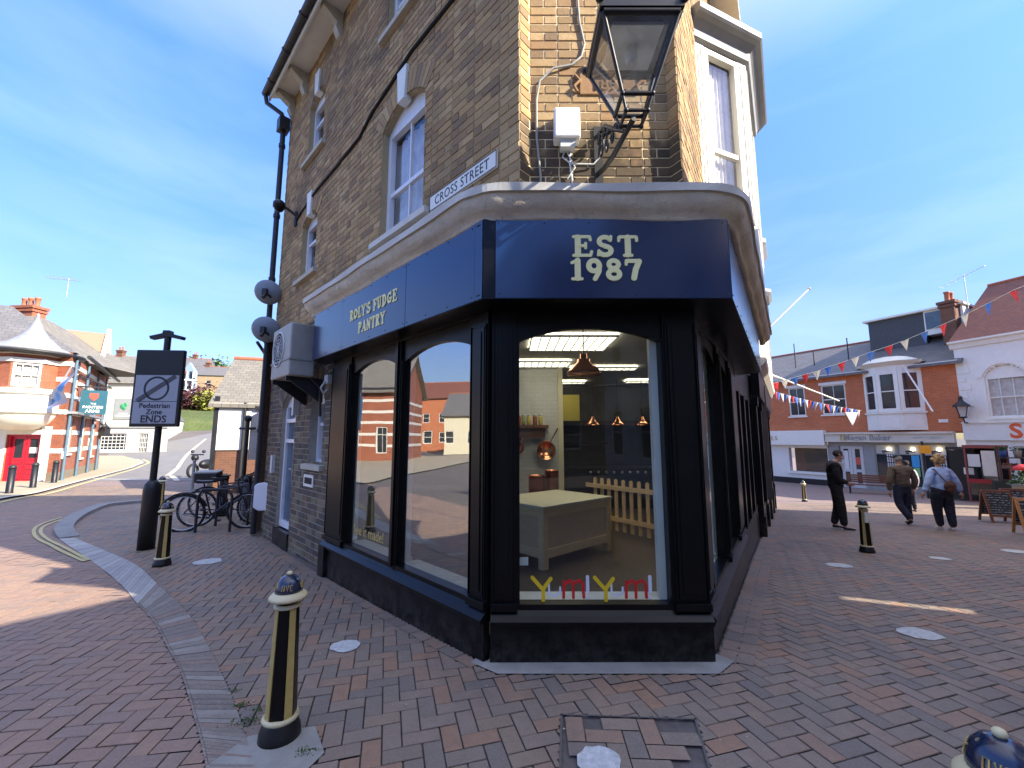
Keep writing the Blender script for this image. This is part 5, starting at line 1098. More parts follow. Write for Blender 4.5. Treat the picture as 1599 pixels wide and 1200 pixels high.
# ---- white terrace carrying on along the right of the shop ----------------
def terrace(s0, s1, lab, bay_s, zf):
    T = thing('terrace_house', lab, 'house', RB.P((s0+s1)/2, -2, 0)); A, B = RB.P(s0, 0, 0), RB.P(s1, 0, 0); C, D_ = RB.P(s1, -7, 0), RB.P(s0, -7, 0)
    F = body(T, [A, B, C, D_], 2.9, 8.3, M['offwhite'], {0: []}); hip(T, [A, B, C, D_], 8.3, 1.5, M['slate'])
    m = MB(); m.fbox(RB, s0, s1, 0, .16, 2.45, 3.05); m.build('fascia', M['black'], T); m = MB(); m.extr(RB, [(0, 3.05), (.18, 3.05), (.30, 3.16), (.32, 3.25), (0, 3.3)], s0, s1); m.build('cornice', M['offwhite'], T)
    m = MB(); m.fbox(RB, s0, s1, -.10, -.05, -.9, 2.45); m.build('glazing', M['pane'], T)
    n_ = int((s1-s0)/1.3)
    for k in range(n_+1):
        s = s0+.08+k*(s1-s0-.16)/n_; m = MB(); m.fbox(RB, s-.11, s+.11, -.05, .08, -.9, 2.46); m.fbox(RB, s-.13, s+.13, -.05, .11, -.9, .05); m.fbox(RB, s-.13, s+.13, -.05, .11, 2.25, 2.45); m.build('pilaster', M['black'], T, bevel=.006)
    m = MB(); m.fbox(RB, s0, s1, -.05, .05, -.9, .12); m.build('stall_riser', M['black'], T)
    a = Vector(RB.P(bay_s, 0, 0)[:2]); b = a+cd*.55; c_ = b+RB.D*.9; d_ = Vector(RB.P(bay_s+2.2, 0, 0)[:2]); m = MB(); m.prism([a, b, c_, d_], 3.3, 3.95); m.build('bay_base', M['white'], T); m = MB(); m.prism([a, b, c_, d_], 5.9, 6.1); bb = m.build('bay_window', M['white'], T); m = MB(); sweep(m, [a, b, c_, d_], [(0, 5.95), (.08, 5.98), (.16, 6.1), (.16, 6.2), (-.3, 6.3)]); m.build('bay_roof', M['lead'], bb)
    for P_, Q_ in ((a, b), (b, c_), (c_, d_)):
        F = toward(Frame(P_, Q_-P_), tuple((P_+Q_)/2+RB.N*5)); L = (Q_-P_).length; window(F, Op(.05, L-.05, 3.95, 5.9), bb, d=.04, name='bay_sash', rails=(.5,), fw=.07)
    m = MB(); m.fbox(RB, s0-.05, s0+.05, 0, .1, 3.2, 8.3); m.build('quoin', M['white'], T); return T
terrace(6.62, 10.4, 'white rendered terrace house next along from the corner shop', 7.2, 3.0)
terrace(10.42, 14.2, 'further white terrace house at the end of the shop row', 11.2, 3.0)
m = MB(); a, b = RB.P(12.6, .1, 5.0), RB.P(14.6, 1.6, 6.9); m.tube([a, b], .035); m.ball(b, .06, 6); fits('flagpole', 'bare white flagpole leaning out from the far terrace house', 'flagpole', m, M['grey'])
m = MB(); a, b = RB.P(13.9, .1, 3.9), RB.P(15.4, 2.2, 2.9); m.tube([a, b], .03); fits('flagpole', 'bare white pole sloping down below the bunting', 'flagpole', m, M['white'])

# ---- red brick shop row across the square ---------------------------------
RA_, RB_ = Vector((20.9, 19.6)), Vector((15.4, 29.8)); RR = toward(Frame(RA_, RB_-RA_), (0, 0)); RL = (RB_-RA_).length; zr = -1.1
row = thing('brick_shop_row', 'orange red brick shop row with white bay, sash windows and slate roof across the square', 'shop building', (18.5, 25, zr))
# positions along the row found from the photograph
def rs(px, z=1.6):
    d = ray(px, 686); det = d[0]*(-RR.D.y)+d[1]*RR.D.x; t = (RR.O.x*(-RR.D.y)+RR.O.y*RR.D.x)/det; X, Y = t*d[0], t*d[1]; return (Vector((X, Y))-RR.O).dot(RR.D)
def rz(px, py):
    s = rs(px); q = RR.P(s, 0, 0); return at(px, py, q.y).z
sB0, sB1 = rs(1452), rs(1358)
w1 = Op(rs(1328), rs(1289), rz(1308, 647), rz(1308, 601)); w2 = Op(rs(1263), rs(1237), rz(1250, 650), rz(1250, 606))
bk = RR.N*-1
pts = [RA_, RB_, RB_+bk*8, RA_+bk*8]
def ez(px, py): return rz(px, py)
Z1 = ez(1470, 568); Fr = body(row, pts, 1.9, Z1, M['redbrick'], {0: [w1, w2]})
for o in (w1, w2): window(RR, o, row, d=.09, fw=.07, rails=(.5,), bars=(.5,), sill=.08, sillmat=M['white'], pane=M['pane']); m = MB(); m.fbox(RR, o.s0-.08, o.s1+.08, -.02, .03, o.z1, o.z1+.16); m.build('lintel', M['white'], row)
gable(row, pts, Z1, 2.2, M['slate'], M['redbrick'], .3, M['white'])
# canted white bay
bd = .55; a, d_ = RR.P(sB1, 0, 0).to_2d(), RR.P(sB0, 0, 0).to_2d(); b, c_ = RR.P(sB1-.75, bd, 0).to_2d(), RR.P(sB0+.75, bd, 0).to_2d()
zb0, zb1, zs0 = rz(1400, 672), rz(1400, 574), rz(1400, 644); m = MB(); m.prism([a, b, c_, d_], zb0, zs0-.02); m.build('bay_base', M['white'], row); m = MB(); m.prism([a, b, c_, d_], zb1-.25, zb1); bb = m.build('bay_window', M['white'], row)
for P_, Q_ in ((a, b), (b, c_), (c_, d_)):
    F = toward(Frame(P_, Q_-P_), (0, 0)); L = (Q_-P_).length; window(F, Op(.01, L-.01, zs0, zb1-.25), bb, d=.04, fw=.17, rails=(.5,), name='bay_sash', sill=.05); m = MB(); m.fbox(F, .1, L-.1, .0, .02, zb0+.12, zs0-.16); m.build('apron_panel', M['white'], bb)
m = MB(); sweep(m, [a, b, c_, d_][::-1] if False else [d_, c_, b, a], [(0, zb1), (.12, zb1), (.2, zb1+.12), (-.3, zb1+.2)]); m.build('bay_cornice', M['white'], bb)
m = MB(); m.fpoly(RR, [(sB1+.2, zb1+.1), (sB0-.2, zb1+.1)]+[((sB0+sB1)/2+(sB0-sB1)/2*math.cos(k*math.pi/8)*.95, zb1+.15+.38*math.sin(k*math.pi/8)) for k in range(9)], -.5, .25); m.build('bay_pediment', M['white'], bb)
m = MB(); p_, q_ = RR.P(rs(1423), .3, rz(1423, 562)), RR.P(rs(1476), 1.0, rz(1476, 644)); m.tube([p_, q_], .035); fits('flagpole', 'bare white flagpole slanting across the brickwork beside the white bay', 'flagpole', m, M['white'])
# dark flat-roofed dormer box, chimney, aerials
dbx = MB(); s0_, s1_ = rs(1440), rs(1346); RD = RR.off(0, -2.2)
dbx.prism([RD.P(s0_, 0, 0)[:2], RD.P(s1_, 0, 0)[:2], RD.P(s1_, -3, 0)[:2], RD.P(s0_, -3, 0)[:2]], Z1+.8, Z1+3.1); dd = dbx.build('roof_box', paint('dark zinc', (.06, .062, .065), .5, .2), row)
m = MB(); m.prism([RD.P(s0_-1.6, .3, 0)[:2], RD.P(s1_+.2, .2, 0)[:2], RD.P(s1_+.2, -3.2, 0)[:2], RD.P(s0_-1.6, -3.2, 0)[:2]], Z1+3.1, Z1+3.2); m.prism([RD.P(s0_-1.5, .1, 0)[:2], RD.P(s0_, .1, 0)[:2], RD.P(s0_, -2, 0)[:2], RD.P(s0_-1.5, -2, 0)[:2]], Z1+1.8, Z1+3.1); m.build('roof_light', M['white'], dd)
m = MB()
for k in range(2): m.fbox(RD, s0_-1.4+k*.72, s0_-.78+k*.72, .1, .13, Z1+2.1, Z1+3.0)
m.build('pane', M['paneblue'], dd)
q = RR.P(rs(1492)+.1, -2.0, 0); chimney(row, q.x, q.y, Z1, Z1+3.3, .7, .55, M['brownbrick'], 2, .4)
for px, py0, py1 in ((1232, 583, 537), (1262, 578, 549), (1318, 540, 528)):
    q = RR.P(rs(px), -1.5, 0); m = MB(); m.tube([(q.x, q.y, 5), (q.x, q.y, at(px, py1, q.y).z)], .03, 5); m.build('vent_pole', M['iron'], row)
# street name plate
m = MB(); m.fbox(RR, rs(1485), rs(1470), 0, .03, rz(1478, 660), rz(1478, 655)); m.build('name_plate', M['white'], row)
# left unit: white front with open shop
def unit_open(): 
    sL0, sL1 = rs(1292), rs(1190); fb, ft = rz(1240, 695), rz(1240, 673)
    U_ = thing('shopfront', 'white shopfront with wide dark opening at the left of the brick row', 'shopfront', RR.P((sL0+sL1)/2, 0, zr), 0); m = MB(); m.fbox(RR, sL0, sL1, 0, .35, fb, ft); m.build('fascia', M['white'], U_); lettering('lettering', 'ATES', RR, rs(1207), (fb+ft)/2-.14, .34, M['gold'], U_, .37, .01, spacing=1.5)
    oo = Op(rs(1291), rs(1231), rz(1260, 737), rz(1260, 700)); m = MB(); plainwall(m, RR.off(0, .03), sL0, sL1, zr-.3, fb, [oo], .3); m.build('wall', M['white'], U_)
    m = MB(); m.fbox(RR, oo.s0-.1, oo.s1+.1, .0, .12, oo.z0-.14, oo.z0); m.build('sill', M['white'], U_); m = MB(); m.fbox(RR, sL0, sL1, .03, .06, zr-.3, oo.z0-.4); m.build('plinth', M['satin'], U_)
    m = MB(); m.fbox(RR, oo.s0-1, oo.s1+1, -2.6, -2.5, zr, fb); m.build('back_wall', paint('shop back wall', (.35, .28, .16)), U_); m = MB(); m.fbox(RR, oo.s0+.9, oo.s0+2.4, -2.0, -1.2, zr, fb); m.build('brick_pier', M['brownbrick'], U_); m = MB(); m.fbox(RR, oo.s0-.2, oo.s0+1.7, -1.1, -.9, zr, fb); m.build('dark_door', M['dark'], U_)
    m = MB(); m.fbox(RR, oo.s0, oo.s1, -.2, -.19, oo.z0, oo.z1); m.build('pane', M['glass'], U_)
    for k in range(2): m = MB(); m.fbox(RR, oo.s1-1.2+k*.0, oo.s1-.75, -2.49, -2.45, .1, .9); m.build('picture', M['brownwood'], U_) if k == 0 else None
unit_open()
# estate agent unit
eL0, eL1 = rs(1494), rs(1293); fb, ft = rz(1400, 691), rz(1400, 678)
E_ = thing('shopfront', 'grey estate agent shopfront with cream fascia and property cards in three windows', 'shopfront', RR.P((eL0+eL1)/2, 0, zr)); m = MB(); m.fbox(RR, eL0, eL1, 0, .30, fb, ft); m.fbox(RR, eL0, eL1, 0, .38, ft, ft+.1); m.build('fascia', paint('cream fascia', (.66, .62, .50), .6, .04), E_)
lettering('lettering', 'Megan Baker', RR, rs(1358), fb+.11, .40, M['grey'], E_, .32, .02, sx=1.0); lettering('lettering', 'estate agents', RR, rs(1452), fb+.2, .2, M['lgrey'], E_, .32, .0)
m = MB()
for k in range(3): m.fbox(RR, rs(1322)-.18+k*.13, rs(1322)-.10+k*.13, .3, .32, fb+.08, fb+.38+.06*k)
m.build('emblem', M['gold'], E_)
eops = [Op(rs(1398), rs(1364), rz(1380, 757), rz(1380, 694)), Op(rs(1436), rs(1400), rz(1418, 762), rz(1418, 694)), Op(rs(1478), rs(1439), rz(1458, 767), rz(1458, 694))]; dop = Op(rs(1347), rs(1309), zr-.1, rz(1330, 697))
m = MB(); plainwall(m, RR.off(0, .02), eL0, eL1, zr-.4, fb, eops+[dop], .12); m.build('wall', M['grey'], E_)
tint = paint('window band', (.50, .52, .46), .5, .04); card = paint('property card', (.74, .74, .72), .5, .04); pht = island('property photographs', [(.10, .16, .25), (.2, .22, .15), (.3, .2, .15), (.12, .2, .1), (.35, .35, .38)], .5, 4, 0, bmp=0)
for i, o in enumerate(eops):
    fr = window(RR, o, E_, d=.06, fw=.05, rails=(.76,), pane=M['pane'], mat=M['grey']); m = MB(); m.fbox(RR, o.s0+.05, o.s1-.05, -.06, -.045, o.z0+(o.z1-o.z0)*.77, o.z1-.05); m.build('header', tint, fr); m = MB(); b_ = (o.s0+o.s1)/2
    m.fbox(RR, b_-.2, b_+.16, -.045, -.035, o.z1-.40, o.z1-.32); m.fbox(RR, b_+.02, b_+.14, -.045, -.035, o.z1-.5, o.z1-.42); m.build('lettering', M['iron'], fr)
    m = MB(); mp = MB(); n_ = 4
    if i == 1:
        mm = MB(); mm.fbox(RR, o.s0+.1, o.s1-.5, -.045, -.035, o.z0+1.0, o.z0+(o.z1-o.z0)*.74); mm.build('poster', paint('blue poster', (.05, .35, .7), .5), fr); mm = MB(); mm.fbox(RR, o.s0+.12, o.s1-.55, -.035, -.03, o.z0+.55, o.z0+.98); mm.build('poster', paint('green poster', (.25, .55, .2), .5), fr); mm = MB(); mm.fbox(RR, o.s0+.3, o.s1-.6, -.03, -.025, o.z0+1.1, o.z0+1.5); mm.build('map', paint('pale map', (.7, .7, .6), .5), fr)
    else:
        for r in range(5):
            for c in range(4):
                s = o.s0+.10+c*(o.w-.55)/4; z = o.z0+.25+r*(o.z1-o.z0)*.145; m.fbox(RR, s, s+(o.w-.55)/4-.04, -.045, -.038, z, z+(o.z1-o.z0)*.125); mp.fbox(RR, s+.03, s+(o.w-.55)/4-.07, -.038, -.034, z+.08, z+(o.z1-o.z0)*.125-.02)
        m.build('cards', card, fr); mp.build('photographs', pht, fr)
    q = RR.P(o.s0+.25, .0, o.z1-.35); m = MB(); m.ball(RR.P(o.s0+.3, -.03, o.z1-.25), .08, 8); m.build('spotlight', emit('window spotlight', (1, .75, .45), 5), fr)
for a_, b_ in ((dop.s0+.05, dop.c-.01), (dop.c+.01, dop.s1-.05)):
    m = MB(); m.fbox(RR, a_, a_+.14, -.1, -.04, zr, dop.z1); m.fbox(RR, b_-.14, b_, -.1, -.04, zr, dop.z1); m.fbox(RR, a_+.14, b_-.14, -.1, -.042, zr, zr+.25); m.fbox(RR, a_+.14, b_-.14, -.1, -.042, zr+.85, zr+1.0); m.fbox(RR, a_+.14, b_-.14, -.1, -.042, dop.z1-.15, dop.z1); dd = m.build('door', M['lgrey'], E_); m = MB(); m.fbox(RR, a_+.14, b_-.14, -.09, -.07, zr+.25, dop.z1-.15); m.build('pane', M['pane'], dd)
m = MB(); m.fbox(RR, dop.s0+.15, dop.c-.15, -.065, -.05, .15, .55); m.build('poster', paint('red poster', (.6, .1, .06)), E_); m = MB(); m.fbox(RR, dop.c+.18, dop.s1-.2, -.065, -.05, -.1, .9); m.build('poster', card, E_)
# ---- white rendered shop at the right edge --------------------------------
WA = Vector(RA_); WD = Vector((.33, -.95)).normalized(); WR = toward(Frame(WA, WD), (0, 0)); WL = 6.2
def ws(px):
    d = ray(px, 686); det = d[0]*(-WR.D.y)+d[1]*WR.D.x; t = (WR.O.x*(-WR.D.y)+WR.O.y*WR.D.x)/det; return (Vector((t*d[0], t*d[1]))-WR.O).dot(WR.D)
def wz(px, py): q = WR.P(ws(px), 0, 0); return at(px, py, q.y).z
Wt = thing('white_shop', 'white rendered shop with arched upper window and red clay tiled roof at the right edge', 'shop building', (22, 17, -1.1)); WE = WA+WD*WL; wk = -WR.N
s_a = ws(1551); wop = Op(s_a, s_a+1.25, wz(1560, 652), wz(1560, 590), .0); aw = Op(s_a, s_a+1.25, wz(1560, 652), wz(1560, 590), .5); zt = wz(1540, 533)
lowop = Op(ws(1583), ws(1583)+2.4, .0, wz(1590, 697))
Fq = body(Wt, [WA, WE, WE+wk*8, WA+wk*8], -1.4, zt, M['white'], {0: [aw, lowop]}); window(WR, aw, Wt, d=.12, fw=.07, rails=(.5,), bars=(.33, .66), sill=.1, sillmat=M['white'], pane=M['glass'], curtain=.95); window(WR, lowop, Wt, d=.1, fw=.08, rails=(), bars=(.5,))
aw2 = Op(s_a+2.6, s_a+3.85, aw.z0, aw.z1, .5)
m = MB(); A0, A1 = aw.arc(14, .08), aw.arc(14, .26)
for (p, q), (r, s), in zip(zip(A0, A0[1:]), zip(A1, A1[1:])): m.fpoly(WR, [p, q, s, r], 0, .05)
m.build('arch_moulding', M['white'], Wt); m = MB(); m.extr(WR, [(0, zt-.28), (.08, zt-.24), (.12, zt-.06), (.25, zt), (.25, zt+.08), (0, zt+.08)], -.1, WL); m.build('cornice', M['white'], Wt)
m = MB(); fz0, fz1 = wz(1550, 688), wz(1550, 661); m.fbox(WR, .0, WL, 0, .10, fz0, fz1); m.fbox(WR, 0, WL, 0, .16, fz1, fz1+.07); m.build('fascia', M['white'], Wt)
lettering('lettering', 'S', WR, ws(1591), fz0+.12, .85, paint('orange red letters', (.75, .12, .03)), Wt, .11, .03)
for k in range(9): m = MB(); m.fbox(WR, .05, .45 if k % 2 else .30, 0, .03, 1.9+k*.38, 2.2+k*.38); m.build('quoin', M['white'], Wt)
gable(Wt, [WA, WE, WE+wk*8, WA+wk*8], zt+.08, 3.2, M['tile'], M['tile'], .1)
q = WR.P(2.5, -2, 0); m = MB(); m.tube([RR.P(-.2, -2, 8), RR.P(-.2, -2, 9.8)], .02, 5); m.tube([RR.P(.8, -2.5, 9.5), RR.P(-1.0, -1.8, 9.9)], .014, 5)
for k in range(7): a = RR.P(.8-k*.28, -2.5+k*.11, 9.5+k*.06); m.tube([a-Vector((.25, .1, .0)), a+Vector((.25, .1, .0))], .008, 4)
fits('tv_aerial', 'thin television aerial above the red tiled roof', 'aerial', m, M['aluminium'])
# wall lantern on the white shop
q = WR.P(ws(1518), .45, 0); zc = wz(1518, 652); LT = thing('wall_lantern', 'black four sided lantern on a bracket at the corner of the white shop', 'lantern', (q.x, q.y, zc)); m = MB(); m.lathe([(.13, 0), (.24, .48)], (q.x, q.y, zc), 4, 0, False); m.build('glazing', paint('lantern glazing', (.5, .5, .46), .2), LT); m = MB(); m.lathe([(.30, .48), (.28, .54), (.1, .72), (.06, .86), (.1, .88), (.02, .98)], (q.x, q.y, zc), 8, 0, False); m.lathe([(.05, -.06), (.15, -.02), (.14, .02)], (q.x, q.y, zc), 8); m.tube([WR.P(ws(1518), 0, zc-.25), WR.P(ws(1518), .35, zc-.25), WR.P(ws(1518), .45, zc-.05)], .03)
for k in range(4):
    a = k*math.pi/2; m.tube([(q.x+.13*math.cos(a), q.y+.13*math.sin(a), zc), (q.x+.25*math.cos(a), q.y+.25*math.sin(a), zc+.48)], .018, 5)
m.build('frame', M['iron'], LT)

# ---- buildings behind and beside the camera (they shade and are mirrored) --
def plain_block(lab, pts, z1, mat, floors, roof, rmat, rh=2.0, n=3, cat='building', ov=.3):
    c = sum((Vector(p[:2]) for p in pts), Vector((0, 0)))/len(pts); T = thing('house', lab, cat, (c.x, c.y, 0), 0, 'buildings on the near side of the square'); wins = {}
    for i in range(2):
        L = (Vector(pts[(i+1) % 4])-Vector(pts[i])).length; k = max(1, int(L/2.1)); wins[i] = [Op(.5+q*L/k, 1.5+q*L/k, z, z+1.5) for q in range(k) for z in floors]
    F = body(T, pts, -1, z1, mat, wins); wins_for(T, F, wins, fw=.08)
    hip(T, pts, z1, rh, rmat, ov) if roof == 'hip' else gable(T, pts, z1, rh, rmat, mat, .2)
    return T
plain_block('grey brick townhouse close on the right behind the camera', [(5.45, .50), (7.36, 2.9), (11.9, .79), (9.9, -3.1)], 7.0, M['greybrick'], (1, 4.2), 'hip', M['slate'], 1.2, ov=.03)
plain_block('narrow grey brick house past the added sunlight gap outside the frame', [(7.45, 3.01), (9.0, 4.9), (13.5, 1.4), (11.99, .89)], 7.0, M['greybrick'], (1, 4.2), 'hip', M['slate'], 1.2, ov=.03)  # narrow gap before it added to pass a streak of sun
plain_block('tall rendered townhouse behind the camera', [(3.3, -8.2), (4.15, -1.7), (9.1, -5.5), (10, -9)], 10.4, M['offwhite'], (1, 4, 7), 'hip', M['slate'], 1.6)
plain_block('red brick shop building right of the square outside the frame', [(9.15, 5.0), (17.2, 10.8), (21, 6), (13.6, 1.5)], 7.4, M['redbrick'], (.6, 3.8), 'hip', M['tile'], 1.6)
aw_ = toward(Frame((7.36, 2.9), (.09, .11)), (0, 0)); m = MB(); m.fbox(aw_, -.05, .19, -.25, -.02, -.5, 2.05); fits('sun_blocker_low', 'added low sun blocker in the gap right of the camera', 'wall', m, M['greybrick']); m = MB(); m.fbox(aw_, -.05, .19, -.25, -.02, 2.85, 7.0); fits('sun_blocker_high', 'added high sun blocker in the gap right of the camera', 'wall', m, M['greybrick'])  # unseen blockers added low and high, trimming the sun through the gap
plain_block('low pale shop close on the right behind the camera', [(4.35, -1.1), (5.4, .42), (9.6, -3.0), (8.6, -4.6)], 6.5, M['offwhite'], (1,), 'hip', M['slate'], .5)
plain_block('tall grey brick house straight behind the camera', [(6.5, -13.5), (1.2, -13.5), (1.2, -21), (6.5, -21)], 10.5, M['greybrick'], (1, 4, 7.2), 'hip', M['slate'], 2)
plain_block('cream gabled house straight behind the camera across the junction', [(1.0, -15), (-6, -15), (-6, -23), (1.0, -23)], 6.2, M['cream'], (1, 3.8), 'gable', M['slate'], 3.0)
plain_block('brown brick house further left behind the camera', [(-8, -15), (-15, -13), (-17, -20), (-10, -22)], 5.6, M['brownbrick'], (1, 3.6), 'gable', M['tile'], 2.8)
# ================================================================ STREET OBJECTS
# ---- black and gold bollards ----
def make_bollard():
    T = thing('bollard', 'x', 'bollard', (0, 0, 0), 0, 'black and gold cast iron bollards'); n = 8
    m = MB(); m.lathe([(.112, 0), (.108, .04), (.092, .085), (.087, .10)], (0, 0, 0), 24); m.build('base', M['satin'], T)
    m = MB(); r0, r1 = .082, .063; z0, z1 = .10, .70
    for k in range(n):
        a0, a1 = (k+.0)*math.pi/4+.2, (k+1)*math.pi/4+.2; P = [(r0*math.cos(a0), r0*math.sin(a0), z0), (r0*math.cos(a1), r0*math.sin(a1), z0), (r1*math.cos(a1), r1*math.sin(a1), z1), (r1*math.cos(a0), r1*math.sin(a0), z1)]
        m.add(P, [(0, 1, 2, 3)], 0)
    m.build('shaft', M['black'], T)
    m = MB()
    for k in range(0, n, 2):
        a0, a1 = k*math.pi/4+.2+.12, (k+1)*math.pi/4+.2-.12; q = 1.035
        P = [(r0*q*math.cos(a0), r0*q*math.sin(a0), z0), (r0*q*math.cos(a1), r0*q*math.sin(a1), z0), (r1*q*math.cos(a1), r1*q*math.sin(a1), z1), (r1*q*math.cos(a0), r1*q*math.sin(a0), z1)]; Q = [(x*.9, y*.9, z) for x, y, z in P]
        m.add(P+Q, [(0, 1, 2, 3), (0, 1, 5, 4), (1, 2, 6, 5), (2, 3, 7, 6), (3, 0, 4, 7)])
    m.build('gold_facets', M['gold'], T)
    m = MB(); m.lathe([(.092, .095), (.100, .105), (.092, .12), (.084, .12)], (0, 0, 0), 24); m.lathe([(.06, .695), (.074, .70), (.076, .71), (.066, .72)], (0, 0, 0), 24); m.build('gold_ring', M['palegold'], T)
    m = MB(); m.lathe([(.064, .70), (.055, .725), (.066, .74)], (0, 0, 0), 20); m.build('neck', M['black'], T)
    m = MB(); m.lathe([(.06, .735), (.094, .742), (.106, .750), (.103, .762), (.082, .782), (.070, .788)], (0, 0, 0), 28); m.build('brim', M['palegold'], T)
    m = MB(); m.lathe([(.076, .782), (.074, .81), (.062, .845), (.042, .868), (.018, .876)], (0, 0, 0), 24); dm = m.build('dome', paint('dark blue dome', (.012, .022, .055), .22, .3, coat=.4), T)
    m = MB(); m.ball((0, 0, .885), .017, 8, 0, (1, 1, .8)); m.build('finial', M['palegold'], T)
    m = MB()
    for a in (0, math.pi/2, math.pi, 3*math.pi/2):
        for dx, pl in ((-.022, [(-.006, 0), (-.006, .03), (.006, .03), (.006, 0)]), (0, [(-.006, .03), (0, 0), (.006, .03)]), (.02, [(.006, .028), (-.005, .028), (-.005, .0), (.006, 0)])):
            pts = []
            for u, v in pl:
                an = a+(dx+u)/.07; z = .805+v; r = .0765-(v/.04)*.012; pts.append((r*math.cos(an), r*math.sin(an), z))
            m.tube(pts, .0026, 5)
    m.build('raised_letters', M['gold'], T)
    for c in T.children:
        if c.name.split('.')[0] in ('base', 'neck', 'brim', 'dome', 'gold_ring'): pass
    return T
B0 = make_bollard(); ub = []
def put(px, py, lab, rz=0, sc_=1, dz=0, proto=None, used=None):
    p = g(px, py); return place(proto or B0, ub if used is None else used, (p.x, p.y, p.z+dz), rz, lab)
put(437, 1150, 'large black and gold bollard in the left foreground on a cement patch', .35)
bl = g(1557, 1350); place(B0, ub, (1.265, 1.20, 0), .6, 'bollard cut off by the bottom right corner of the picture')
put(253, 884, 'black and gold bollard just right of the pedestrian zone sign post', .2); put(249, 798, 'black and gold bollard behind the sign post by the bicycles', .5)
put(1355, 863, 'dark bollard with white tag between the two men', .1); put(1257, 784, 'gold bollard standing in the sunlit strip', .3); put(1207, 750, 'small distant bollard by the white shopfront', .1)
q = g(1355, 863); m = MB(); m.box(q.x-.055, q.x+.0, q.y-.098, q.y-.066, q.z+.48, q.z+.65); tg = fits('tag', 'white reflective tag fixed on the dark bollard between the two men', 'tag', m, M['white'])
for o_ in list(COL.objects):
    if o_.parent is None and o_.name.split('.')[0] == 'bollard': o_.scale = (.95, .95, .95)
# plain round bollards
def make_post(h=.95, r=.09):
    T = thing('black_bollard', 'x', 'bollard', (0, 0, 0), 0, 'plain black bollards'); m = MB(); m.lathe([(r*1.1, 0), (r*1.1, .08), (r, .1), (r, h-.12)], (0, 0, 0), 16); m.build('shaft', M['satin'], T); m = MB(); m.lathe([(r*1.08, h-.12), (r*1.08, h-.07), (r*.9, h-.03), (r*.5, h)], (0, 0, 0), 16); m.build('cap', M['iron'], T); return T
B1 = make_post(); u1 = []
for px, py, lab in ((14, 773, 'plain black bollard left of the red pub doors'), (51, 764, 'plain black bollard below the right hand red pub door'), (84, 756, 'plain black bollard at the pub corner')): put(px, py, lab, proto=B1, used=u1)
put(346, 806, 'plain black bollard hidden behind the bicycles', proto=B1, used=u1); put(383, 812, 'black bollard between the bicycles and the end of the shop', proto=B1, used=u1); put(397, 816, 'black bollard beside the utility box', proto=B1, used=u1)
m = MB(); p = g(300, 765); m.tube([(p.x, p.y, p.z), (p.x, p.y, p.z+1.0)], .05); m.lathe([(.055, 1.0), (.03, 1.05), (.001, 1.06)], tuple(p), 10); m.box(p.x-.15, p.x+.15, p.y-.15, p.y+.15, p.z, p.z+.02); fits('steel_post', 'slim grey steel post at the corner of the side pavement', 'post', m, M['grey'])
# ---- pedestrian zone sign ----
p = g(228, 858); T = thing('traffic_sign', 'dark backlit post with pedestrian zone ends sign at the left kerb', 'road sign', tuple(p))
m = MB(); m.lathe([(.115, 0), (.115, .92), (.10, 1.0), (.055, 1.06)], tuple(p), 14); m.tube([p+Vector((0, 0, 1.0)), p+Vector((0, 0, 3.45))], .048, 12); m.build('pole', M['satin'], T)
GF2 = Frame((p.x, p.y-.07), (1, .07), (.07, -1)); zt, zb = at(248, 549, p.y).z, at(245, 667, p.y).z; hw = .37
m = MB(); m.fbox(GF2, -hw, hw, -.02, .05, zb, zt); m.build('housing', M['satin'], T, bevel=.015)
m = MB(); m.fbox(GF2, -hw+.04, hw-.04, .05, .055, zb+.05, zb+.83); m.build('sign_face', paint('dull sign face', (.32, .34, .38), .5, .06), T)
sf = paint('sign ink', (.015, .015, .02), .5, .1); mid = zb+.58
m = MB(); m.fbox(GF2, -hw+.04, hw-.04, .055, .0575, zb+.40, zb+.408); cx_, cz_ = .0, zb+.615
for k in range(40):
    a0, a1 = k*math.pi/20, (k+1)*math.pi/20; r0, r1 = .165, .195; m.fpoly(GF2, [(cx_+r*math.cos(a), cz_+r*math.sin(a)) for r, a in ((r0, a0), (r1, a0), (r1, a1), (r0, a1))], .055, .058)
for k in range(-2, 3):
    o_ = k*.011; m.fpoly(GF2, [(cx_-.28+o_, cz_-.20-o_), (cx_-.275+o_, cz_-.205-o_), (cx_+.28+o_, cz_+.20-o_), (cx_+.275+o_, cz_+.205-o_)], .055, .059+.0002*k)
m.build('symbol', sf, T)
GF3 = GF2; lettering('lettering', 'Pedestrian', GF3, 0, zb+.30, .112, sf, T, .0565, .006); lettering('lettering', 'Zone', GF3, 0, zb+.20, .112, sf, T, .0565, .006); lettering('lettering', 'ENDS', GF3, 0, zb+.07, .16, sf, T, .0565, .012)
m = MB(); zz = p.z+3.40; m.fpoly(GF2, [(-.26, zz), (-.24, zz-.05), (0, zz+.0), (.24, zz-.05), (.26, zz), (.06, zz+.05), (.05, zz+.10), (-.05, zz+.10), (-.06, zz+.05)], -.12, -.02); m.build('lamp_hood', M['satin'], T)
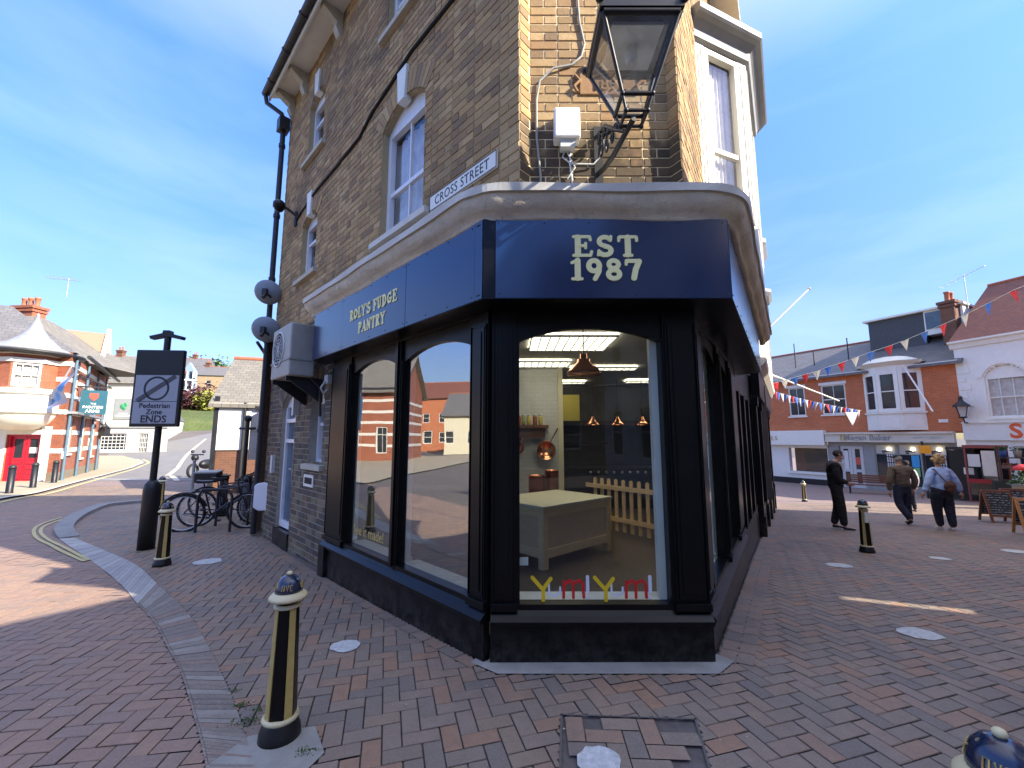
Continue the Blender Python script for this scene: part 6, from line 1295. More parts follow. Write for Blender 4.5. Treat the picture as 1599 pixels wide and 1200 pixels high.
# ---- utility box on a pole ----
p = g(412, 838); T = thing('utility_box', 'white plastic utility box on a thin post at the end of the shop', 'utility box', tuple(p)); UF = Frame((p.x, p.y), (-.80, .6), (-.6, -.80)); w_ = .19
m = MB(); m.tube([p, p+Vector((0, 0, .6))], .022); m.build('post', M['steel'], T); m = MB(); z0_ = at(412, 797, p.y).z; z1_ = at(412, 754, p.y).z
UF = Frame((p.x, p.y), (1, .1), (.1, -1)); m.fpoly(UF, [(-w_, z0_+.06), (-w_+.09, z0_), (w_, z0_), (w_, z1_-.04), (w_-.06, z1_), (-w_+.06, z1_), (-w_, z1_-.05)], -.12, .08); m.build('box', M['upvc'], T, bevel=.02)
# ---- air conditioner ----
T = thing('air_conditioner', 'pale grey air conditioning unit on the left wall at the end of the navy fascia', 'air conditioner', LB.P(4.3, .1, 2.42)); m = MB(); m.fbox(LB, 3.88, 4.72, .17, .50, 2.44, 3.18); m.build('casing', paint('pale beige casing', (.36, .35, .31), .5, .12), T, bevel=.02)
m = MB(); m.fbox(LB, 3.87, 4.73, .16, .51, 2.66, 2.68); m.build('seam', M['grey'], T); CF_ = (4.40, 2.86); m = MB(); ring = [LB.P(CF_[0]+.25*math.cos(a), .505, CF_[1]+.25*math.sin(a)) for a in [k*math.pi/10 for k in range(21)]]; m.tube(ring, .012, 6)
for r in (.05, .1, .15, .2): m.tube([LB.P(CF_[0]+r*math.cos(k*math.pi/10), .51, CF_[1]+r*math.sin(k*math.pi/10)) for k in range(21)], .004, 4)
for k in range(12): m.tube([LB.P(CF_[0], .51, CF_[1]), LB.P(CF_[0]+.25*math.cos(k*math.pi/6), .51, CF_[1]+.25*math.sin(k*math.pi/6))], .004, 4)
m.build('fan_grille', M['lgrey'], T); m = MB(); m.fpoly(LB, [(CF_[0]+.25*math.cos(k*math.pi/10), CF_[1]+.25*math.sin(k*math.pi/10)) for k in range(20)], .498, .502); m.build('fan_opening', M['dark'], T)
m = MB()
for s in (3.98, 4.6): m.fbox(LB, s, s+.04, .0, .5, 2.38, 2.44); m.fpoly(Frame(LB.P(s, 0, 0).to_2d(), LB.N, LB.D), [(0, 2.1), (.04, 2.1), (.45, 2.38), (0, 2.38)], 0, .03)
m.tube([LB.P(3.95, .2, 2.44), LB.P(3.93, .06, 2.3), LB.P(3.93, .04, 1.9)], .02); m.build('wall_bracket', M['iron'], T)
m = MB(); m.fbox(LB, 3.62, 3.74, 0, .08, 2.34, 2.46); m.tube([LB.P(3.68, .08, 2.38), LB.P(3.68, .14, 2.28), LB.P(3.70, .1, 2.2), LB.P(3.66, .06, 2.26)], .014); fits('wall_tap_box', 'small grey box with curled cable under the air conditioner', 'junction box', m, M['lgrey'])
m = MB(); m.fbox(LB, 4.92, 4.99, 0, .10, 1.95, 2.28); fits('wall_lamp', 'narrow pale lamp beside the blue side door', 'lamp', m, M['lgrey'])
m = MB(); m.fbox(LB, 6.0, 6.1, 0, .06, 1.0, 1.3); fits('meter_box', 'small pale box on the brickwork left of the side door', 'box', m, M['lgrey'])
# ---- satellite dishes, camera arm, cable ----
for k, (px, py, r, lab) in enumerate(((417, 458, .23, 'upper grey satellite dish at the far corner of the shop'), (414, 517, .245, 'lower grey satellite dish above the air conditioner'))):
    c = at(px, py, 7.55); T = thing('satellite_dish', lab, 'satellite dish', tuple(c), 0, 'satellite dishes on the shop corner'); m = MB(); prof = [(.001, 0)]+[(r*t, .09*t*t) for t in (.25, .5, .75, 1)]+[(r*1.01, .10), (r*.98, .105)]+[(r*t, .09*t*t+.008) for t in (.75, .5, .25)]+[(.001, .008)]; m.lathe(prof, (0, 0, 0), 24)
    Rm = Matrix.Translation(c) @ Vector((-.25, .85, .45)).to_track_quat('Z', 'Y').to_matrix().to_4x4(); m.xform(Rm); m.build('dish', paint('blue grey dish', (.24, .29, .34), .55, .1), T)
    m = MB(); cw_ = LB.P(6.62, .05, c.z-.05); m.tube([c+Vector((0, -.02, 0)), c+Vector((.08, -.08, -.06)), cw_], .018); m.tube([c+Vector((0, -.02, -.0)), c+Vector((0, -.10, -.12))], .03); m.box(c.x-.04, c.x+.04, c.y-.09, c.y-.02, c.z-.06, c.z+.06); m.build('mount', M['iron'], T)
c = at(436, 326, 7.1); T = thing('security_camera', 'black dome security camera on a bracket at the far corner of the shop', 'camera', tuple(c)); m = MB(); m.lathe([(.10, .02), (.10, .10), (.07, .14), (.02, .15)], tuple(c), 14); m.build('housing', M['satin'], T); m = MB(); m.ball(c+Vector((0, 0, .02)), .085, 10); m.build('dome', M['glass'] if False else M['black'], T)
m = MB(); wl_ = LB.P(5.72, .02, 5.62); m.tube([c+Vector((0, 0, .10)), c.lerp(wl_, .5)+Vector((0, 0, .06)), wl_], .025); m.tube([wl_+Vector((0, 0, .08)), wl_-Vector((0, 0, .2))], .03); m.build('arm', M['satin'], T)
m = MB(); m.tube([LB.P(s, .02, z) for s, z in ((5.67, 5.55), (4.7, 5.68), (3.9, 5.70), (3.1, 5.74), (2.75, 5.9), (2.3, 5.98), (1.77, 6.10), (.93, 6.11), (.25, 6.16))], .022); fits('wall_cable', 'thick black cable looping along the yellow brickwork', 'cable', m, M['rubber'])
# ---- street name ----
T = thing('street_name_sign', 'white street name plate with black letters above the cornice', 'street sign', LB.P(.76, .02, 3.88)); m = MB(); m.fbox(LB, .25, 1.27, .01, .03, 3.89, 4.05); m.build('plate', M['white'], T); m = MB()
for a, b, c, d in ((.25, 1.27, 3.89, 3.897), (.25, 1.27, 4.043, 4.05), (.25, .257, 3.897, 4.043), (1.263, 1.27, 3.897, 4.043)): m.fbox(LB, a, b, .03, .0325, c, d)
m.build('border', M['iron'], T); lettering('lettering', 'CROSS STREET', LB, .76, 3.925, .135, M['iron'], T, .0312, .0, sx=.88, extr=.001, spacing=1.08)
# ---- lantern on its scroll bracket ----
LX, LY = .83, 2.62; zb_, zt_ = 3.86, 4.31; T = thing('street_lantern', 'big black four sided lantern on a scroll bracket over the shop corner', 'lantern', (.8, 3.2, 3.85)); wt_, wb_ = .245, .10
def sq(h, z): return [(LX-h, LY-h, z), (LX+h, LY-h, z), (LX+h, LY+h, z), (LX-h, LY+h, z)]
m = MB(); A_, B_ = sq(wb_, zb_), sq(wt_, zt_)
for k in range(4): m.tube([A_[k], B_[k]], .013, 6)
for q4 in (A_, B_):
    for k in range(4): m.tube([q4[k], q4[(k+1) % 4]], .015 if q4 is A_ else .022, 6)
C_ = sq(.072, zb_-.10)
for k in range(4): m.tube([A_[k], C_[k]], .010, 6); m.tube([C_[k], C_[(k+1) % 4]], .012, 6); m.ball(C_[k], .018, 6); m.ball(A_[k], .018, 6)
m.build('frame', M['satin'], T)
m = MB(); m.prism([q[:2] for q in sq(.27, 0)], zt_+.015, zt_+.055); m.prism([q[:2] for q in sq(.25, 0)], zt_+.055, zt_+.10)
vs = sq(.25, zt_+.10)+sq(.12, zt_+.30); m.add(vs, [(0, 1, 5, 4), (1, 2, 6, 5), (2, 3, 7, 6), (3, 0, 4, 7), (4, 5, 6, 7)]); m.lathe([(.10, zt_+.30), (.12, zt_+.36), (.08, zt_+.42), (.03, zt_+.5), (.04, zt_+.54), (.001, zt_+.6)], (LX, LY, 0), 12)
for k in range(4): m.ball(sq(.27, zt_+.07)[k], .03, 6)
m.build('cap', M['satin'], T)
m = MB()
for k in range(4): m.add([A_[k], A_[(k+1) % 4], B_[(k+1) % 4], B_[k]], [(0, 1, 2, 3)])
m.build('glazing', M['lampglass'], T); m = MB(); m.box(LX-.17, LX+.17, LY-.17, LY+.17, zt_-.02, zt_+.01); m.build('reflector', M['lgrey'], T); m = MB(); m.lathe([(.03, -.14), (.045, -.1), (.04, -.02)], (LX, LY, zt_), 10); m.build('bulb', M['lgrey'], T)
m = MB(); wp3 = Vector((.72, 3.255, 3.78)); m.tube([wp3, (.73, 3.1, 3.72), (.76, 2.92, 3.70), (.80, 2.76, 3.74), (LX, LY, zb_-.10)], .020); m.tube([(.72, 3.25, 4.12), (.735, 3.05, 4.05), (.77, 2.85, 3.86), (.80, 2.74, 3.76)], .016)
def curl(c, r, a0, turns, r1=.25, n=26):
    return [(.73+(c[0]-3.0)*-.1, c[0]+r*(1-(1-r1)*k/n)*math.cos(a0+turns*2*math.pi*k/n), c[1]+r*(1-(1-r1)*k/n)*math.sin(a0+turns*2*math.pi*k/n)) for k in range(n+1)]
for c, r, a0, t in (((3.12, 3.90), .10, 0, 1.3), ((2.98, 3.84), .07, 2, -1.3), ((3.18, 4.03), .055, 1, 1.2), ((2.87, 3.80), .045, .5, 1.2), ((3.06, 3.98), .04, 3, -1.1)): m.tube(curl(c, r, a0, t), .009, 6)
for k in range(12): m.ball((.73+.004*k, 3.2-.035*k, 4.08-.02*k+.01*math.sin(k*2)), .022, 5)
m.fbox(FB, .53, .60, 0, .02, 3.68, 4.2); m.build('scroll_bracket', M['iron'], T)
# junction box and wires
T = thing('junction_box', 'white electrical box on the sunlit brickwork left of the lantern bracket', 'electrical box', (.45, 3.2, 4.0)); m = MB(); m.fbox(FB, .19, .40, .0, .13, 4.03, 4.29); m.build('box', M['upvc'], T, bevel=.012); m = MB(); m.fbox(FB, .187, .403, .10, .105, 4.027, 4.293); m.fbox(FB, .24, .36, .02, .10, 3.96, 4.03); m.build('lid_seam', M['lgrey'], T)
m = MB(); m.tube([FB.P(.33, .03, 3.96), FB.P(.32, .05, 3.85), FB.P(.34, .03, 3.7), FB.P(.34, .02, 3.5)], .009); m.tube([FB.P(.28, .03, 3.96), FB.P(.26, .05, 3.9), FB.P(.33, .05, 3.84), FB.P(.52, .03, 3.85), FB.P(.58, .04, 3.92)], .007); m.tube([FB.P(.30, .04, 3.95), FB.P(.36, .06, 3.80), FB.P(.30, .03, 3.72)], .006); m.build('wire', M['lgrey'], T)
m = MB(); m.tube([FB.P(*q) for q in ((.40, .02, 6.2), (.41, .02, 5.6), (.43, .02, 5.2), (.47, .02, 4.98), (.44, .02, 4.86), (.36, .02, 4.78), (.20, .03, 4.74), (.08, .03, 4.62), (.05, .02, 4.45), (.05, .02, 4.1), (.08, .02, 3.75), (.08, .02, 3.5))], .010); fits('wall_cable', 'grey cable snaking down the sunlit brickwork to the cornice', 'cable', m, M['grey'])
m = MB(); m.tube([(-9, -3.5, 7.5), (-4, -.2, 7.0), (.1, 3.1, 7.2)], .008, 5) if False else m.tube([FB.P(1.1, .02, 7.3), FB.P(1.5, 1.0, 7.2), (4.45, -.8, 6.9)], .01, 5); fits('span_wire', 'thin overhead wire from the shop corner across the street', 'wire', m, M['rubber'])

# ---- bicycles ----
def bike_tubes():
    R = .34; rw, fw = (-.52, 0, R), (.53, 0, R); bb = (-.08, 0, .29); st = (-.20, 0, .78); hd = (.36, 0, .80); hb = (.40, 0, .64); return R, rw, fw, bb, st, hd, hb
def make_bike(fcol, mud=False, basket=False):
    T = thing('bicycle', 'x', 'bicycle', (0, 0, 0), 0, 'bicycles parked at the end of the shop'); R, rw, fw, bb, st, hd, hb = bike_tubes()
    for c in (rw, fw):
        m = MB(); m.tube([(c[0]+R*math.cos(a), 0, c[2]+R*math.sin(a)) for a in [k*math.pi/16 for k in range(33)]], .022, 6, cap=False); w_ = m.build('wheel', M['rubber'], T)
        m = MB(); m.tube([(c[0]+(R-.03)*math.cos(a), 0, c[2]+(R-.03)*math.sin(a)) for a in [k*math.pi/12 for k in range(25)]], .009, 5, cap=False)
        for k in range(18): a = k*math.pi/9; m.tube([(c[0], .02*(-1)**k, c[2]), (c[0]+(R-.03)*math.cos(a+.1), 0, c[2]+(R-.03)*math.sin(a+.1))], .0018, 3, cap=False)
        m.tube([(c[0], -.05, c[2]), (c[0], .05, c[2])], .018, 8); m.build('rim', M['aluminium'], w_)
    m = MB()
    for a, b, r in ((bb, st, .016), (bb, hb, .019), ((-.19, 0, .74), hd, .017), (bb, rw, .011), ((-.19, 0, .74), rw, .010), (hb, hd, .02)): m.tube([a, b], r, 8)
    m.tube([hb, (.47, .05, .55), (fw[0], .05, fw[2])], .012, 6); m.tube([hb, (.47, -.05, .55), (fw[0], -.05, fw[2])], .012, 6); m.build('frame', fcol, T)
    m = MB(); m.tube([hd, (.34, 0, .95)], .013); m.tube([(.36, -.29, .98), (.34, -.1, .96), (.34, .1, .96), (.36, .29, .98)], .012); m.build('handlebar', M['satin'], T)
    m = MB(); m.tube([st, (-.22, 0, .90)], .013); m.fpoly(Frame((-.34, 0), (1, 0), (0, -1)), [(0, .92), (.04, .90), (.2, .90), (.27, .92), (.26, .945), (.1, .945), (0, .96)], -.05, .05); m.build('saddle', M['satin'], T, bevel=.01)
    m = MB(); m.tube([(bb[0]+.09*math.cos(a), .04, bb[2]+.09*math.sin(a)) for a in [k*math.pi/8 for k in range(17)]], .008, 5); m.tube([(bb[0], -.06, bb[2]), (bb[0], .06, bb[2])], .02); m.tube([(bb[0], .06, bb[2]), (bb[0]+.10, .07, bb[2]-.13)], .009); m.tube([(bb[0], -.06, bb[2]), (bb[0]-.10, -.07, bb[2]+.13)], .009); m.box(bb[0]+.06, bb[0]+.14, .07, .15, bb[2]-.15, bb[2]-.13); m.box(bb[0]-.14, bb[0]-.06, -.15, -.07, bb[2]+.12, bb[2]+.14); m.tube([(bb[0], .04, bb[2]+.09), (rw[0], .04, rw[2]+.04)], .004, 4); m.tube([(bb[0], .04, bb[2]-.09), (rw[0], .04, rw[2]-.04)], .004, 4); m.build('crank', M['iron'], T)
    if mud:
        m = MB(); m.tube([(rw[0]+(R+.04)*math.cos(a), 0, rw[2]+(R+.04)*math.sin(a)) for a in [math.pi*(.1+.09*k) for k in range(11)]], .02, 5); m.build('mudguard', M['satin'], T)
    if basket:
        m = MB(); m.box(-.72, -.28, -.17, .17, .80, 1.0); m.build('top_box', M['satin'], T, bevel=.02); m = MB(); m.box(-.73, -.27, -.18, .18, 1.0, 1.04); m.build('box_lid', M['grey'], T, bevel=.015)
    return T
def stand(B, px, py, rz, lean, lab):
    p = g(px, py); B.location = (p.x, p.y, p.z); B.rotation_euler = (lean, 0, rz); B['label'] = lab; B.rotation_mode = 'XYZ'
b_1 = make_bike(paint('black bike frame', (.02, .02, .025), .3, .2), True); stand(b_1, 336, 828, .35, .10, 'black mountain bicycle nearest the camera with rear wheel towards the kerb')
b_2 = make_bike(paint('dark blue bike frame', (.015, .02, .05), .3, .2)); stand(b_2, 352, 820, .30, -.08, 'dark blue bicycle leaning behind the nearest one')
b_3 = make_bike(paint('graphite bike frame', (.04, .04, .045), .3, .2), False, True); stand(b_3, 362, 808, .25, .06, 'bicycle with black top box furthest back in the row')
for k, (px, py, lab) in enumerate(((330, 832, 'black hooped cycle stand holding the nearest bicycle'), (360, 822, 'second hooped cycle stand behind the bicycles'))):
    p = g(px, py); m = MB(); m.tube([(p.x-.3, p.y, p.z), (p.x-.3, p.y, p.z+.65), (p.x-.22, p.y, p.z+.78), (p.x+.22, p.y+.05, p.z+.78), (p.x+.3, p.y+.06, p.z+.65), (p.x+.3, p.y+.06, p.z)], .025); tag(m.build('cycle_stand', M['iron']), lab, 'cycle stand', 'hooped cycle stands')
# motorcycle far away
p = g(322, 745); T = thing('motorcycle', 'parked black motorcycle by the brick barn up the side street', 'motorcycle', tuple(p)); 
for x in (-.65, .65):
    m = MB(); m.tube([(p.x+x*.3, p.y+x+.32*math.cos(a)*1, p.z+.34+.30*math.sin(a)) for a in [k*math.pi/8 for k in range(17)]], .06, 6); m.build('wheel', M['rubber'], T)
m = MB(); m.ball((p.x, p.y, p.z+.62), .3, 8, 0, (.7, 1.7, .8)); m.ball((p.x-.18, p.y-.6, p.z+.95), .16, 8); m.tube([(p.x-.45, p.y-.5, p.z+1.1), (p.x+.15, p.y-.5, p.z+1.1)], .03); m.ball((p.x+.1, p.y+.5, p.z+.98), .25, 8, 0, (1, 1, .8)); m.build('body', M['satin'], T)
m = MB(); m.ball((p.x-.4, p.y-.5, p.z+1.25), .08, 6); m.ball((p.x+.15, p.y-.5, p.z+1.25), .08, 6); m.build('mirror', M['iron'], T)
# notice board and ball-topped post by the lean-to
p = LW.P(2.6, .5, 0); p.z = hgt(p.x, p.y); T = thing('notice_board', 'black pole with ball finial and white poster panel beside the lean-to', 'notice board', tuple(p)); zz = at(390, 655, p.y); q0 = g(376, 800); 
yb = 10.8; c = at(388, 654, yb); zg_ = hgt(c.x, c.y); m = MB(); m.tube([(c.x, c.y, zg_), (c.x, c.y, c.z)], .05); m.ball((c.x, c.y, c.z), .09, 8); m.tube([(c.x-.2, c.y, c.z-.25), (c.x+.2, c.y, c.z-.25)], .03); m.build('pole', M['satin'], T)
NF = Frame((c.x+.02, c.y), (.7, .75), (.75, -.7)); m = MB(); m.fbox(NF, .05, .62, -.03, .03, 1.05, 2.15); m.fpoly(NF, [(.05+.57*k/8, 2.15+.14*math.sin(math.pi*k/8)) for k in range(9)], -.03, .03); m.build('panel', M['offwhite'], T); m = MB(); m.fbox(NF, .14, .52, .03, .035, 1.3, 1.9); m.build('poster', M['lgrey'], T)
# ================================================================ RIGHT SIDE OBJECTS
def gd(px, py): return g(px, py)
# bench
def at_ground(px, Y):
    d = ray(px, 700); x = d[0]/d[1]*Y; return Vector((x, Y, hgt(x, Y)))
q = at_ground(1372, 20.8); T = thing('bench', 'brown slatted wooden bench with black cast iron ends in front of the estate agent', 'bench', tuple(q)); BF = Frame((q.x-1.0, q.y+.9), (.62, -.55)); BF = toward(BF, (0, 0)); L = 2.3; z = q.z
m = MB()
for k in range(4): m.fbox(BF, 0, L, .05+k*.11, .14+k*.11, z+.42, z+.455)
sl_ = m.build('seat', M['brownwood'], T); m = MB()
for k in range(4): m.fbox(BF, 0, L, -.02-k*.03, .01-k*.03, z+.52+k*.10, z+.60+k*.10)
m.build('backrest', M['brownwood'], T)
for s in (.12, L-.12):
    m = MB(); m.tube([BF.P(s, .52, z), BF.P(s, .42, z+.2), BF.P(s, .5, z+.42)], .03); m.tube([BF.P(s, -.05, z), BF.P(s, .1, z+.2), BF.P(s, .02, z+.42), BF.P(s, -.14, z+.92)], .03); m.tube([BF.P(s, .5, z+.42), BF.P(s, .52, z+.64), BF.P(s, -.04, z+.66)], .025); m.tube([BF.P(s, .42, z+.2), BF.P(s, .1, z+.2)], .025); m.build('leg', M['iron'], T)
# phone boxes
def kiosk(px, Y, w, h, lab, topc, open_=True, notices=True):
    q = at_ground(px, Y); T = thing('phone_kiosk', lab, 'phone box', tuple(q)); KF = toward(Frame((q.x-.1, q.y+w/2), Vector((.45, -.9))), (0, 0)); z = q.z-.05; d = w
    m = MB()
    for s in (0, w-.06):
        for o in (0, -d+.06): m.fbox(KF, s, s+.06, o-.06, o, z, z+h)
    m.fbox(KF, 0, w, -d, 0, z, z+.06); m.build('frame', topc if open_ else M['iron'], T)
    m = MB(); m.fbox(KF, -.02, w+.02, -d-.02, .02, z+h, z+h+.12); m.build('roof', topc, T)
    m = MB()
    for a in (.35, .75, 1.15, 1.55): pass
    m.fbox(KF, .06, w-.06, -d+.01, -d+.03, z+.1, z+h); m.build('rear_panel', M['dark'], T)
    m = MB(); m.fbox(KF, .06, w-.06, -.035, -.03, z+.3, z+h); m.fbox(KF, .01, .015, -d+.06, -.06, z+.3, z+h); m.build('glazing', M['glass'], T)
    if open_:
        m = MB(); m.fbox(KF, .06, w-.06, -.03, -.0, z+.80, z+.96); m.build('red_band', paint('dark red band', (.3, .01, .02), .4), T)
        m = MB(); m.fbox(KF, .10, w*.45, -.02, -.012, z+1.45, z+1.95); m.build('notice', M['lgrey'], T); m = MB(); m.fbox(KF, w*.5, w-.1, -.02, -.012, z+1.1, z+h-.1); m.build('poster', M['offwhite'], T)
        m = MB(); m.fbox(KF, .25, w-.25, -d+.03, -d+.3, z+.9, z+1.6); m.build('telephone', M['steel'], T)
    else:
        m = MB(); m.fbox(KF, .0, w, -.02, .0, z+.1, z+h-.02); m.build('side_panel', M['dark'], T); m = MB(); m.fbox(KF, w*.55, w*.9, .0, .008, z+1.15, z+1.42); m.build('sticker', M['white'], T)
    return T
kiosk(1497, 17.9, .85, 2.15, 'dark glazed kiosk behind the red topped phone box', M['iron'], False); kiosk(1528, 17.2, 1.0, 2.2, 'phone box with dull red roof and red band beside the white shop', paint('faded red paint', (.22, .05, .04), .6, .2))
# orange sign on a post
q = at_ground(1441, 19.0); T = thing('orange_sign', 'small orange sign on a black post in front of the property cards', 'sign', tuple(q)); m = MB(); m.tube([q, q+Vector((0, 0, 2.5))], .05); m.build('post', M['iron'], T); zz = at(1441, 702, q.y).z; m = MB(); SF_ = toward(Frame((q.x-.25, q.y-.06), (1, -.3)), (0, 0)); m.fpoly(SF_, [(.02, zz-.16), (.42, zz-.20), (.47, zz+.02), (.42, zz+.16), (.02, zz+.18)], 0, .03); m.build('board', paint('orange board', (.85, .38, .02), .5), T)
# chalk boards
chalk, ntk, bsk = newmat('chalk writing on blackboard'); tck = N(ntk, 'ShaderNodeTexCoord').outputs['Object']; mpk = N(ntk, 'ShaderNodeMapping'); mpk.inputs['Scale'].default_value = (9, 9, 14); ntk.links.new(tck, mpk.inputs[0]); wvk = N(ntk, 'ShaderNodeTexWave', bands_direction='Z'); wvk.inputs['Scale'].default_value = 5.5; wvk.inputs['Distortion'].default_value = 1.5; ntk.links.new(tck, wvk.inputs[0])
ka = N(ntk, 'ShaderNodeMath', operation='MULTIPLY'); ntk.links.new(rng(ntk, wvk.outputs['Fac'], .6, .8), ka.inputs[0]); ntk.links.new(rng(ntk, noise(ntk, mpk.outputs[0], 2.2, 5, .8), .48, .56), ka.inputs[1]); ntk.links.new(mixc(ntk, ka.outputs[0], (.02, .028, .035), (.35, .42, .48)), bsk.inputs['Base Color']); bsk.inputs['Roughness'].default_value = .8
def aboard(px, Y, w, h, yaw, wd, lab):
    q = at_ground(px, Y); T = thing('chalkboard', lab, 'A-board', tuple(q), 0, 'A-boards outside the greengrocer'); F = toward(Frame((q.x, q.y), (math.cos(yaw), math.sin(yaw))), (0, 0))
    if F.D.x < 0: pass
    for sg, nm in ((1, 'front_frame'), (-1, 'rear_frame')):
        def P(s, z, o=0): return F.P(s, sg*(.24*(1-z/h)+o), q.z+z)
        m = MB()
        for s0, s1, z0, z1 in ((0, .05, 0, h), (w-.05, w, 0, h), (.05, w-.05, h-.05, h), (.05, w-.05, .16, .21)):
            A = [P(s0, z0), P(s1, z0), P(s1, z1), P(s0, z1)]; B = [P(s0, z0, .03), P(s1, z0, .03), P(s1, z1, .03), P(s0, z1, .03)]; m.add(A+B, [(0, 1, 2, 3), (4, 5, 6, 7), (0, 1, 5, 4), (1, 2, 6, 5), (2, 3, 7, 6), (3, 0, 4, 7)])
        fr = m.build(nm, wd, T); m = MB(); A = [P(.05, .21, .01), P(w-.05, .21, .01), P(w-.05, h-.05, .01), P(.05, h-.05, .01)]; B = [P(.05, .21, .02), P(w-.05, .21, .02), P(w-.05, h-.05, .02), P(.05, h-.05, .02)]; m.add(A+B, [(0, 1, 2, 3), (4, 5, 6, 7), (0, 1, 5, 4), (1, 2, 6, 5), (2, 3, 7, 6), (3, 0, 4, 7)]); m.build('blackboard', chalk, fr)
    return T
aboard(1523, 11.2, .55, .80, -.35, M['brownwood'], 'dark wooden A-board left of the other chalkboards'); aboard(1552, 12.2, .5, .8, -.35, M['brownwood'], 'half hidden chalkboard between the two A-boards'); aboard(1571, 9.0, .72, .74, -.5, M['orangewood'], 'orange wood A-board cut by the right edge')
# greengrocer rack with trays
q = at_ground(1558, 16.2); T = thing('display_rack', 'metal plant rack with trays outside the white shop', 'rack', tuple(q)); RF = toward(Frame((q.x, q.y), (.75, -.66)), (0, 0)); m = MB(); z = q.z
for s in (0, 2.2):
    for o in (0, -.6): m.tube([RF.P(s, o, z), RF.P(s, o, z+2.1)], .02, 6)
for zz in (.9, 1.35, 1.75): m.fbox(RF, 0, 2.2, -.6, 0, z+zz, z+zz+.03)
m.build('frame', M['iron'], T); m = MB(); m.fbox(RF, -.2, 2.2, -.6, .05, z+.1, z+.88); m.build('cloth', paint('dark cloth', (.012, .02, .015), .9), T)
leafm = island('plant leaves', [(.03, .09, .02), (.05, .12, .03), (.02, .06, .02), (.07, .14, .04)], .7, 8, 0, bmp=0)
random.seed(21)
for k in range(6):
    s = .15+k*.36; c = RF.P(s, -.2, z+1.78); T2 = thing('plant_pot', ['blue pot at the left end of the rack', 'second pot from the left on the rack', 'third pot from the left on the rack', 'fourth pot from the left on the rack', 'fifth pot from the left on the rack', 'pot at the right end of the rack'][k], 'plant pot', tuple(c), 0, 'pots on the top shelf of the rack'); m = MB(); m.lathe([(.09, 0), (.12, .24), (.13, .26), (.10, .26)], tuple(c), 12); m.build('pot', paint('blue glazed pot', (.04, .12, .35), .3) if k % 3 == 0 else M['grey'], T2)
    m = MB()
    for j in range(30):
        a = c+Vector((random.uniform(-.16, .16), random.uniform(-.14, .14), .26+random.uniform(0, .14))); u_ = Vector((random.uniform(-1, 1), random.uniform(-1, 1), random.uniform(-.5, .8))).normalized()*.07; v_ = u_.cross(Vector((random.random(), random.random(), 1))).normalized()*.03; m.add([a-u_, a+v_, a+u_, a-v_], [(0, 1, 2, 3)])
    m.build('leaves', leafm, T2)
for k in range(4):
    c = RF.P(.3+k*.5, -.2, z+1.38); m = MB(); m.box(c.x-.2, c.x+.2, c.y-.14, c.y+.14, c.z, c.z+.1)
    for j in range(40):
        a = c+Vector((random.uniform(-.18, .18), random.uniform(-.12, .12), .1+random.uniform(0, .07))); m.ball(a, .03, 4)
    tag(m.build('produce_tray', [M['brownwood'], paint('dark fruit', (.06, .03, .04), .5)][k % 2]), ['tray at the left of the middle rack shelf', 'second tray from the left on the middle rack shelf', 'third tray from the left on the middle rack shelf', 'tray at the right of the middle rack shelf'][k], 'tray', 'trays on the middle rack shelf')
q = at_ground(1592, 14.6); m = MB(); m.lathe([(.28, .0), (.30, .8), (.42, .82)], tuple(q), 16); T = thing('flower_tub', 'red topped tub of flowers at the right edge', 'flower tub', tuple(q)); m.build('tub', M['grey'], T); m = MB()
for j in range(70): m.ball(q+Vector((random.uniform(-.4, .4), random.uniform(-.3, .3), .85+random.uniform(0, .5))), random.uniform(.03, .06), 4)
m.build('flowers', leafm, T); m = MB(); m.lathe([(.25, 1.3), (.2, 1.42), (.05, 1.5)], tuple(q), 14); m.build('red_cover', paint('red plastic', (.6, .02, .02), .4), T)
# ---- bunting ----
def bunting(lab, pts, cols, w, h, sag=.02):
    P = [Vector(p) for p in pts]; T = thing('bunting', lab, 'bunting', tuple(P[0]), 0, 'bunting strings across the square'); m = MB(); m.tube(P, .006, 4); m.build('string', M['lgrey'], T)
    for i, c in enumerate(cols):
        k = (i+.5)/len(cols)*(len(P)-1); a = P[int(k)].lerp(P[min(len(P)-1, int(k)+1)], k-int(k)); d = (P[min(len(P)-1, int(k)+1)]-P[int(k)]).normalized(); hx = d*w/2; sw = Vector((random.uniform(-.3, .3), random.uniform(-.3, .3), 0))*h
        m = MB(); A, B, C = a-hx, a+hx, a+sw-Vector((0, 0, h*random.uniform(.85, 1.0))); nn = d.cross(Vector((0, 0, 1))).normalized()*.004; mA = (A+B)/2+nn*8
        m.add([A, mA, B, C, A+nn, mA+nn, B+nn, C+nn], [(0, 1, 3), (1, 2, 3), (4, 5, 7), (5, 6, 7), (0, 1, 5, 4), (1, 2, 6, 5), (2, 3, 7, 6), (3, 0, 4, 7)]); f = m.build('pennant', c, T)
fr_, fw_, fb_ = paint('red pennant', (.55, .02, .03), .7), paint('white pennant', (.62, .60, .56), .7), paint('blue pennant', (.03, .13, .48), .7)
knots = [(1599, 447, 8.2), (1582, 454, 8.5), (1543, 474, 9.2), (1507, 492, 9.9), (1473, 507, 10.5), (1444, 519, 11.1), (1413, 532, 11.6), (1388, 541, 12.0), (1360, 550, 12.4), (1336, 559, 12.8), (1314, 567, 13.1), (1294, 573, 13.4), (1276, 580, 13.6), (1258, 585, 13.8), (1241, 590, 14.0), (1226, 594, 14.2), (1211, 598, 14.4), (1196, 602, 14.6)]
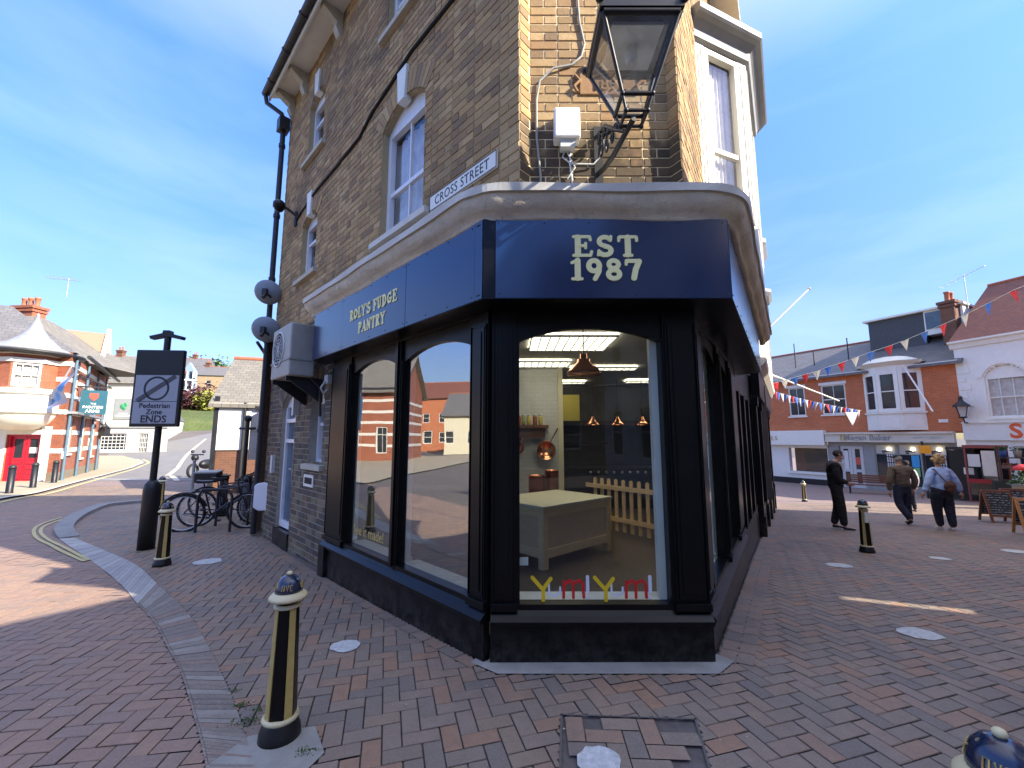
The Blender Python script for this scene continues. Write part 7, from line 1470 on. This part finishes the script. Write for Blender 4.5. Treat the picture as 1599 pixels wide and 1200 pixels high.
def bspan(P, cols, w, h, lab, extra=None):
    T = thing('bunting', lab, 'bunting', tuple(P[0]), 0, 'bunting strings across the square'); m = MB(); m.tube((extra or [])+P, .006, 4); m.build('string', M['lgrey'], T)
    for i, c in enumerate(cols):
        a = P[i+1]; d = (P[min(len(P)-1, i+2)]-P[i]).normalized(); hx = d*w/2; sw = Vector((random.uniform(-.15, .15), random.uniform(-.3, .3), 0))*h; m = MB(); A, B, C = a-hx, a+hx, a+sw-Vector((0, 0, h*random.uniform(.9, 1.0))); nn = d.cross(Vector((0, 0, 1))).normalized()*.003; mA = (A+B)/2+nn*10
        m.add([A, mA, B, C, A+nn, mA+nn, B+nn, C+nn], [(0, 1, 3), (1, 2, 3), (4, 5, 7), (5, 6, 7), (0, 1, 5, 4), (1, 2, 6, 5), (2, 3, 7, 6), (3, 0, 4, 7)]); m.build('pennant', c, T)
bspan([at(*k) for k in knots], [fr_, fb_, fw_, fr_, fb_, fw_, fr_, fb_, fw_, fr_, fb_, fw_, fr_, fb_, fw_, fr_], .22, .32, 'upper string of large red, white and blue pennants', [at(1640, 425, 7.6)])
k2 = [(1200+i*5.4, 609+ (i*5.4)*.30-((i*5.4)/150)**2*12, 19.5+i*.02) for i in range(28)]
bspan([at(*k) for k in k2], [(fw_, fr_, fb_, fw_, fb_)[i % 5] for i in range(26)], .17, .42, 'lower string of small closely spaced pennants in front of the sash windows')
m = MB(); c = at(1330, 649, 19.9); m.add([c+Vector((-.28, 0, .15)), c+Vector((.34, 0, .15)), c+Vector((.02, 0, -.5)), c+Vector((-.28, .02, .15)), c+Vector((.34, .02, .15)), c+Vector((.02, .02, -.5))], [(0, 1, 2), (3, 4, 5), (0, 1, 4, 3), (1, 2, 5, 4), (2, 0, 3, 5)]); fits('shield_banner', 'grey pointed banner hanging under the end of the lower bunting', 'banner', m, M['lgrey'])

# ---- trees ----
def tree(name, lab, base, h, cw, ch, leaf, trunk, n, seed, leafs=.35, flat=False, group=None, lean=0):
    random.seed(seed); T = thing(name, lab, 'tree', tuple(base), 0, group); b = Vector(base); m = MB(); top = b+Vector((lean, 0, h*.62)); m.tube([b, b+Vector((lean*.3, 0, h*.3)), top], [h*.035, h*.026, h*.014], 7); cl = []
    for k in range(9):
        a = k*2.4; e = b+Vector((lean, 0, h-ch*.55))+Vector((math.cos(a)*cw*.36, math.sin(a)*cw*.36, random.uniform(-.25, .35)*ch)); m.tube([b+Vector((lean*.6, 0, h*random.uniform(.35, .6))), (b+e)/2+Vector((0, 0, h*.2)), e], [h*.014, h*.010, h*.004], 5); cl.append(e)
    m.build('trunk', trunk, T); m = MB()
    for k in range(22): a = random.uniform(0, 6.28); r = cw*.5*math.sqrt(random.random()); cl.append(b+Vector((lean+math.cos(a)*r, math.sin(a)*r, h-ch*.5+random.uniform(-.45, .45)*ch*math.sqrt(max(.05, 1-(2*r/cw)**2)))))
    for k in range(n):
        c = random.choice(cl); rr = cw*.16; p_ = c+Vector((random.gauss(0, rr), random.gauss(0, rr), random.gauss(0, rr*(.35 if flat else .7)))); u_ = Vector((random.uniform(-1, 1), random.uniform(-1, 1), random.uniform(-.6, .6))).normalized()*leafs*random.uniform(.5, 1.2); v_ = u_.cross(Vector((random.uniform(-1, 1), random.uniform(-1, 1), 1))).normalized()*leafs*.5; m.add([p_-u_, p_+v_, p_+u_, p_-v_], [(0, 1, 2, 3)])
    m.build('crown', leaf, T, recalc=False)
lg = island('green foliage', [(.06, .12, .02), (.09, .16, .03), (.04, .09, .02), (.12, .18, .04)], .8, 2, 0, bmp=0); ldk = island('dark pine foliage', [(.025, .05, .02), (.035, .065, .025), (.02, .04, .015)], .8, 2, 0, bmp=0); lpu = island('purple foliage', [(.10, .025, .03), (.14, .04, .04), (.07, .02, .03)], .8, 2, 0, bmp=0); lye = island('yellow green foliage', [(.22, .24, .03), (.28, .26, .05), (.14, .18, .03)], .8, 2, 0, bmp=0)
bark = paint('bark', (.08, .06, .045), .9, .3)
def hp_(px, Y, z): return Vector((hz_(px, Y), Y, z))
tree('pine_tree', 'dark flat topped pine on the skyline above the cream shop', hp_(190, 110, 10), 11.8, 10, 3.6, ldk, bark, 2600, 3, .5, True)
tree('tree', 'low dark tree on the skyline right of the flat topped pine', hp_(213, 112, 12), 7.5, 5, 3.0, ldk, bark, 900, 4, .5)
for k, (px, Y, z, h, w_, lab) in enumerate(((302, 125, 14, 12, 9, 'leafy green tree above the tall hill house'), (326, 120, 14, 9.5, 9, 'leafy green tree on the skyline left of the brick barn'), (345, 118, 13, 8.5, 8, 'green tree on the skyline behind the barn roof'), (285, 128, 15, 10, 8, 'green tree behind the traffic sign'))): tree('tree', lab, hp_(px, Y, z), h, w_, h*.7, lg, bark, 1600, 10+k, .6, group='green trees on the hill')
tree('shrub', 'large purple leaved shrub on the slope below the hill houses', hp_(300, 80, 5.2), 5.6, 9, 4.2, lpu, bark, 2600, 31, .4); tree('shrub', 'yellow green shrub right of the purple one', hp_(329, 78, 5.0), 5.0, 4.5, 4.0, lye, bark, 1500, 32, .35); tree('shrub', 'green bush at the foot of the grassy slope', hp_(318, 84, 5.2), 3.0, 8, 2.4, lg, bark, 1200, 33, .4)
random.seed(77)
# weeds in the joints by the near bollard
wd = island('moss and weeds', [(.05, .11, .02), (.07, .13, .03), (.03, .07, .015)], .9, 30, 0, bmp=0); m = MB()
for (px, py, r, n_) in ((385, 1130, .05, 120), (376, 1105, .03, 60), (368, 1080, .02, 30), (405, 1112, .03, 60), (480, 1180, .03, 60), (220, 862, .12, 90), (250, 856, .08, 50), (440, 868, .06, 50)):
    c = g(px, py)
    for j in range(n_):
        a = c+Vector((random.gauss(0, r), random.gauss(0, r*.6), .004)); u_ = Vector((random.uniform(-1, 1), random.uniform(-1, 1), random.uniform(.1, 1.2))).normalized()*random.uniform(.006, .018); v_ = u_.cross(Vector((0, 0, 1))).normalized()*.004; m.add([a-v_, a+v_, a+u_], [(0, 1, 2)])
tag(m.build('weeds', wd, recalc=False), 'moss and small weeds growing in the paving joints', 'weeds', None, 'stuff')
m = MB()
for k in range(70):
    a = (random.uniform(-3.2, 4.5), random.uniform(1.3, 5.2))
    if inpoly(a, shop_foot): continue
    m.add([(a[0]+random.uniform(.002, .007)*math.cos(t), a[1]+random.uniform(.002, .007)*math.sin(t), hgt(*a)+.006) for t in (0, 1.2, 2.5, 3.8, 5)], [(0, 1, 2, 3, 4)])
tag(m.build('litter_specks', M['lgrey'], recalc=False), 'pale chips and gum specks scattered on the paving', 'litter', None, 'stuff')

# ================================================================ PEOPLE
def skinmesh(name, joints, edges, radii, mat, parent, root=0, sub=2):
    me = bpy.data.meshes.new(name); me.from_pydata([tuple(j) for j in joints], edges, []); o = bpy.data.objects.new(name, me); COL.objects.link(o)
    sk = o.modifiers.new('s', 'SKIN'); sb = o.modifiers.new('b', 'SUBSURF'); sb.levels = sub; sb.render_levels = sub; sk.use_smooth_shade = True
    if not me.skin_vertices: me.attributes  # layer is made with the modifier
    b = bmesh.new(); b.from_mesh(me); lay = b.verts.layers.skin.verify(); b.verts.ensure_lookup_table()
    for i, v in enumerate(b.verts): r = radii[i]; v[lay].radius = (r if isinstance(r, tuple) else (r, r)); v[lay].use_root = (i == root)
    b.to_mesh(me); b.free(); dg = bpy.context.evaluated_depsgraph_get(); nm = bpy.data.meshes.new_from_object(o.evaluated_get(dg)); bpy.data.objects.remove(o)
    return nm
def joined(name, meshes, mat, parent):
    b = bmesh.new()
    for me in meshes: b.from_mesh(me)
    me = bpy.data.meshes.new(name); b.to_mesh(me); b.free(); me.materials.clear(); me.materials.append(mat)
    for p in me.polygons: p.use_smooth = True; p.material_index = 0
    o = bpy.data.objects.new(name, me); COL.objects.link(o); o.parent = parent; return o
def person(lab, loc, yaw, H, P, cl):
    """P: joint offsets for a figure 1 unit tall facing +Y, feet at 0; x to its right"""
    T = thing('person', lab, 'person', (0, 0, 0)); J = {k: Vector(v)*H for k, v in P.items()}
    def mk(names, edges, rad, root=0, sub=2): return skinmesh('t', [J[n] for n in names], edges, [tuple(q*H for q in r) if isinstance(r, tuple) else r*H for r in rad], None, None, root, sub)
    names = ['pel', 'waist', 'chest', 'neckb', 'neck', 'chin', 'head', 'crown', 'hipL', 'kneL', 'ankL', 'toeL', 'hipR', 'kneR', 'ankR', 'toeR', 'shL', 'elL', 'wrL', 'shR', 'elR', 'wrR']
    ix = {n: i for i, n in enumerate(names)}; E = [('pel', 'waist'), ('waist', 'chest'), ('chest', 'neckb'), ('neckb', 'neck'), ('neck', 'chin'), ('chin', 'head'), ('head', 'crown'), ('pel', 'hipL'), ('hipL', 'kneL'), ('kneL', 'ankL'), ('ankL', 'toeL'), ('pel', 'hipR'), ('hipR', 'kneR'), ('kneR', 'ankR'), ('ankR', 'toeR'), ('neckb', 'shL'), ('shL', 'elL'), ('elL', 'wrL'), ('neckb', 'shR'), ('shR', 'elR'), ('elR', 'wrR')]
    rad = [.07, .06, .075, .04, .028, .034, .045, .028, .05, .032, .02, .016, .05, .032, .02, .016, .03, .022, .014, .03, .022, .014]
    ms = [mk(names, [(ix[a], ix[b]) for a, b in E], rad)]
    # face and hands
    mb = MB(); hd = J['head']; fw_d = Vector((P.get('look', (0, 1, 0)))).normalized(); rt = Vector((fw_d.y, -fw_d.x, 0)).normalized()
    mb.ball(hd+fw_d*.047*H+Vector((0, 0, -.008*H)), .010*H, 6, 0, (1, 1, 1.4)); mb.ball(hd+rt*.046*H, .014*H, 6, 0, (.5, .7, 1)); mb.ball(hd-rt*.046*H, .014*H, 6, 0, (.5, .7, 1)); mb.ball(hd+fw_d*.036*H-Vector((0, 0, .036*H)), .014*H, 6)
    for sd_ in ('L', 'R'):
        w_, e_ = J['wr'+sd_], J['el'+sd_]; d = (w_-e_).normalized(); sx_ = -1 if sd_ == 'L' else 1; side = Vector((0, 1, 0)); side = (side-d*side.dot(d)).normalized(); nrm_ = d.cross(side)
        mb.ball(w_+d*.028*H, .022*H, 8, 0, (.7, 1, 1.2))
        for q, ln in ((-1.5, .034), (-.5, .042), (.5, .045), (1.5, .038)):
            a = w_+d*.045*H+side*q*.0085*H; mb.tube([a, a+d*ln*.5*H, a+d*ln*H+nrm_*sx_*-.012*H], [.0055*H, .005*H, .0035*H], 6)
        a = w_+d*.02*H+side*.018*H; mb.tube([a, a+side*.016*H+d*.016*H, a+side*.018*H+d*.034*H], [.006*H, .0055*H, .004*H], 6)
    ho = mb.build('t', M['skin'], None); ms.append(ho.data.copy()); bpy.data.objects.remove(ho)
    body_ = joined('body', ms, M['skin'], T)
    mb = MB(); [mb.ball(hd+fw_d*.041*H+rt*q*.016*H+Vector((0, 0, .006*H)), .006*H, 5) for q in (-1, 1)]; mb.build('eyes', M['iron'], body_).matrix_parent_inverse = Matrix.Identity(4)
    # trousers
    n2 = ['pel', 'waist', 'hipL', 'kneL', 'ankL', 'hipR', 'kneR', 'ankR']; E2 = [(0, 1), (0, 2), (2, 3), (3, 4), (0, 5), (5, 6), (6, 7)]; rr = cl.get('trr', (.078, .062, .062, .045, .033)); joined('trousers', [mk(n2, E2, [rr[0], rr[1], rr[2], rr[3], rr[4], rr[2], rr[3], rr[4]])], cl['trousers'], T)
    # jacket
    J['hem'] = J['pel']+Vector((0, 0, cl.get('hem', -.0)))*H; n3 = ['hem', 'waist', 'chest', 'neckb', 'neck2', 'shL', 'elL', 'cfL', 'shR', 'elR', 'cfR']; J['neck2'] = J['neckb'].lerp(J['neck'], .6)
    for s_ in 'LR': J['cf'+s_] = J['el'+s_].lerp(J['wr'+s_], .93)
    jr = cl.get('jr', (.088, .085, .095, .06, .042, .05, .04, .030)); joined('jacket', [mk(n3, [(0, 1), (1, 2), (2, 3), (3, 4), (3, 5), (5, 6), (6, 7), (3, 8), (8, 9), (9, 10)], [jr[0], jr[1], jr[2], jr[3], jr[4], jr[5], jr[6], jr[7], jr[5], jr[6], jr[7]])], cl['jacket'], T)
    # shoes
    for s_ in 'LR': joined('shoe', [skinmesh('t', [J['ank'+s_]+Vector((0, -.02, -.018))*H, J['ank'+s_].lerp(J['toe'+s_], .5)-Vector((0, 0, .006))*H, J['toe'+s_]], [(0, 1), (1, 2)], [(.024*H, .022*H), (.024*H, .018*H), (.02*H, .013*H)], None, None)], cl['shoes'], T)
    # hair
    mb = MB(); hr = cl.get('hairr', .052); c = hd-fw_d*.012*H+Vector((0, 0, .012*H)); mb.ball(c, hr*H, 12, 0, cl.get('hairs', (.95, 1.05, .95))); rs_ = random.Random(3)
    if cl.get('curly'):
        for k in range(90): a = rs_.uniform(0, 6.28); e = rs_.uniform(-.7, 1.5); v = Vector((math.cos(a)*math.cos(e), math.sin(a)*math.cos(e), math.sin(e))); 
        for k in range(90):
            a = rs_.uniform(0, 6.28); e = rs_.uniform(-.8, 1.5); v = Vector((math.cos(a)*math.cos(e), math.sin(a)*math.cos(e), math.sin(e)))
            if v.dot(fw_d) < .5: mb.ball(c+v*hr*H*rs_.uniform(.85, 1.12), rs_.uniform(.012, .024)*H, 5)
    mb.build('hair', cl['hair'], T)
    if 'cap' in cl:
        mb = MB(); c = hd+Vector((0, 0, .022*H)); mb.lathe([(.053*H, 0), (.055*H, .012*H), (.048*H, .032*H), (.02*H, .044*H), (.001, .045*H)], tuple(c), 16); mb.fpoly(Frame((c.x, c.y), (rt.x, rt.y), (fw_d.x, fw_d.y)), [(-.04*H, c.z), (.04*H, c.z), (.04*H, c.z+.006*H), (-.04*H, c.z+.006*H)], .03*H, .085*H); mb.build('cap', cl['cap'], T)
    if 'bag' in cl:
        mb = MB(); c = J['pel'].lerp(J['waist'], .5)+Vector((.02, -.115, .02))*H; mb.ball(c, .07*H, 10, 0, (1, .55, 1.15)); b_ = mb.build('handbag', cl['bag'], T); mb = MB(); mb.tube([c+Vector((-.04, 0, .06))*H, J['shL']+Vector((0, -.05, .03))*H, J['shL']+Vector((0, .05, .02))*H], .006*H); mb.build('strap', cl['bag'], T)
    if 'shirt' in cl:
        mb = MB(); c = J['neckb']; mb.fpoly(Frame((c.x, c.y), (1, 0), (0, 1)), [(-.02*H, c.z+.02*H), (.02*H, c.z+.02*H), (0, c.z-.08*H)], .045*H, .098*H); mb.build('shirt', cl['shirt'], T)
    T.location = loc; T.rotation_euler = (0, 0, yaw); return T
def cloth(n, c, v=.2):
    m = paint(n, c, .85, v, nscale=5, bmp=0); nt = m.node_tree; bs = nt.nodes['Principled BSDF']
    if not bs.inputs['Normal'].links:
        tc = N(nt, 'ShaderNodeTexCoord').outputs['Object']; mp = N(nt, 'ShaderNodeMapping'); mp.inputs['Scale'].default_value = (1, 1, 2.2); mp.inputs['Rotation'].default_value = (.5, .4, 0); nt.links.new(tc, mp.inputs[0]); bump(nt, bs, noise(nt, mp.outputs[0], 6, 3, .5), .9, .05)
    return m
base = dict(pel=(0, 0, .53), waist=(0, .0, .61), chest=(0, 0, .72), neckb=(0, -.01, .805), neck=(0, 0, .845), chin=(0, .008, .885), head=(0, .008, .93), crown=(0, .0, .965),
 hipL=(-.055, 0, .50), kneL=(-.06, .01, .28), ankL=(-.06, -.01, .045), toeL=(-.075, .085, .018), hipR=(.055, 0, .50), kneR=(.06, .01, .28), ankR=(.06, -.01, .045), toeR=(.075, .085, .018),
 shL=(-.11, -.01, .79), elL=(-.14, -.02, .62), wrL=(-.14, .03, .475), shR=(.11, -.01, .79), elR=(.14, -.02, .62), wrR=(.14, .03, .475))
def pose(**k): d = dict(base); d.update(k); return d
def gY(px, Y): return at_ground(px, Y)
# man in black, standing side on, head down
q = gY(1300, 9.75); person('man in a black suit standing with his head bowed and hands in front', tuple(q), -math.pi/2-.5, 1.80, pose(neckb=(0, .0, .80), neck=(0, .025, .84), chin=(0, .055, .872), head=(0, .06, .915), crown=(0, .05, .955), look=(0, 1, -.35), ankL=(-.05, -.05, .045), toeL=(-.06, .05, .018), ankR=(.05, .04, .045), toeR=(.06, .15, .018), kneR=(.055, .03, .28), elL=(-.13, .0, .62), wrL=(-.06, .11, .56), elR=(.13, .0, .62), wrR=(.06, .12, .57)),
 dict(trousers=cloth('black trousers', (.012, .012, .013)), jacket=cloth('black suit jacket', (.010, .010, .012)), shoes=paint('polished black shoes', (.02, .02, .02), .15, .1), hair=cloth('dark grey hair', (.05, .04, .035)), hem=-.09, jr=(.092, .088, .098, .062, .04, .052, .042, .032), trr=(.08, .066, .062, .05, .042), shirt=M['white'], hairr=.050))
# man in brown jacket and flat cap, walking away
q = gY(1402, 10.5); person('man in a brown jacket, dark jeans and flat cap walking away', tuple(q), -.15, 1.68, pose(head=(0, .03, .925), crown=(0, .02, .96), neck=(0, .01, .845), hipL=(-.06, 0, .50), kneL=(-.085, -.03, .29), ankL=(-.02, -.13, .10), toeL=(-.02, -.06, .02), kneR=(.075, .05, .28), ankR=(.085, .05, .045), toeR=(.09, .14, .018), elL=(-.175, -.03, .63), wrL=(-.165, .0, .47), elR=(.175, -.01, .63), wrR=(.17, .05, .49)),
 dict(trousers=cloth('dark blue jeans', (.015, .018, .04)), jacket=cloth('brown jacket', (.13, .095, .065)), shoes=cloth('black shoes', (.02, .02, .02)), hair=cloth('grey hair', (.3, .28, .26)), cap=cloth('dark flat cap', (.025, .025, .028)), hem=-.01, jr=(.10, .097, .108, .064, .042, .052, .042, .033), trr=(.085, .07, .068, .05, .042)))
# woman in pale blue coat
q = gY(1462, 9.55); person('woman with curly fair hair in a pale blue coat with a brown bag', tuple(q), -.1, 1.62, pose(hipL=(-.06, 0, .49), kneL=(-.05, .04, .28), ankL=(-.02, .05, .045), toeL=(-.025, .14, .018), kneR=(.065, -.01, .28), ankR=(.045, -.06, .05), toeR=(.05, .02, .018), elL=(-.175, -.02, .63), wrL=(-.22, .0, .50), elR=(.19, -.02, .64), wrR=(.25, .01, .50)),
 dict(trousers=cloth('navy trousers', (.012, .014, .03)), jacket=cloth('pale blue coat', (.38, .54, .85), .12), shoes=cloth('white shoes', (.6, .6, .58)), hair=cloth('curly fair hair', (.42, .28, .14), .4), curly=1, hairr=.060, hairs=(1.05, 1.0, .95), bag=cloth('brown leather bag', (.10, .045, .03)), hem=-.02, jr=(.115, .10, .105, .06, .04, .05, .042, .032), trr=(.105, .08, .082, .058, .042)))
# fourth person half hidden behind
q = gY(1412, 13.8); person('person in a white and navy top half hidden behind the couple', tuple(q), -.3, 1.62, pose(), dict(trousers=cloth('navy trousers2', (.014, .016, .035)), jacket=cloth('white and navy top', (.45, .46, .5)), shoes=cloth('black shoes2', (.02, .02, .02)), hair=cloth('black hair', (.02, .018, .016)), cap=cloth('black cap', (.012, .012, .012)), hem=0))
